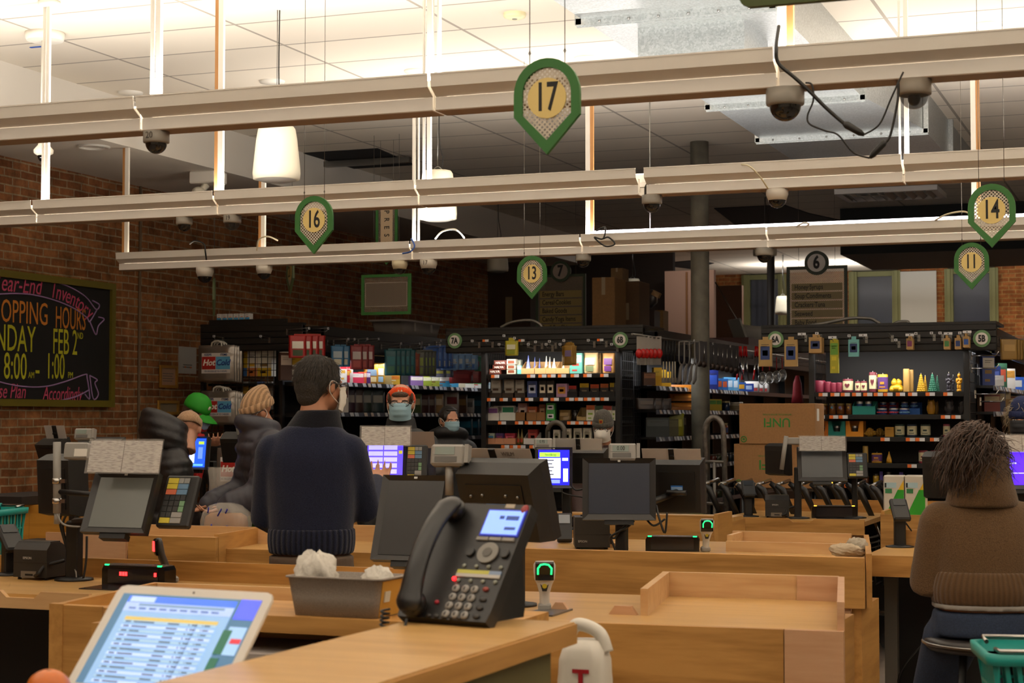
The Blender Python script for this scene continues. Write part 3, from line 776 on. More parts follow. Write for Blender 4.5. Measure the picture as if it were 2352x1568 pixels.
# steel columns
M_COL = mat('#6d685a', .6, var=.35, bscale=9, bump=.15)
q = at_y(1609, 900, 14.35)
t = thing('steel_column', 'round grey steel column with chipped paint standing before the hanging utensils', 'column', (q.x, q.y, 0))
b = MB(M_COL); b.cyl((0, 0, 0), (0, 0, CEIL), .078, n=24); b.build('shaft', t)
b = MB(mat('#4b4136', .8)); b.lathe([(.11, 0), (.11, .02), (.08, .03)], n=20); b.build('base_plate', t)
q = at_y(1771, 700, 21.5)
b = MB(mat('#2c2520', .6)); b.cyl((q.x, q.y, 0), (q.x, q.y, CEIL), .05, n=16); solo(b, 'steel_column', 'thin dark far column left of aisle sign 6', 'column')
# ---------------------------------------------------------------- shelving
M_SLAT = mat('#15120f', .5, bump=.04, bscale=40)
M_BACKP = mat('#161413', .55)
M_SHELF = mat('#121110', .45)
M_TAG = mat('#c9c9cc', .5); M_ORANGE = mat('#d9691f', .55)
M_GRIDW = mat('#0e0d0d', .45)
def wb(m, t):
    b = MB(m); b.M = Matrix.Translation(-V(t.location)); return b
def marker(t, x, z, txt, y, R=.062):
    b = wb(mat('#5f8558', .5), t); b.lathe([(R, -.012), (R, 0)], (x, y, z), 32, ax='y'); mk = b.build('aisle_marker', t)
    b = wb(mat('#d3ccc6', .5), t); b.lathe([(R*.7, -.016), (R*.7, -.0125)], (x, y, z), 32, ax='y'); b.build('disc', mk)
    b = wb(M_INK, t); b.text(txt, (x, y-.0168, z-.002), R*1.05, sx=.72, bold=.003); b.build('lettering', mk)
def hook(t, x, y, z, L=.16, tag_=None, dirv=(0, -1), n=0):
    """peg hook sticking out of a slat header, with its small price flag"""
    d = V((dirv[0], dirv[1], 0)); p = V((x, y, z)); s_ = V((-dirv[1], dirv[0], 0))
    b = wb(M_STEEL, t)
    b.tube([p, p+d*L*.9, p+d*L+V((0, 0, .012))], .0022, n=5); b.tube([p+V((0, 0, .02)), p+d*L+V((0, 0, .03))], .0018, n=5)
    b.box(p+d*.004+V((0, 0, .0)), (.02 if dirv[1] else .006, .006 if dirv[1] else .02, .05))
    h = b.build('peg_hook', t)
    if tag_:
        c = p+d*(L+.006)+V((0, 0, .026))
        b = wb(M_TAG, t); wd = tag_[0]
        b.box(c, (wd if dirv[1] else .003, .003 if dirv[1] else wd, .018))
        if len(tag_) > 1: b.box(c+d*.002-s_*wd*.3, (wd*.42 if dirv[1] else .003, .003 if dirv[1] else wd*.42, .018), M_ORANGE)
        else: b.box(c+d*.002, (.008 if dirv[1] else .003, .003 if dirv[1] else .008, .008), M_INK)
        b.build('price_flag', h)
def header(t, x0, x1, y, z0, z1, dep=.05, n=4):
    b = wb(M_SLAT, t)
    st = (z1-z0)/n
    for i in range(n): b.span(x0, x1, y, y+dep, z0+st*i+.004, z0+st*(i+1), bev=.003)
    b.span(x0, x1, y+.01, y+dep, z0, z1)
    return b
def grid_y(b, x, y0, y1, z0, z1, p=.045):
    k = int((y1-y0)/p)
    for i in range(k+1): b.box((x, y0+(y1-y0)*i/k, (z0+z1)/2), (.004, .004, z1-z0))
    k = int((z1-z0)/(p*1.6))
    for i in range(k+1): b.box((x+.003, (y0+y1)/2, z0+(z1-z0)*i/k), (.004, y1-y0, .004))
def grid_x(b, y, x0, x1, z0, z1, p=.055):
    k = int((x1-x0)/p)
    for i in range(k+1): b.box((x0+(x1-x0)*i/k, y, (z0+z1)/2), (.005, .005, z1-z0))
    k = int((z1-z0)/p)
    for i in range(k+1): b.box(((x0+x1)/2, y-.004, z0+(z1-z0)*i/k), (x1-x0, .005, .005))

def endcap(lab, hx0, hx1, sx0, sx1, zs, z0, z1, tags, name='shelf_unit'):
    t = thing(name, lab, 'shelves', ((sx0+sx1)/2, GY, 0))
    b = header(t, hx0, hx1, GY-.05, z0, z1); b.build('header', t)
    b = wb(M_SLAT, t); b.span(hx0, hx1, GY-.05, GY+.55, z1, z1+.02); b.build('top_board', t)
    b = wb(M_BACKP, t); b.span(sx0, sx1, GY+.47, GY+.5, .05, z0+.1); b.build('back_panel', t)
    for x in (sx0-.02, sx1+.02):
        b = wb(M_SHELF, t); b.span(x-.02, x+.02, GY, GY+.05, .05, z0); b.build('upright', t)
        b = wb(M_GRIDW, t); grid_y(b, x, GY+.06, GY+.6, .3, z0); b.build('side_grid', t)
    b = wb(M_SHELF, t); b.span(sx0-.04, sx1+.04, GY, GY+.5, 0, .05); b.build('base', t)
    for k, z in enumerate(zs):
        b = wb(M_SHELF, t); b.span(sx0, sx1, GY+.02, GY+.46, z-.02, z); b.span(sx0, sx1, GY+.012, GY+.02, z-.034, z-.002)
        for dz in (-.008, -.016, -.024): b.span(sx0, sx1, GY+.009, GY+.012, z+dz-.001, z+dz+.001)
        s_ = b.build('shelf', t)
        for px in tags[k] if k < len(tags) else []:
            x = at_y(px, 900, GY).x
            b = wb(M_TAG, t); b.span(x-.033, x+.033, GY+.002, GY+.009, z-.031, z-.006); b.span(x-.033, x-.004, GY+.001, GY+.002, z-.031, z-.006, M_ORANGE)
            b.build('price_tag', s_)
    return t
def z7(x): return 1020+x/4.546
Z6 = [1.883, 1.697, 1.511, 1.321, 1.09, .8, .45]
def z5(x): return 1820+x/3.92
Z5 = [1.724, 1.557, 1.392, 1.198, 1.045, .75, .4]
T6 = endcap('black end display of aisle 6B and 7A with chocolate shelves', -5.52, -3.86, -5.19, -4.10, Z6, 2.055, 2.235,
            [[z7(x) for x in (530, 905, 1025, 1120, 1228, 1362, 1495, 1672)], [z7(x) for x in (488, 620, 755, 885, 1040, 1152, 1310, 1405, 1500, 1580, 1675)], [z7(x) for x in (602, 780, 882, 965, 1055, 1325, 1410, 1500, 1570, 1640)], [z7(x) for x in (636, 725, 805, 930)]])
T5 = endcap('black end display of aisle 6A and 5B with candle shelves', -2.93, -1.21, -2.54, -1.45, Z5, 2.02, 2.21,
            [[z5(x) for x in (275, 382, 475, 577, 678, 772, 860, 972, 1082, 1240, 1400)], [z5(x) for x in (248, 370, 455, 1376, 1470)], [z5(x) for x in (830, 1058, 1145, 1275)], [z5(x) for x in (1070,)], [z5(x) for x in (500,)]])
marker(T6, at_y(1051, 780, GY).x, at_y(1051, 783, GY).z, '7A', GY-.05)
marker(T6, at_y(1430, 780, GY).x, at_y(1430, 781, GY).z, '6B', GY-.05)
marker(T5, at_y(1785, 780, GY).x, at_y(1785, 780, GY).z, '6A', GY-.05)
marker(T5, at_y(2257, 778, GY).x, at_y(2257, 778, GY).z, '5B', GY-.05)
for x, y, o in ((590, 140, 0), (700, 165, 0), (260, 195, 0), (400, 192, 1), (540, 230, 0), (775, 190, 1), (845, 230, 0), (920, 205, 0), (1065, 200, 0), (1030, 230, 0), (1215, 190, 0), (1175, 230, 0), (1470, 188, 0), (1595, 185, 1), (1712, 230, 0)):
    q = at_y(z7(x), 740+y/4.546, GY-.2); hook(T6, q.x+.03, GY-.05, q.z-.026, .15, ((.05 if o else .022), 'o') if o else (.022,))
for x, y, o in ((50, 185, .06), (185, 178, .025), (325, 215, .06), (475, 200, .022), (600, 195, .06), (835, 185, 0), (895, 238, .022), (1020, 192, .06), (1075, 180, .022), (1215, 175, .022), (1292, 175, .022), (1365, 180, .06), (1470, 175, .022), (1535, 165, .06)):
    q = at_y(z5(x), 720+y/3.92, GY-.2); hook(T5, q.x+.03, GY-.05, q.z-.026, .15, (o,) if o else None)
area_light('shelf_light', (-4.65, GY-.02, 2.05), 1.05, .05, 6, (1, .94, .87), (radians(14), 0, 0))
area_light('shelf_light', (-2.0, GY-.02, 2.015), 1.05, .05, 6, (1, .95, .9), (radians(14), 0, 0))

# long aisle faces: bodies run back from the aisle ends; nx = +1 faces +x
def run(lab, xf, y0, y1, zs, hz0, hz1, xb, strips, hx=None):
    t = thing('shelf_run', lab, 'shelves', (xf, y0, 0))
    b = wb(M_BACKP, t); b.span(xb, xb+.03, y0, y1, .05, hz1-.02); b.build('back_panel', t)
    hx = hx or xf+.02
    b = wb(M_SLAT, t)
    for i in range(3):
        st = (hz1-hz0)/3; b.span(hx-.03, hx, y0, y1, hz0+st*i+.004, hz0+st*(i+1))
    b.span(hx-.03, hx-.008, y0, y1, hz0, hz1); b.build('header', t)
    b = wb(M_SLAT, t); b.span(xb, hx, y0, y1, hz1, hz1+.02); b.build('top_board', t)
    n_ = max(1, round((y1-y0)/1.22))
    for i in range(n_+1):
        yy = y0+(y1-y0)*i/n_; b = wb(M_SHELF, t); b.span(xb+.03, xb+.09, yy-.02, yy+.02, .05, hz0); b.build('upright', t)
    b = wb(M_SHELF, t); b.span(xb, xf, y0, y1, 0, .1); b.build('base', t)
    for k, z in enumerate(zs):
        b = wb(M_SHELF, t); b.span(xb+.03, xf, y0, y1, z-.02, z); s_ = b.build('shelf', t)
        b = wb(mat('#6d7384', .35, .2), t); b.span(xf, xf+.006, y0, y1, z-.038, z+.0); b.build('label_rail', s_)
        yy = y0+.06; j = 0
        while yy < y1-.08 and k < strips:
            wd = random.choice((.05, .06, .07))
            b = wb(random.choice((M_TAG, M_TAG, mat('#aeb4c2', .4), mat('#c9b39f', .5))), t); b.box((xf+.014, yy+wd/2, z-.017), (.003, wd, .034), rot=(0, radians(-18), 0)); b.build('price_tag', s_)
            yy += wd+random.choice((.03, .05, .08, .12)); j += 1
            if j > 26: break
    return t
XL = -6.84
zl1 = at_x(792, 878, XL).z; zl1b = at_x(1107, 897, XL).z; zl2 = at_x(940, 948, XL).z; zl3 = at_x(1090, 1000, XL).z
RL = run('long black shelf run of snacks at the left receding behind the shoppers', XL, GY+.35, 19.5, [zl1, zl2, zl3, .95, .6], 2.10, 2.30, -7.3, 3)
# the left end face with a wire grid
t = thing('grid_display', 'black slat header with wire grid end panel holding insulated bags at the left', 'display panel', (-7.3, GY, 0))
b = header(t, -7.8, XL+.02, GY-.05, 2.10, 2.31); b.build('header', t)
b = wb(M_SLAT, t); b.span(-7.8, XL+.02, GY-.05, GY+.02, 2.31, 2.33); b.span(-7.75, -7.0, GY+.01, GY+.03, 2.33, 2.37); b.build('top_board', t)
b = wb(M_GRIDW, t); grid_x(b, GY-.01, -7.76, -7.05, .6, 2.10); b.build('wire_grid', t)
for x in (-7.79, -7.03):
    b = wb(M_SHELF, t); b.span(x-.015, x+.015, GY-.03, GY+.01, 0, 2.10); b.build('upright', t)
for k, zz in enumerate((zl1-.02, zl2-.02)):
    b = wb(M_SHELF, t); b.span(-7.76, XL-.01, GY+.02, GY+.3, zz-.02, zz); b.build('shelf', t)
b = wb(M_BACKP, t); b.span(-7.76, -7.31, GY+.3, GY+.32, .3, 1.8); b.build('back_panel', t)
LG = t
X6 = -3.95
z61 = at_x(1480, 884, X6).z; z62 = at_x(1480, 940, X6).z; z63 = at_x(1520, 1003, X6).z
R6 = run('long black shelf run with kitchen utensils behind the steel column', X6, GY+.62, 24, [z61, z62, z63, 1.12, .8], 2.06, 2.23, -4.45, 4)
X5 = -1.30
z51 = at_x(2290, 886, X5).z
R5 = run('long black shelf run at the right edge behind the 5B end display', X5, GY+.62, 23, [z51, at_x(2290, 945, X5).z, 1.2, .8], 2.02, 2.2, -1.75, 2)
for tt, xf, y0, y1, pw in ((RL, XL, GY+.1, 19, 15), (R6, X6, GY+.7, 20, 22), (R5, X5, GY+.7, 17.5, 16)):
    area_light('shelf_light', (xf-.02, (y0+y1)/2, 2.04), .05, y1-y0, pw, (.93, .95, 1), (0, 0, 0))
# far side of the middle aisle, dim shelves of jars seen between column and carton
R4 = run('dim long shelf run of jars and cans seen between the column and the cartons', -2.56, GY+.7, GY+.75, [1.5], 2.0, 2.1, -2.6, 0) if False else None
# ---------------------------------------------------------------- goods
KR = '#b08a58'
def carton(w, h, d, c, style=0, txt=None, tc='#f0e8dc'):
    b = MB(mat(c[0], .5)); b.box((0, 0, h/2), (w, d, h))
    y = -d/2-.0006
    def fr(x0, x1, z0, z1, cc): b.box(((x0+x1)/2*w, y, (z0+z1)/2*h), (abs(x1-x0)*w, .001, abs(z1-z0)*h), mat(cc, .5))
    if len(c) > 1:
        if style == 0: fr(-.46, .46, .55, .9, c[1])
        elif style == 1: fr(-.5, .5, 0, .32, c[1])
        elif style == 2: fr(-.36, .36, .25, .75, c[1])
        elif style == 3: fr(-.5, .5, .7, 1, c[1])
    if len(c) > 2:
        if style == 2: fr(-.2, .2, .4, .6, c[2])
        else: fr(-.3, .25, .38, .5, c[2]); fr(-.3, .1, .12, .2, c[2])
    if txt: b.text(txt, (0, y-.001, h*.5), h*.62 if style == 9 else h*.2, mat(tc, .6), sx=min(1, w/(len(txt)*h*.62*.62)) if style == 9 else .7)
    else:
        for k in range(2): fr(-.3, .3-.15*k, .80-.06*k, .82-.06*k, '#3a332c')
    return b
def pouch(w, h, d, c, seal=True):
    b = MB(mat(c[0], .38)); R = []
    for z, ww, dd in ((0, .94, 1), (.06, .98, .95), (.35, 1, .8), (.7, .97, .45), (.9, .97, .12), (.93, 1, .05), (1, 1, .05)):
        R.append([V((w/2*ww*x, d/2*dd*y, h*z)) for x, y in ((-1, 0), (-.7, -.85), (0, -1), (.7, -.85), (1, 0), (.7, .85), (0, 1), (-.7, .85))])
    b.loft(R)
    def fr(x0, x1, z0, z1, cc, k): b.quad(*[(x*w/2, -d/2*(1.06-.55*max(0, z-.3))-.001*k, z*h) for x, z in ((x0, z0), (x1, z0), (x1, z1), (x0, z1))], m=mat(cc, .45))
    if len(c) > 1: fr(-.62, .62, .42, .74, c[1], 1)
    if len(c) > 2: fr(-.55, .55, .1, .36, c[2], 2)
    return b
def candle(w, h, c, lb=None, wick=True, heart=False):
    r = w/2; b = MB(mat(c[0], .45))
    b.lathe([(r*.97, 0), (r, .004), (r, h-.006), (r*.9, h), (.001, h-.003)], n=22)
    if lb: b.lathe([(r+.0008, h*.16), (r+.0008, h*.84)], n=22, m=mat(lb, .6), cap=False)
    if lb and len(c) > 1:
        if heart: b.prism([(0, h*.32), (r*.5, h*.52), (r*.45, h*.62), (r*.2, h*.65), (0, h*.58), (-r*.2, h*.65), (-r*.45, h*.62), (-r*.5, h*.52)], -r-.004, -r-.0005, 'y', mat(c[1], .6))
        else: b.box((0, -r-.001, h*.5), (r*.8, .003, h*.14), mat(c[1], .6)); b.box((0, -r*.99, h*.28), (r*1.1, .003, h*.06), mat(c[1], .6))
    if wick: b.cyl((0, 0, h-.004), (.001, 0, h+.009), .0012, mat('#e8e0d0', .8), n=5)
    return b
def jar(w, h, c, lid='#c9c2b6', label=None):
    r = w/2; b = MB(mat(c[0], .12))
    b.lathe([(r*.9, 0), (r, .006), (r, h*.72), (r*.85, h*.8), (r*.85, h*.82)], n=20)
    b.lathe([(r*.9, h*.82), (r*.92, h*.84), (r*.92, h*.98), (r*.88, h), (.001, h)], n=20, m=mat(lid, .35, .4), cap=False)
    if label: b.lathe([(r+.0008, h*.15), (r+.0008, h*.6)], n=20, m=mat(label, .6), cap=False)
    if len(c) > 1: b.lathe([(r*.28, -.004), (r*.28, 0)], (0, -r-.001, h*.62), 12, ax='y', m=mat(c[1], .5))
    return b
def tin(w, h, c):
    r = w/2; b = MB(mat(c[0], .4)); b.lathe([(r*.96, 0), (r, .003), (r, h*.8)], n=20, cap=False)
    b.lathe([(r*1.03, h*.8), (r*1.03, h*.97), (r*.98, h), (.001, h)], n=20, m=mat('#c4c1bd', .3, .7), cap=False)
    for i in range(20):
        a = 2*pi*i/20; b.ell((r*cos(a)*.985, r*sin(a)*.985, h*.34), (.006, .006, h*.14), mat(c[1], .4), n=6, k=4)
    return b
def tray(w, h, d, c, front=.4, vcut=False):
    b = MB(mat(c, .6)); t = .003
    b.span(-w/2, w/2, -d/2, d/2, 0, t); b.span(-w/2, w/2, d/2-t, d/2, 0, h)
    fh = h*front
    for s_ in (-1, 1): b.prism([(-d/2, 0), (d/2, 0), (d/2, h), (d/2-.02, h), (-d/2, fh if not vcut else h)], s_*w/2-t/2, s_*w/2+t/2, 'x')
    if vcut: b.prism([(-w/2, 0), (w/2, 0), (w/2, h), (w*.3, h), (w*.2, h*.32), (-w*.2, h*.32), (-w*.3, h), (-w/2, h)], -d/2-t, -d/2, 'y')
    else: b.span(-w/2, w/2, -d/2-t, -d/2, 0, fh)
    return b
def tree(w, h, c):
    b = MB(mat(c, .45)); rnd = random.Random(3)
    b.lathe([(w*.3, 0), (w*.32, h*.05), (w*.2, h*.5), (.004, h*.98)], n=14)
    for k in range(9):
        z = h*(.06+.1*k); r = w/2*(1-k/9.6); n_ = max(5, int(13-k))
        for i in range(n_):
            a = 2*pi*(i+.5*(k % 2))/n_; b.ell((r*.8*cos(a), r*.8*sin(a), z), (w*.1, w*.1, h*.06), n=6, k=5)
    b.cyl((0, 0, h*.95), (0, 0, h*1.04), .0012, mat('#efe6d4', .8), n=5)
    return b
def figure(w, h, c):
    b = MB(mat(c, .4)); q = h
    b.lathe([(w*.32, 0), (w*.34, .1*q), (w*.2, .13*q)], n=14)
    for s_ in (-1, 1): b.ell((s_*w*.13, 0, q*.28), (w*.17, w*.17, q*.17)); b.ell((s_*w*.19, -w*.12, q*.62), (w*.17, w*.17, q*.09)); b.ell((s_*w*.34, 0, q*.6), (w*.1, w*.12, q*.13))
    b.ell((0, 0, q*.47), (w*.33, w*.28, q*.13)); b.ell((0, 0, q*.66), (w*.3, w*.22, q*.1)); b.ell((0, 0, q*.87), (w*.22, w*.22, q*.12))
    b.cyl((0, 0, q*.97), (0, 0, q*1.06), .0012, mat('#efe6d4', .8), n=5)
    return b
def owl(w, h, c):
    b = MB(mat(c, .4)); b.lathe([(w*.36, 0), (w*.46, h*.15), (w*.5, h*.45), (w*.42, h*.68), (w*.46, h*.82), (w*.38, h*.95), (.001, h*.97)], n=18)
    for s_ in (-1, 1): b.ell((s_*w*.2, -w*.36, h*.8), (w*.13, w*.08, h*.08)); b.ell((s_*w*.3, 0, h*.96), (w*.09, w*.09, h*.08)); b.ell((s_*w*.4, -w*.1, h*.4), (w*.14, w*.3, h*.25))
    b.ell((0, -w*.42, h*.74), (w*.05, w*.06, h*.05)); b.ell((0, -w*.3, h*.06), (w*.3, w*.2, h*.06)); return b
def lotus(w, h, c):
    b = MB(mat(c, .45)); b.lathe([(w*.25, 0), (w*.38, h*.25), (w*.2, h*.8), (.001, h*.8)], n=16)
    for k, (r, n_, z, tl) in enumerate(((.42, 11, .3, .9), (.33, 10, .5, .6), (.2, 8, .7, .3), (.09, 5, .82, .1))):
        for i in range(n_):
            a = 2*pi*(i+.5*(k % 2))/n_; b.ell((w*r*cos(a), w*r*sin(a), h*z), (w*.11, w*.07, h*.24), n=8, k=6, rot=(0, tl, a))
    return b
def cone(w, h, c, c2):
    b = MB(mat(c, .35)); b.loft([[V((w/2*s_*x, w*.35*s_*y, z)) for x, y in ((-1, -1), (1, -1), (1, 1), (-1, 1))] for s_, z in ((1, 0), (.8, h*.35), (.2, h*.85), (.12, h))]); b.box((0, -w*.31, h*.25), (w*.6, .004, h*.25), mat(c2, .4)); return b
def heap(w, h, c):
    b = MB(mat(c, .4)); b.ell((0, 0, h*.3), (w*.5, w*.4, h*.32)); b.ell((-w*.16, -.01, h*.68), (w*.22, w*.22, h*.3)); b.ell((w*.18, 0, h*.66), (w*.22, w*.2, h*.3)); b.ell((-w*.16, -w*.02, h*.92), (w*.13, w*.13, h*.13)); b.ell((w*.12, 0, h*.9), (w*.12, w*.12, h*.12))
    for s_ in (-1, 1): b.ell((s_*w*.3, -w*.2, h*.2), (w*.2, w*.2, h*.2))
    return b
CATS = {'carton': 'box', 'pouch': 'bag', 'candle': 'candle', 'jar': 'jar', 'tin': 'tin', 'tray': 'display box', 'tree': 'candle', 'figure': 'candle', 'owl': 'candle', 'lotus': 'candle', 'cone': 'bag', 'heap': 'candle'}
NAMES = {'carton': 'carton', 'pouch': 'pouch_bag', 'candle': 'pillar_candle', 'jar': 'glass_jar', 'tin': 'tin', 'tray': 'display_carton', 'tree': 'tree_candle', 'figure': 'figure_candle', 'owl': 'owl_candle', 'lotus': 'lotus_candle', 'cone': 'cone_bag', 'heap': 'beeswax_candle'}
def put(kind, x0, x1, yt, z, c, lab, fpx, y=GY+.09, d=None, zoff=0, name=None, grp=None, cat=None, **kw):
    """stand one thing on a shelf: pixel span of its front, top row, shelf height"""
    a = at_y(fpx(x0), 900, y); e = at_y(fpx(x1), 900, y)
    w = e.x-a.x; ztop = at_y(fpx((x0+x1)/2), yt, y).z; h = max(.03, ztop-z-zoff)
    d = d or (.045 if y > GY+.1 else min(w*.6, .09))
    if kind == 'carton': b = carton(w, h, d, c, **kw)
    elif kind == 'pouch': b = pouch(w, h, d, c)
    elif kind == 'candle': b = candle(w, h, c, **kw); d = w
    elif kind == 'jar': b = jar(w, h, c, **kw); d = w
    elif kind == 'tin': b = tin(w, h, c); d = w
    elif kind == 'tray': b = tray(w, h, d, c[0], **kw)
    elif kind in ('tree', 'figure', 'owl', 'lotus', 'heap'): b = globals()[kind](w, h, c[0]); d = w
    else: b = cone(w, h, c[0], c[1])
    return solo(b, name or NAMES[kind], lab, cat or CATS[kind], ((a.x+e.x)/2, y+d/2, z+zoff+.0005), group=grp)
def y7(v): return 740+v/4.546
def y5(v): return 720+v/3.92
C, P, K, J, TR = 'carton', 'pouch', 'candle', 'jar', 'tray'
S = 'on the top shelf of the 6B end display'; G6 = ['goods on the top 6B shelf', 'bars on the second 6B shelf', 'goods on the third 6B shelf', 'goods on the fourth 6B shelf']
def P6(s, kind, x0, x1, yt, c, lab, **kw): return put(kind, x0, x1, y7(yt), Z6[s], c, lab, z7, grp=G6[s], **kw)
for x0, x1, yt, zb_, lab in ((470, 590, 488, 0, 'brown halva box, bottom of its stack at the left'), (508, 640, 444, 47, 'brown halva box, middle of its stack at the left'), (522, 652, 398, 93, 'brown halva box, top of its stack at the left')):
    P6(0, C, x0, x1, yt, ['#5a2416'], lab+' of the top 6B shelf', zoff=zb_/4.546*13.8/4000*1.01, style=9, txt='HALVA', d=.12)
for yt, zb_, wd in ((488, 0, 'bottom'), (440, 48, 'middle'), (385, 97, 'topmost')):
    P6(0, C, 655, 745, yt, ['#c4b9a4', '#7a3d22'], '%s clear tub of brown dates right of the halva boxes' % wd, zoff=zb_/4.546*13.8/4000, style=2, name='clear_tub', cat='tub')
P6(0, C, 765, 806, 452, ['#5fb5a6', '#e8e4d8'], 'small teal carton right of the date tubs')
P6(0, C, 748, 800, 392, ['#8e9488', '#c9c9b4'], 'grey green carton behind the teal carton', y=GY+.16)
for x0, x1, i, cc in ((808, 940, 0, None), (948, 1060, 1, None), (1064, 1168, 2, None), (1170, 1305, 3, None)):
    P6(0, TR, x0, x1, 408, [KR], 'tan open display carton of snack bags, %s from the left on the top 6B shelf' % ORD[i], d=.12, front=.45)
for x0, x1, yt, c1, c2, lab in ((846, 895, 345, '#6673b8', '#aab2e0', 'tall blue snack bag peaking from the first tan carton'), (925, 950, 362, '#5a66a8', '#8890c8', 'narrow blue snack bag behind the first tan carton'), (975, 1000, 372, '#5560a0', '#8890c8', 'narrow blue snack bag behind the second tan carton'),
                                (1040, 1076, 352, '#dfe0d6', '#4f9a46', 'white and green snack bag in the second tan carton'), (1080, 1110, 360, '#e0dfd0', '#67a040', 'white snack bag with green tip between the tan cartons'), (1115, 1165, 375, '#e9e2cf', '#e0a81e', 'white snack bag with yellow panel in the third tan carton'), (1215, 1262, 430, '#c3c79a', '#e5dfc8', 'pale green snack bag low in the fourth tan carton')):
    P6(0, 'cone', x0, x1, yt, [c1, c2], lab, y=GY+.12)
P6(0, C, 1312, 1440, 322, ['#4f9386', '#8fb8a8', '#a33327'], 'teal illustrated coffee pack on the top 6B shelf', style=0)
P6(0, P, 1443, 1597, 316, ['#c7a87a', '#e9e0cc', '#5d6a4a'], 'large kraft bag with white glare on the top 6B shelf')  # pale front patch is glare put into the colour
P6(0, C, 1594, 1640, 322, ['#8a6a42', '#a98352'], 'plain brown pack behind the large kraft bag', y=GY+.18)
P6(0, P, 1642, 1776, 320, ['#b8884f', '#5b2a6e', '#5b2a6e'], 'kraft bag with purple label at the right of the top 6B shelf')
for i, (x0, x1, yt) in enumerate(((482, 600, 596), (618, 738, 596), (735, 845, 600))):
    P6(1, C, x0+8, x1-8, yt, ['#b9b3a8', '#d8d2c6', '#6a4f3a'], 'white wrapped chocolate bar standing in %s dark carton at the left' % ORD[i], style=0, y=GY+.15)
    P6(1, TR, x0-12, x1, 700, ['#3a2c22'], 'dark open bar carton, %s from the left on the second 6B shelf' % ORD[i], d=.10, front=.55)
P6(1, C, 868, 970, 613, ['#36477e', '#b9bfd8', '#b9bfd8'], 'dark blue patterned bar on the second 6B shelf', style=2)
for i, (x0, x1) in enumerate(((988, 1066), (1070, 1150))):
    P6(1, C, x0, x1, 607, ['#1d1713', '#d8cdb8', '#8d3a2a'], 'black bar pack with round cream badge, %s of the pair' % ('left' if i == 0 else 'right'), style=2)
P6(1, C, 1172, 1282, 640, ['#b48cab', '#c98d3a', '#e2a64a'], 'lilac bar pack with orange border on the second 6B shelf', style=2)
for i, (x0, x1, yt, cc, nm) in enumerate(((1290, 1388, 662, '#c9372c', 'red'), (1412, 1518, 637, '#d6b11f', 'yellow'), (1522, 1622, 648, '#d4562c', 'orange red'), (1626, 1722, 641, '#cf6a30', 'orange'), (1726, 1780, 632, '#cdb024', 'yellow green'))):
    P6(1, C, x0+6, x1-6, yt, ['#3a3330', cc, '#8a7a60'], '%s topped chocolate bars in a black carton, %s from left' % (nm, ORD[i]), style=3, y=GY+.14)
    P6(1, TR, x0, x1, 712, ['#14110f'], 'black open bar carton holding the %s topped bars' % nm, d=.11, front=.85)
P6(2, TR, 446, 572, 872, ['#d9d3cc'], 'white display carton with rainbow stripes at the left of the third 6B shelf', d=.13, front=.5)
P6(2, C, 450, 560, 885, ['#dcd6ce', '#8f5a9c', '#d6712c'], 'rainbow printed packet inside the first white carton', y=GY+.13)
P6(2, TR, 585, 742, 880, ['#d6d8d0'], 'white display carton with green printing on the third 6B shelf', d=.13, front=.55)
P6(2, C, 605, 730, 872, ['#d8d9d2', '#2f8a63', '#2f8a63'], 'white and green packet inside the second white carton', y=GY+.13)
for i, (x0, x1, yt, cc, c2) in enumerate(((768, 870, 845, '#c89a94', '#dfc8c0'), (866, 972, 880, '#c4623a', '#d9a98a'), (988, 1062, 856, '#8e4e30', '#c9a07a'))):
    P6(2, C, x0+4, x1-4, yt, [cc, c2, '#7a4a3a'], '%s tall bar standing in brown carton on the third 6B shelf' % ('pink', 'coral orange', 'rust brown')[i], style=2, y=GY+.14)
    P6(2, TR, x0-20, x1-8, 930, ['#8b6237'], 'brown corrugated carton holding the %s bar' % ('pink', 'coral', 'rust')[i], d=.11, front=.9)
P6(2, C, 1065, 1155, 935, ['#4aa455', '#e6e4ee', '#3b3d86'], 'green soap box, lower of the stacked pair', style=2)
P6(2, C, 1065, 1155, 842, ['#4aa455', '#e6e4ee', '#3b3d86'], 'green soap box, upper of the stacked pair', style=2, zoff=(1025-934)/4.546*13.8/4000)
P6(2, P, 1182, 1320, 915, ['#7d6238', '#8d7244'], 'crumpled brown kraft bag on the third 6B shelf')
P6(2, J, 1326, 1386, 918, ['#1b1613', '#3a322c'], 'small black jar right of the brown kraft bag', lid='#1b1816')
P6(2, TR, 1386, 1482, 888, ['#a98d5b'], 'empty tan display carton with cut sides on the third 6B shelf', d=.12, front=.3)
for i, (x0, x1, yt, cc, nm) in enumerate(((1486, 1572, 866, '#c4622f', 'orange'), (1578, 1654, 870, '#3d5a41', 'dark green'), (1662, 1750, 871, '#a8433a', 'red'), (1755, 1786, 874, '#4b4b4b', 'grey'))):
    P6(2, C, x0, x1, yt, ['#d9d7c6', cc, '#8fae3c'], 'white tea box with %s top on the third 6B shelf' % nm, style=3)
for i, (x0, x1, c1, c2) in enumerate(((432, 532, '#c8d9c8', '#3f8fbf'), (536, 624, '#5a3f7a', '#8d3f6e'), (628, 745, '#b52f4a', '#d9627a'))):
    P6(3, C, x0+5, x1-5, 1158, [c1, c2, '#e8b13a'], '%s bars standing in a pink tan carton on the fourth 6B shelf' % ('blue and white', 'purple', 'crimson')[i], style=2, y=GY+.13)
    P6(3, TR, max(x0, 446), x1, 1195, ['#c98f6c'], 'pink tan carton holding the %s bars' % ('blue and white', 'purple', 'crimson')[i], d=.11, front=.8)
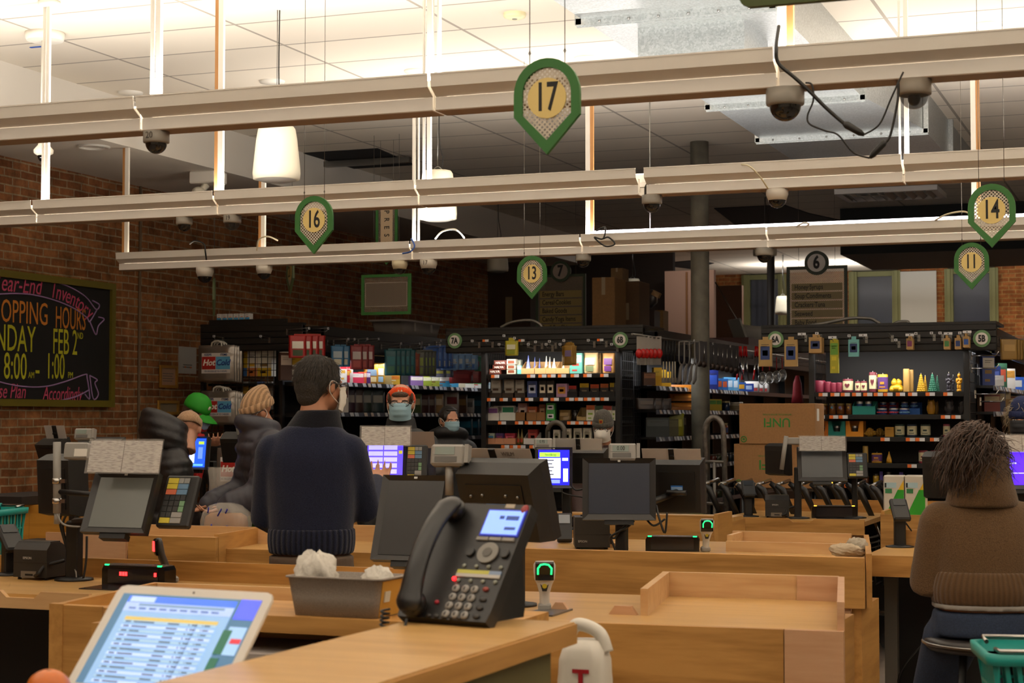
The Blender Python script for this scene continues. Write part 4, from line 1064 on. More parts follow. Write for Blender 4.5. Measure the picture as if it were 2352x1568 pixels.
for i, (x0, x1) in enumerate(((758, 790), (792, 826))): P6(3, 'cone', x0, x1, 1112, ['#7f6a2c', '#b8432e'], '%s thin pointed pack beside the white carton' % ('green', 'rust')[i])
P6(3, TR, 832, 958, 1150, ['#dcd8d4'], 'white carton with cut sides on the fourth 6B shelf', d=.12, front=.5)
P6(3, C, 876, 975, 1118, ['#a8322e', '#c9564c', '#e0d8d0'], 'red box inside the white carton on the fourth 6B shelf', style=2, y=GY+.13)
for i, (x0, x1, yt) in enumerate(((1140, 1206, 1122), (1256, 1322, 1108), (1352, 1436, 1106), (1452, 1532, 1102))): P6(3, C, x0, x1, yt, ['#d6d0bd', '#8f8a74', '#4e5a30'], 'small cream box, %s from the left behind the register display' % ORD[i], style=2)
# candles under 5B
G5 = ['candles on the top 5B shelf', 'jars and candles on the second 5B shelf', 'candles on the third 5B shelf', 'candles on the fourth 5B shelf', 'goods on the fifth 5B shelf']
def P5(s, kind, x0, x1, yt, c, lab, **kw): return put(kind, x0, x1, y5(yt), Z5[s], c, lab, z5, grp=G5[s], **kw)
for i, (x0, x1, yt) in enumerate(((182, 290, 602), (284, 345, 612), (338, 398, 622), (392, 446, 620))): P5(0, K, x0, x1, yt, ['#7a2438'], 'dark red rose shaped candle, %s from the left' % ORD[i], wick=False)
for i, (x0, x1, yt, lab) in enumerate(((447, 540, 588, 'wide heart label candle, largest of the low ones'), (562, 610, 610, 'small heart label candle, left of the small pair'), (612, 668, 608, 'small heart label candle, right of the small pair'), (687, 752, 527, 'tall burgundy heart label candle left of the purple one'))):
    P5(0, K, x0, x1, yt, ['#6e2a35', '#6e2a35'], 'burgundy and cream '+lab if 'burg' not in lab else lab, lb='#ddd3a8', heart=True)
P5(0, K, 742, 770, 545, ['#6e2a35', '#6e2a35'], 'burgundy candle half hidden behind the tall heart candle', y=GY+.17, lb='#ddd3a8')
P5(0, K, 762, 854, 546, ['#d8a52c', '#d8902c'], 'yellow candle with purple label on the top 5B shelf', lb='#5d3a80')
P5(0, 'heap', 866, 994, 588, ['#cfa21d'], 'yellow beeswax candle of clustered rounded figures')
P5(0, K, 995, 1052, 497, ['#b58f4e'], 'tall tan pillar candle, front of the pair', wick=False)
P5(0, K, 1050, 1090, 505, ['#a98446'], 'tall tan pillar candle, rear of the pair', wick=False, y=GY+.15)
P5(0, 'tree', 1112, 1194, 540, ['#d0a024'], 'yellow fir tree candle in front'); P5(0, 'tree', 1172, 1216, 560, ['#bd901e'], 'yellow fir tree candle behind its twin', y=GY+.16)
P5(0, 'tree', 1214, 1298, 538, ['#2f6f58'], 'green fir tree candle in front'); P5(0, 'tree', 1278, 1326, 560, ['#285f4b'], 'green fir tree candle behind its twin', y=GY+.16)
P5(0, 'figure', 1370, 1440, 535, ['#35323a'], 'black rounded figure candle'); P5(0, 'figure', 1432, 1462, 560, ['#2c2930'], 'black figure candle behind its twin', y=GY+.16)
P5(0, 'figure', 1464, 1532, 535, ['#d0941f'], 'golden rounded figure candle at the right end')
for i, (x0, x1, cc, nm) in enumerate(((236, 312, '#c2402a', 'red'), (322, 385, '#2f8aa5', 'blue'), (388, 466, '#5a4a8f', 'violet'), (472, 535, '#d09a2a', 'yellow'))): P5(1, J, x0, x1, 808, ['#5a3312', cc], 'amber candle jar with %s dot' % nm, lid='#7d6a3a')
P5(1, TR, 540, 742, 788, ['#1f8f87'], 'teal display carton with cut window on the second 5B shelf', d=.13, front=.62)
for i, x0 in enumerate((572, 650)): P5(1, 'tin', x0, x0+60, 788, ['#2b5c9c', '#4bb3ac'], '%s teal and blue tin inside the teal carton' % ('left', 'right')[i], y=GY+.13)
P5(1, TR, 752, 938, 800, ['#a8222e'], 'red display carton on the second 5B shelf', d=.1, front=.25, y=GY+.2)
P5(1, TR, 1046, 1146, 798, ['#2560b0'], 'blue display carton on the second 5B shelf', d=.12, front=.5, y=GY+.17)
for i, (x0, x1, yt, c1, c2, lab, yy, zo) in enumerate(((754, 846, 852, '#25407c', '#c23b48', 'red scalloped tin, front left of the red carton', .09, 0), (862, 948, 852, '#25407c', '#c23b48', 'red scalloped tin, front right of the red carton', .09, 0), (954, 1044, 852, '#2a4f9c', '#7fb2d8', 'blue scalloped tin before the blue carton', .09, 0),
                                               (785, 842, 795, '#25407c', '#a83340', 'red tin raised behind the front left tin', .21, .05), (868, 930, 795, '#25407c', '#a83340', 'red tin raised behind the front right tin', .21, .05), (975, 1036, 795, '#2a4f9c', '#6fa2c8', 'blue tin raised at the left of the blue carton', .2, .05), (1062, 1118, 795, '#2a4f9c', '#6fa2c8', 'blue tin raised inside the blue carton', .2, .05))):
    P5(1, 'tin', x0, x1, yt, [c1, c2], lab, y=GY+yy, zoff=zo)
P5(1, 'owl', 1206, 1280, 776, ['#9a6d16'], 'amber owl candle in front'); P5(1, 'owl', 1268, 1312, 790, ['#7a5512'], 'amber owl candle behind its twin', y=GY+.17)
P5(1, 'owl', 1366, 1446, 776, ['#2a272b'], 'black owl candle left of the curly head'); P5(1, 'owl', 1490, 1536, 785, ['#211f22'], 'black owl candle at the right end', y=GY+.12)
for i, (x0, x1, cc, nm) in enumerate(((218, 318, '#d07420', 'orange'), (322, 472, '#178078', 'teal'), (480, 634, '#dd8f1f', 'yellow orange'))):
    P5(2, TR, x0, x1, 968, [cc], '%s display carton with notched front on the third 5B shelf' % nm, d=.12, vcut=True)
    P5(2, 'tin', (x0+x1)/2-24, (x0+x1)/2+24, 1010, ['#4a4640', '#8d877c'], 'small tin seen through the notch of the %s carton' % nm, y=GY+.13)
P5(2, 'lotus', 640, 736, 1032, ['#a87c22'], 'golden lotus candle, left of the pair'); P5(2, 'lotus', 724, 826, 1035, ['#8f681c'], 'golden lotus candle, right and behind', y=GY+.15)
P5(2, C, 830, 908, 1022, ['#a87a1c'], 'square beeswax block candle beside the lotus pair', d=.06, name='block_candle', cat='candle')
for i, (x0, x1, cc, nm) in enumerate(((914, 1000, '#273a33', 'green'), (1024, 1112, '#232f45', 'blue'), (1146, 1234, '#2c3733', 'grey'), (1350, 1412, '#8d3348', 'rose'))): P5(2, K, x0, x1, 994, [cc, '#2a3a34'], 'cream labelled pillar candle with %s wax' % nm, lb='#c9c2a0', wick=False)
P5(3, K, 624, 674, 1192, ['#b99a52'], 'plain yellow pillar candle above the keypad', wick=False)
P5(3, K, 700, 796, 1256, ['#c99a2c', '#d8902c'], 'wide yellow candle with purple label on the fourth 5B shelf', lb='#5a3470')
P5(3, 'cone', 838, 888, 1242, ['#c9971f', '#b98718'], 'yellow tapered beehive candle', name='beehive_candle', cat='candle')
for i, (x0, x1) in enumerate(((1126, 1210), (1230, 1322))): P5(3, K, x0, x1, 1232, ['#8f3340', '#7a2c30'], 'red and cream labelled candle, %s of the pair' % ('left', 'right')[i], lb='#cfc6a4', wick=False)
P5(4, J, 712, 770, 1442, ['#b58f2a', '#d9c060'], 'yellow jar on the fifth 5B shelf', lid='#2a2620'); P5(4, C, 780, 806, 1420, ['#4a3a8c'], 'narrow violet box on the fifth 5B shelf'); P5(4, J, 822, 882, 1426, ['#2a2620', '#4a4436'], 'black jar behind the paper towels', lid='#4a463e'); P5(4, C, 955, 988, 1428, ['#4a3a8c'], 'second violet box behind the paper towels')
P5(4, J, 620, 680, 1465, ['#5a3018', '#7a4020'], 'dark amber jar behind the keypad on the fifth 5B shelf', lid='#3a2a1a')
# things hanging on the headers
def hang(x0, x1, y0, y1, y, c, lab, fn='carton', n=1, dy=.02, name='hanging_box', cat='box', d=.03, grp=None, dx=0, **kw):
    for k in range(n):
        a = at_y(x0, y0, y); e = at_y(x1, y1, y); w = e.x-a.x; h = a.z-e.z
        b = carton(w, h, d, c, **kw) if fn == 'carton' else pouch(w, h, d, c)
        b.span(-w*.22, w*.22, -.002, .002, h, h+.022, mat(c[0], .5))
        solo(b, name, lab if n == 1 else '%s, %s from the front' % (lab, ORD[k]), cat, ((a.x+e.x)/2+dx*k, y+dy*k+.02, e.z-.002*k), group=grp)
hy = GY-.17
def hz(x0, x1, y0, y1, c, lab, **kw): hang(z5(x0), z5(x1), y5(y0), y5(y1), hy, c, lab, grp='boxes hanging at the 5B header', **kw)
hang(1742, 1772, 780, 841, hy, ['#a98a55', '#2b3f73', '#d9d3c0'], 'kraft and blue hanging box left of the 6A marker', style=2, grp='boxes hanging at the 5B header')
hang(1801, 1831, 780, 841, hy, ['#a98a55', '#2b3f73', '#d9d3c0'], 'kraft and blue hanging box right of the 6A marker', style=2, grp='boxes hanging at the 5B header')
hz(146, 262, 212, 352, ['#b08d58', '#27345e', '#c9b48a'], 'row of kraft hanging boxes with a dark blue flame', n=3, dy=.035, style=2)
hz(337, 414, 236, 535, ['#a9a327', '#5f8f2e', '#c9b92e'], 'tall yellow green incense pack hanging under the header', style=0)
hz(502, 597, 232, 386, ['#6fb0b0', '#27345e', '#c4bd4a'], 'light teal hanging pack with a dark flame', style=2)
for x0, x1, y0, cc, nm in ((1024, 1084, 222, '#7a3560', 'plum'), (1360, 1418, 222, '#3f7a44', 'green'), (1460, 1518, 220, '#2b3f73', 'navy'), (1533, 1592, 205, '#2f55a0', 'blue')): hz(x0, x1, y0, y0+98, ['#b08d58', cc], 'small kraft hanging box with %s picture' % nm, n=2, dy=.05, style=2)
hang(z7(626), z7(768), y7(192), y7(346), hy, ['#b3a928', '#d9d6b8', '#8f9a2c'], 'yellow green pouch hanging on the 6B header', fn='pouch', name='pouch_bag', cat='bag', grp='pouches on the 6B header')
for k, (dx_, dz_) in enumerate(((0, 0), (18, -6), (36, 4), (-14, 8))):
    hang(z7(1236+dx_), z7(1340+dx_), y7(240+dz_), y7(440+dz_), hy+.012*k, ['#8f6a1c', '#6e5a80', '#7a5a18'], 'amber dried fruit pouch hanging on the 6B header, %s' % ('frontmost', 'second', 'third', 'rearmost')[k], fn='pouch', name='pouch_bag', cat='bag', d=.015, grp='pouches on the 6B header')
# insulated bags at the left end
M_FOIL = mat('#9d968f', .28, .75, bump=.5, bscale=22)
def hotcold(x0, x1, y0, y1, n, where, y=GY-.10, rz=0):
    for k in range(n):
        a = at_y(x0, y0, y); e = at_y(x1, y1, y); w = e.x-a.x; h = a.z-e.z
        lab = 'silver insulated bag with red Hot and blue Cold panels, %s' % where+(', %s from the front' % ORD[k] if n > 1 else '')
        t = thing('insulated_bag', lab, 'bag', ((a.x+e.x)/2+.012*k, y+.022*k, e.z-.004*k), rz, 'silver insulated bags')
        b = MB(M_FOIL); R = []
        for z, dd in ((0, .3), (.08, 1), (.5, .8), (.9, .5), (1, .15)):
            R.append([V((w/2*xx*(1+.01*sin(9*z+k)), .009*dd*s_, h*z)) for s_ in (-1, 1) for xx in ([-1, -.5, 0, .5, 1] if s_ < 0 else [1, .5, 0, -.5, -1])])
        b.loft(R); b.build('body', t)
        b = MB(mat('#c9c4ba', .4)); b.tube([(-.05, 0, h-.01), (-.045, 0, h+.02), (-.02, 0, h+.034), (.02, 0, h+.034), (.045, 0, h+.02), (.05, 0, h-.01)], .008, n=8); b.build('handle', t)
        if k == 0:
            yy = -.0105
            def pan(x0_, x1_, z0, z1, cc, dy=0): 
                q = MB(mat(cc, .4)); q.span(x0_*w, x1_*w, yy-.001-dy, yy-dy, z0*h, z1*h); return q
            b = pan(-.4, .4, .22, .78, '#cfc9c4'); pl = b.build('label_panel', t)
            b = pan(-.39, -.01, .33, .68, '#a8241f', .001); b.text('Hot', (-.2*w, yy-.003, .51*h), .075*w/.36, mat('#eee6dc', .5), shear=.25, bold=.002); b.build('red_panel', pl)
            b = pan(.0, .4, .33, .68, '#5fa8cf', .001); b.text('Cold', (.2*w, yy-.003, .51*h), .07*w/.36, mat('#1f3f8c', .5), shear=.25, bold=.002); b.build('blue_panel', pl)
            b = MB(mat('#23386e', .5)); b.text('KEEPS', (-.22*w, yy-.003, .73*h), .026, bold=.0005); b.text('ITEMS', (.22*w, yy-.003, .73*h), .026, bold=.0005); b.text('OR FROZEN UP TO 3 HOURS', (0, yy-.003, .275*h), .021, sx=.8); b.build('lettering', pl)
hotcold(457, 538, 793, 875, 4, 'upper bundle')
hotcold(463, 540, 897, 972, 4, 'lower bundle', y=GY-.12)
b = MB(mat('#a87440', .5)); a = at_y(497, 1128, 9.6); e = at_y(590, 1128, 9.6); b.span(a.x, e.x, 9.5, 9.75, 0, a.z-.001); solo(b, 'bagging_shelf', 'narrow wooden bagging shelf under the loose insulated bag', 'shelf')
hotcold(500, 586, 1028, 1128, 1, 'standing beside the cashier', y=9.6)
for x, y in ((478, 774), (585, 774)):
    q = at_y(x, y, GY-.2); hook(LG, q.x+.06, GY-.05, q.z-.02, .15, (.022,))
q = at_y(595, 892, GY-.1); hook(LG, q.x, GY-.03, q.z, .08, (.02,))
# boxes behind the grid and along the left run
def ID(v): return v
def PL(kind, x0, x1, yt, yb, c, lab, y=GY+.06, **kw): return put(kind, x0, x1, yt, at_y((x0+x1)/2, yb, y).z, c, lab, ID, y=y, grp='packs at the left end display', **kw)
for i, (x0, x1, c, nm) in enumerate(((552, 567, ['#cfa81f', '#3f6fb0'], 'yellow and blue'), (568, 590, ['#d9d0c4', '#c9733a', '#d8a52c'], 'white and orange'), (591, 623, ['#d8d2c2', '#cfa81f', '#8a6a3a'], 'white and yellow'))): PL(C, x0, x1, 804, 864, c, '%s cereal box behind the wire grid' % nm, style=1)
for i, (x0, x1, c, nm) in enumerate(((556, 572, ['#8f8a84', '#b08a30'], 'grey'), (574, 588, ['#4a4038', '#a8742a'], 'brown'), (590, 606, ['#4a5f8f', '#c9c2b8'], 'blue'), (608, 624, ['#8a847c', '#6a5a4a'], 'pale grey'))): PL(C, x0, x1, 876, 940, c, '%s box low behind the wire grid' % nm, style=0)
for i, x0 in enumerate((501, 514, 527, 540, 553, 566)):
    q = at_y(x0+6, 746, GY+.05); b = carton(.042, .05, .06, ['#d8d4d0', '#3f9ad0', '#d0602c'], style=1); solo(b, 'carton', 'blue and white small box on top of the left display, %s from the left' % ORD[i], 'box', (q.x, q.y, 2.371 if q.x > -7.74 else 2.371), group='small boxes on the left display')
# face of the left run
def side(kind, px, yb, X, w, h, c, lab, rz=radians(58), d=.05, name=None, cat=None, z=None, grp='packs along the left snack run', **kw):
    q = at_x(px, yb, X); z = q.z if z is None else z
    if kind == 'carton': b = carton(w, h, d, c, **kw)
    elif kind == 'pouch': b = pouch(w, h, d, c)
    elif kind == 'jar': b = jar(w, h, c, **kw)
    elif kind == 'tin': b = tin(w, h, c)
    else: b = cone(w, h, c[0], c[1])
    return solo(b, name or NAMES[kind], lab, cat or CATS[kind], (q.x, q.y, z), rz, grp)
xs_ = XL-.09
# on the top shelf of the left run: x px, height px, colours
for px, hp, w, c, nm, kd in ((655, 62, .09, ['#4a2c20', '#c9b8a8'], 'dark brown tall box', C), (668, 64, .16, ['#e2ddd2', '#d9b21f', '#5a3f2a'], 'white VITABELLA like cereal box', C), (684, 60, .1, ['#d8a528', '#e8d8a8'], 'yellow cereal box', C), (786, 56, .06, ['#dcd6cc', '#c92c3a', '#d0a03a'], 'white and crimson tall box', C), (800, 58, .06, ['#dad4ca', '#c22a38', '#d0a03a'], 'second white and crimson tall box', C),
                         (790, 30, .08, ['#c22336', '#d9a040'], 'red snack box', C), (816, 24, .13, ['#e03a5a', '#f0e0d8'], 'hot pink low box', C), (830, 26, .07, ['#d9652a', '#e8d0b0'], 'orange low box', C), (838, 26, .08, ['#5b2a72', '#d9cfe0'], 'purple low box', C), (852, 44, .13, ['#d9982a', '#7a8fa0', '#e0c890'], 'yellow leaning pouch', P), (868, 48, .13, ['#dba43a', '#e8e0cc', '#9fc3d8'], 'yellow and white leaning pouch', P), (884, 46, .1, ['#b59a62', '#8a6f3f'], 'tan carton pair', C),
                         (897, 22, .15, ['#e0b03a', '#d98030', '#f0e0b0'], 'yellow pasta box', C), (955, 22, .12, ['#8d6aa0', '#e8dcd0'], 'lilac snack box', C), (972, 22, .14, ['#9fae3c', '#e6e2b8'], 'lime green snack box', C), (988, 23, .16, ['#b6c04a', '#efe8c8', '#8a6a3a'], 'pale green snack box', C), (1010, 24, .18, ['#3f9ac4', '#e8e0d0', '#8a5a3a'], 'blue snack box with cookies', C), (1030, 22, .18, ['#4aa4c9', '#f0ead8', '#7a4a3a'], 'second blue snack box with cookies', C), (1048, 18, .16, ['#d8cfae', '#b08a50'], 'beige snack box', C), (1066, 17, .18, ['#e4dfd4', '#4f9a5a'], 'white and green snack box', C), (1085, 17, .18, ['#dcd8d0', '#4f8a4a', '#c0392b'], 'second white and green snack box', C), (1102, 14, .2, ['#c4d0d0', '#7fa0b0'], 'pale blue snack box', C)):
    q = at_x(px, 880, xs_); dd = depth(q)
    side(kd, px, 880, xs_, w*1.15, hp*dd/4000*1.02, c, nm+' on the top shelf of the left snack run', z=zl1+.001, rz=radians(50))
for i, (px, hp, w, c, nm) in enumerate(((782, 62, .12, ['#cfc8c0', '#6a3a30'], 'white printed box'), (802, 54, .12, ['#3a2430', '#8a8078'], 'dark purple bag'), (820, 54, .12, ['#45302a', '#a09488'], 'dark rust bag'), (840, 54, .12, ['#2f3a32', '#8f8a80'], 'dark green bag'), (866, 54, .14, ['#2a3a3c', '#9a958a'], 'dark teal bag'), (952, 44, .14, ['#5a6a40', '#c9b88a'], 'olive bag'), (970, 42, .14, ['#4a2a24', '#7a6a60'], 'brown bag'), (985, 42, .14, ['#5c3a34', '#8a7a70'], 'rusty bag'), (1003, 44, .14, ['#b08a5a', '#d9c8a8'], 'gold topped bag'), (1036, 50, .16, ['#c4b8ac', '#7a2a2a'], 'white speckled bag'), (1058, 44, .14, ['#5a4028', '#8a6a3a'], 'brown pack'), (1072, 34, .16, ['#a8a29c', '#6a6a6a'], 'silver pack'), (1094, 40, .3, ['#1d3f4f', '#2f6f8a'], 'dark blue pack'))):
    q = at_x(px, 948, xs_); dd = depth(q)
    side(P if i else C, px, 948, xs_, w*1.1, hp*dd/4000, c, nm+' on the second shelf of the left snack run', z=zl2+.001, rz=radians(45))
for i, (px, w) in enumerate(((1066, .2), (1082, .2), (1098, .2))):
    q = at_x(px, 998, xs_); side(P, px, 998, xs_, w, .2, ['#1f4f66', '#2a7a9a', '#16303a'], 'dark blue bag low on the left run, %s from the left' % ORD[i], z=zl3+.001, rz=radians(45))
# pouches hanging on the left run
def hclus(px0, px1, n, y0, y1, w, c, nm, X=XL+.12, fn=P, rz=radians(38)):
    for k in range(n):
        px = px0+(px1-px0)*(k+.5)/n; a = at_x(px, y0, X); e = at_x(px, y1, X); h = a.z-e.z
        b = pouch(w, h, .02, c); b.span(-w*.2, w*.2, -.001, .001, h-.005, h+.012, mat(c[0], .4))
        solo(b, 'hanging_pouch', '%s hanging on the left run, %s from the left' % (nm, ORD[k]) if n > 1 else nm+' hanging on the left run', 'bag', tuple(e), rz+random.uniform(-.12, .12), 'pouches hanging on the left run')
        if k in (0, n-1): hook(RL, XL+.02, a.y, a.z+.03, .2, (.03,), dirv=(1, 0))
hclus(676, 735, 4, 770, 822, .15, ['#a81f1c', '#e8e0d4', '#3a4a2a'], 'red soup pouch')
hclus(768, 796, 2, 794, 842, .12, ['#2f6a94', '#a8b8c0', '#c9c2a8'], 'blue snack pouch')
hclus(812, 852, 3, 793, 848, .12, ['#8f2a2a', '#d8c8c0', '#b04a40'], 'dark red pouch')
hclus(892, 946, 5, 803, 862, .12, ['#1f5c62', '#24747a', '#3a6a4a'], 'teal snack pouch')
hclus(946, 958, 1, 812, 862, .11, ['#8f3a1c', '#a8502a'], 'orange brown pouch')
hclus(958, 992, 4, 806, 864, .13, ['#5a5a4c', '#8a9a3a', '#6a7a2a'], 'grey green pouch')
hclus(984, 1028, 4, 796, 846, .17, ['#2f5aa8', '#4a78c0', '#9aa4b0'], 'deep blue pouch')
hclus(1026, 1084, 4, 815, 849, .2, ['#7fa8d8', '#c0cbd2', '#4a78c0'], 'pale blue pouch')
hclus(1084, 1108, 3, 820, 858, .18, ['#3f7f62', '#8a3a58', '#3f7f62'], 'green pouch with a plum band')
hclus(1050, 1106, 3, 852, 880, .26, ['#7a1f20', '#8f2a2a'], 'dark red low pouch')
hclus(995, 1045, 3, 846, 866, .2, ['#6a6a78', '#b0a850'], 'dim grey pouch behind the blue ones', X=XL+.02)
# bin on top of the left run
q0 = at_x(880, 770, -7.05)
t = thing('storage_bin', 'pale grey ribbed plastic bin upside on top of the left shelf run', 'bin', (-7.05, at_x(934, 770, -7.05).y, 2.321))
b = MB(mat('#8d847c', .6))
def rrect(w, d, r, n=4): return [(sx*(w/2-r)+r*cos(a0+pi/2*i/n), sy*(d/2-r)+r*sin(a0+pi/2*i/n)) for sx, sy, a0 in ((1, 1, 0), (-1, 1, pi/2), (-1, -1, pi), (1, -1, 1.5*pi)) for i in range(n+1)]
hh = .15
b.loft([[V((x*k, y*k, z)) for x, y in rrect(.36, .95, .03)] for k, z in ((.86, 0), (.9, hh*.45), (.905, hh*.47), (.95, hh*.85), (1.04, hh*.87), (1.05, hh), (1.0, hh), (.95, hh-.01), (.85, .01))]); b.build('body', t)
for yy in (-.2, .2):
    b = MB(mat('#958c84', .6)); b.box((.177, yy, hh*.6), (.012, .02, hh*.55)); b.build('rib', t)
# ---------------------------------------------------------------- utensils on the 6B side, rear clutter, carts
XU = X6+.14
def U(name, lab, cat, px, y0, y1, X, fn, grp, rz=radians(40)):
    a = at_x(px, y0, X); e = at_x(px, y1, X)
    b = MB(); fn(b, a.z-e.z); return solo(b, name, lab, cat, tuple(e), rz, grp)
M_RED = mat('#b3120f', .35); M_GREYP = mat('#6d6862', .45); M_CHROME = mat('#b8b5b0', .22, 1)
def spat_red(b, h):
    b.ell((0, 0, h*.4), (.03, .018, h*.17), M_RED); b.span(-.02, .02, -.002, .002, h*.5, h, mat('#a8a098', .3, alpha=.6)); b.span(-.018, .018, -.001, .001, 0, h*.3, mat('#8a8278', .3, alpha=.5))
for i, px in enumerate((1468, 1477, 1486, 1495, 1504, 1514)): U('red_scoop', 'red kitchen tool in clear packing, %s from the left of the hanging row' % ORD[i], 'utensil', px, 772, 838, XU, spat_red, 'red tools hanging at aisle 6B')
def blackstick(b, h): b.cyl((0, 0, h*.5), (0, 0, h), .008, mat('#15130f', .5)); b.cyl((0, 0, 0), (0, 0, h*.5), .005, mat('#b9a98a', .5)); b.box((0, 0, h*.05), (.03, .006, h*.12), mat('#6a6258', .5))
for i, px in enumerate((1524, 1531, 1538, 1545, 1551)): U('black_turner', 'black handled kitchen tool, %s from the left beside the red ones' % ORD[i], 'utensil', px, 782, 878, XU, blackstick, 'black tools hanging at aisle 6B')
def greyspat(b, h):
    b.tube([(-.022, 0, h), (-.024, 0, h*.55), (-.01, 0, h*.45)], .006, M_GREYP, n=6); b.tube([(.022, 0, h), (.024, 0, h*.55), (.01, 0, h*.45)], .006, M_GREYP, n=6); b.cyl((-.022, 0, h), (.022, 0, h), .006, M_GREYP)
    b.tube([(0, 0, h*.48), (-.012, 0, h*.35), (-.02, 0, h*.1), (-.035, 0, 0)], .012, M_GREYP, n=6, rs=[.01, .014, .018, .008])
for i, px in enumerate((1566, 1578, 1590, 1601)): U('grey_tongs', 'grey looped kitchen tongs, %s from the left before the column' % ORD[i], 'utensil', px, 785, 882, XU+.12, greyspat, 'grey tongs hanging at aisle 6B')
def darktool(b, h): b.span(-.03, .03, -.004, .004, h*.1, h, mat('#231a18', .4)); b.cyl((0, -.006, h*.3), (.004, -.006, h*.85), .004, M_CHROME); b.ell((0, -.004, h*.18), (.026, .01, h*.12), mat('#3a2c24', .3, .5))
for i in range(9): U('dark_utensil', 'dark carded kitchen tool, %s of the row running from the column to the red handles' % ORD[i], 'utensil', 1606+i*10.5, 783+i*1.4, 846+i*2.2, XU+.1, darktool, 'dark tools hanging at aisle 6B')
def redtong(b, h):
    for s_ in (-1, 1): b.tube([(s_*.006, 0, h), (s_*.014, 0, h*.7)], .012, M_RED, n=8); b.tube([(s_*.014, 0, h*.7), (s_*.02, 0, h*.3), (s_*.035, 0, 0)], .008, M_CHROME, n=6)
    b.tube([(-.035, 0, 0), (-.02, 0, h*.3)], .009, M_RED, n=6)
for i, px in enumerate((1700, 1712, 1738)): U('red_tongs', 'chrome tongs with red grips, %s from the left near the 6A marker' % ORD[i], 'utensil', px, 795, 872, XU+.1, redtong, 'red tongs hanging at aisle 6B')
def strain(b, h):
    b.tube([(.045*cos(a), 0, h*.3+.06*sin(a)) for a in [2*pi*i/18 for i in range(18)]], .004, M_CHROME, n=5, closed=True); b.cyl((0, 0, h*.55), (0, 0, h), .005, M_RED); b.ell((0, .012, h*.3), (.042, .03, .055), mat('#a8a49c', .3, .8, alpha=.45), n=14, k=8)
for i, (px, y1) in enumerate(((1752, 890), (1768, 888), (1784, 885), (1797, 880))): U('wire_strainer', 'wire mesh strainer hanging left of the cartons, %s from the left' % ORD[i], 'utensil', px, 820, y1, XU+.12, strain, 'strainers hanging at aisle 6B')
def mitt(b, h): b.loft([[V((x*w_, y*.02, z*h)) for x, y in ((-1, 0), (-.5, -1), (.5, -1), (1, 0), (.5, 1), (-.5, 1))] for z, w_ in ((0, .075), (.3, .06), (.7, .05), (1, .02))], mat('#7a1118', .7))
U('red_cloth', 'red cloth mitt hanging beside the upper carton', 'cloth', 1832, 862, 925, XU+.1, mitt, None)
a6 = X6-.03
def S6(kind, px, hp, w, z, c, lab, **kw):
    q = at_x(px, 900, a6); dd = depth(q); return side(kind, px, 900, a6, w, hp*dd/4000, c, lab, z=z+.001, rz=radians(35), grp='goods on the 6B aisle shelves', **kw)
S6(C, 1490, 30, .1, z61, ['#4a2c1a', '#8a5a3a'], 'brown box behind the black handles on the top utensil shelf')
for i, px in enumerate((1509, 1520, 1530)): S6(C, px, 42-4*i, .07, z61, ['#d9a414', '#e0b83a'], 'bright yellow pack on the utensil shelf, %s from the left' % ORD[i])
for i, (px, hp, w, c) in enumerate(((1636, 44, .1, ['#16246e', '#2f4fb0']), (1648, 26, .09, ['#2f6fb5', '#c9602f']), (1660, 26, .09, ['#2a66ad', '#b8502a']), (1672, 30, .1, ['#5fa8d8', '#c9dcea']), (1684, 30, .1, ['#6fb0dc', '#d8e4ee']), (1698, 20, .12, ['#2456a8', '#d9a02c']), (1714, 18, .14, ['#1e3f9c', '#9fb8dc']))): S6(C, px, hp, w, z61, c, 'blue food box right of the column, %s from the left' % ORD[i], style=2)
for i, px in enumerate((1728, 1740, 1750)): S6(P, px, 24, .16, z61, ['#c4bdb6', '#d9d4cf', '#a83a3a'], 'white bag with red print right of the blue boxes, %s from the left' % ORD[i])
for k in range(3): S6(P, 1570, 17, .3, z62+.077*k, ['#c9781a', '#dc8c22'], 'glossy orange bag left of the column, %s of the pile' % ('bottom', 'middle', 'topmost')[k])
for i, px in enumerate((1483, 1502, 1520)): S6(P, px, 26, .17, z62, ['#3a2f2a', '#52443a'], 'dark bag on the second utensil shelf, %s from the left' % ORD[i])
for i, (px, c, nm) in enumerate(((1634, ['#b59a1e', '#4f8a2f'], 'yellow'), (1646, ['#b59a1e', '#4f8a2f'], 'second yellow'))): S6(C, px, 26, .08, z62, c, nm+' carton on the second shelf right of the column')
S6(J, 1667, 22, .08, z62, ['#22304a'], 'dark blue jar on the second shelf right of the column', lid='#b8a878'); S6(J, 1688, 20, .17, z62, ['#b5a892'], 'wide cream tub on the second shelf right of the column', lid='#cfc6b4', label='#7a6a4a')
S6(J, 1663, 26, .07, z63, ['#a8502a'], 'orange jar with pale lid on the third shelf right of the column', lid='#c4b48a', label='#3a4a8a')
S6(P, 1552, 52, .15, z63, ['#8f8a1e', '#b5ae3a'], 'yellow green bottle bag on the third utensil shelf'); S6(C, 1535, 40, .16, z63, ['#4a4420', '#5a5430'], 'dark olive pack on the third utensil shelf'); S6(C, 1508, 44, .2, z63, ['#2f3432', '#4a4f4c'], 'dim grey box on the third utensil shelf'); S6(C, 1566, 46, .06, z63, ['#3c3430', '#7a6a5a'], 'narrow printed box left of the column on the third shelf')
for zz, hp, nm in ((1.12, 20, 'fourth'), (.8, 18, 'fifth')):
    for i, (px, c) in enumerate(((1636, '#6a2f1f'), (1648, '#3a3f24'), (1662, '#7a4a1f'), (1676, '#2f3a3f'), (1500, '#3f3a34'), (1530, '#5a2a22'), (1560, '#3a3226'))): S6(J, px, hp, .08, zz, [c], 'dim jar on the %s utensil aisle shelf, %s along' % (nm, ORD[i]), lid='#6a6258')
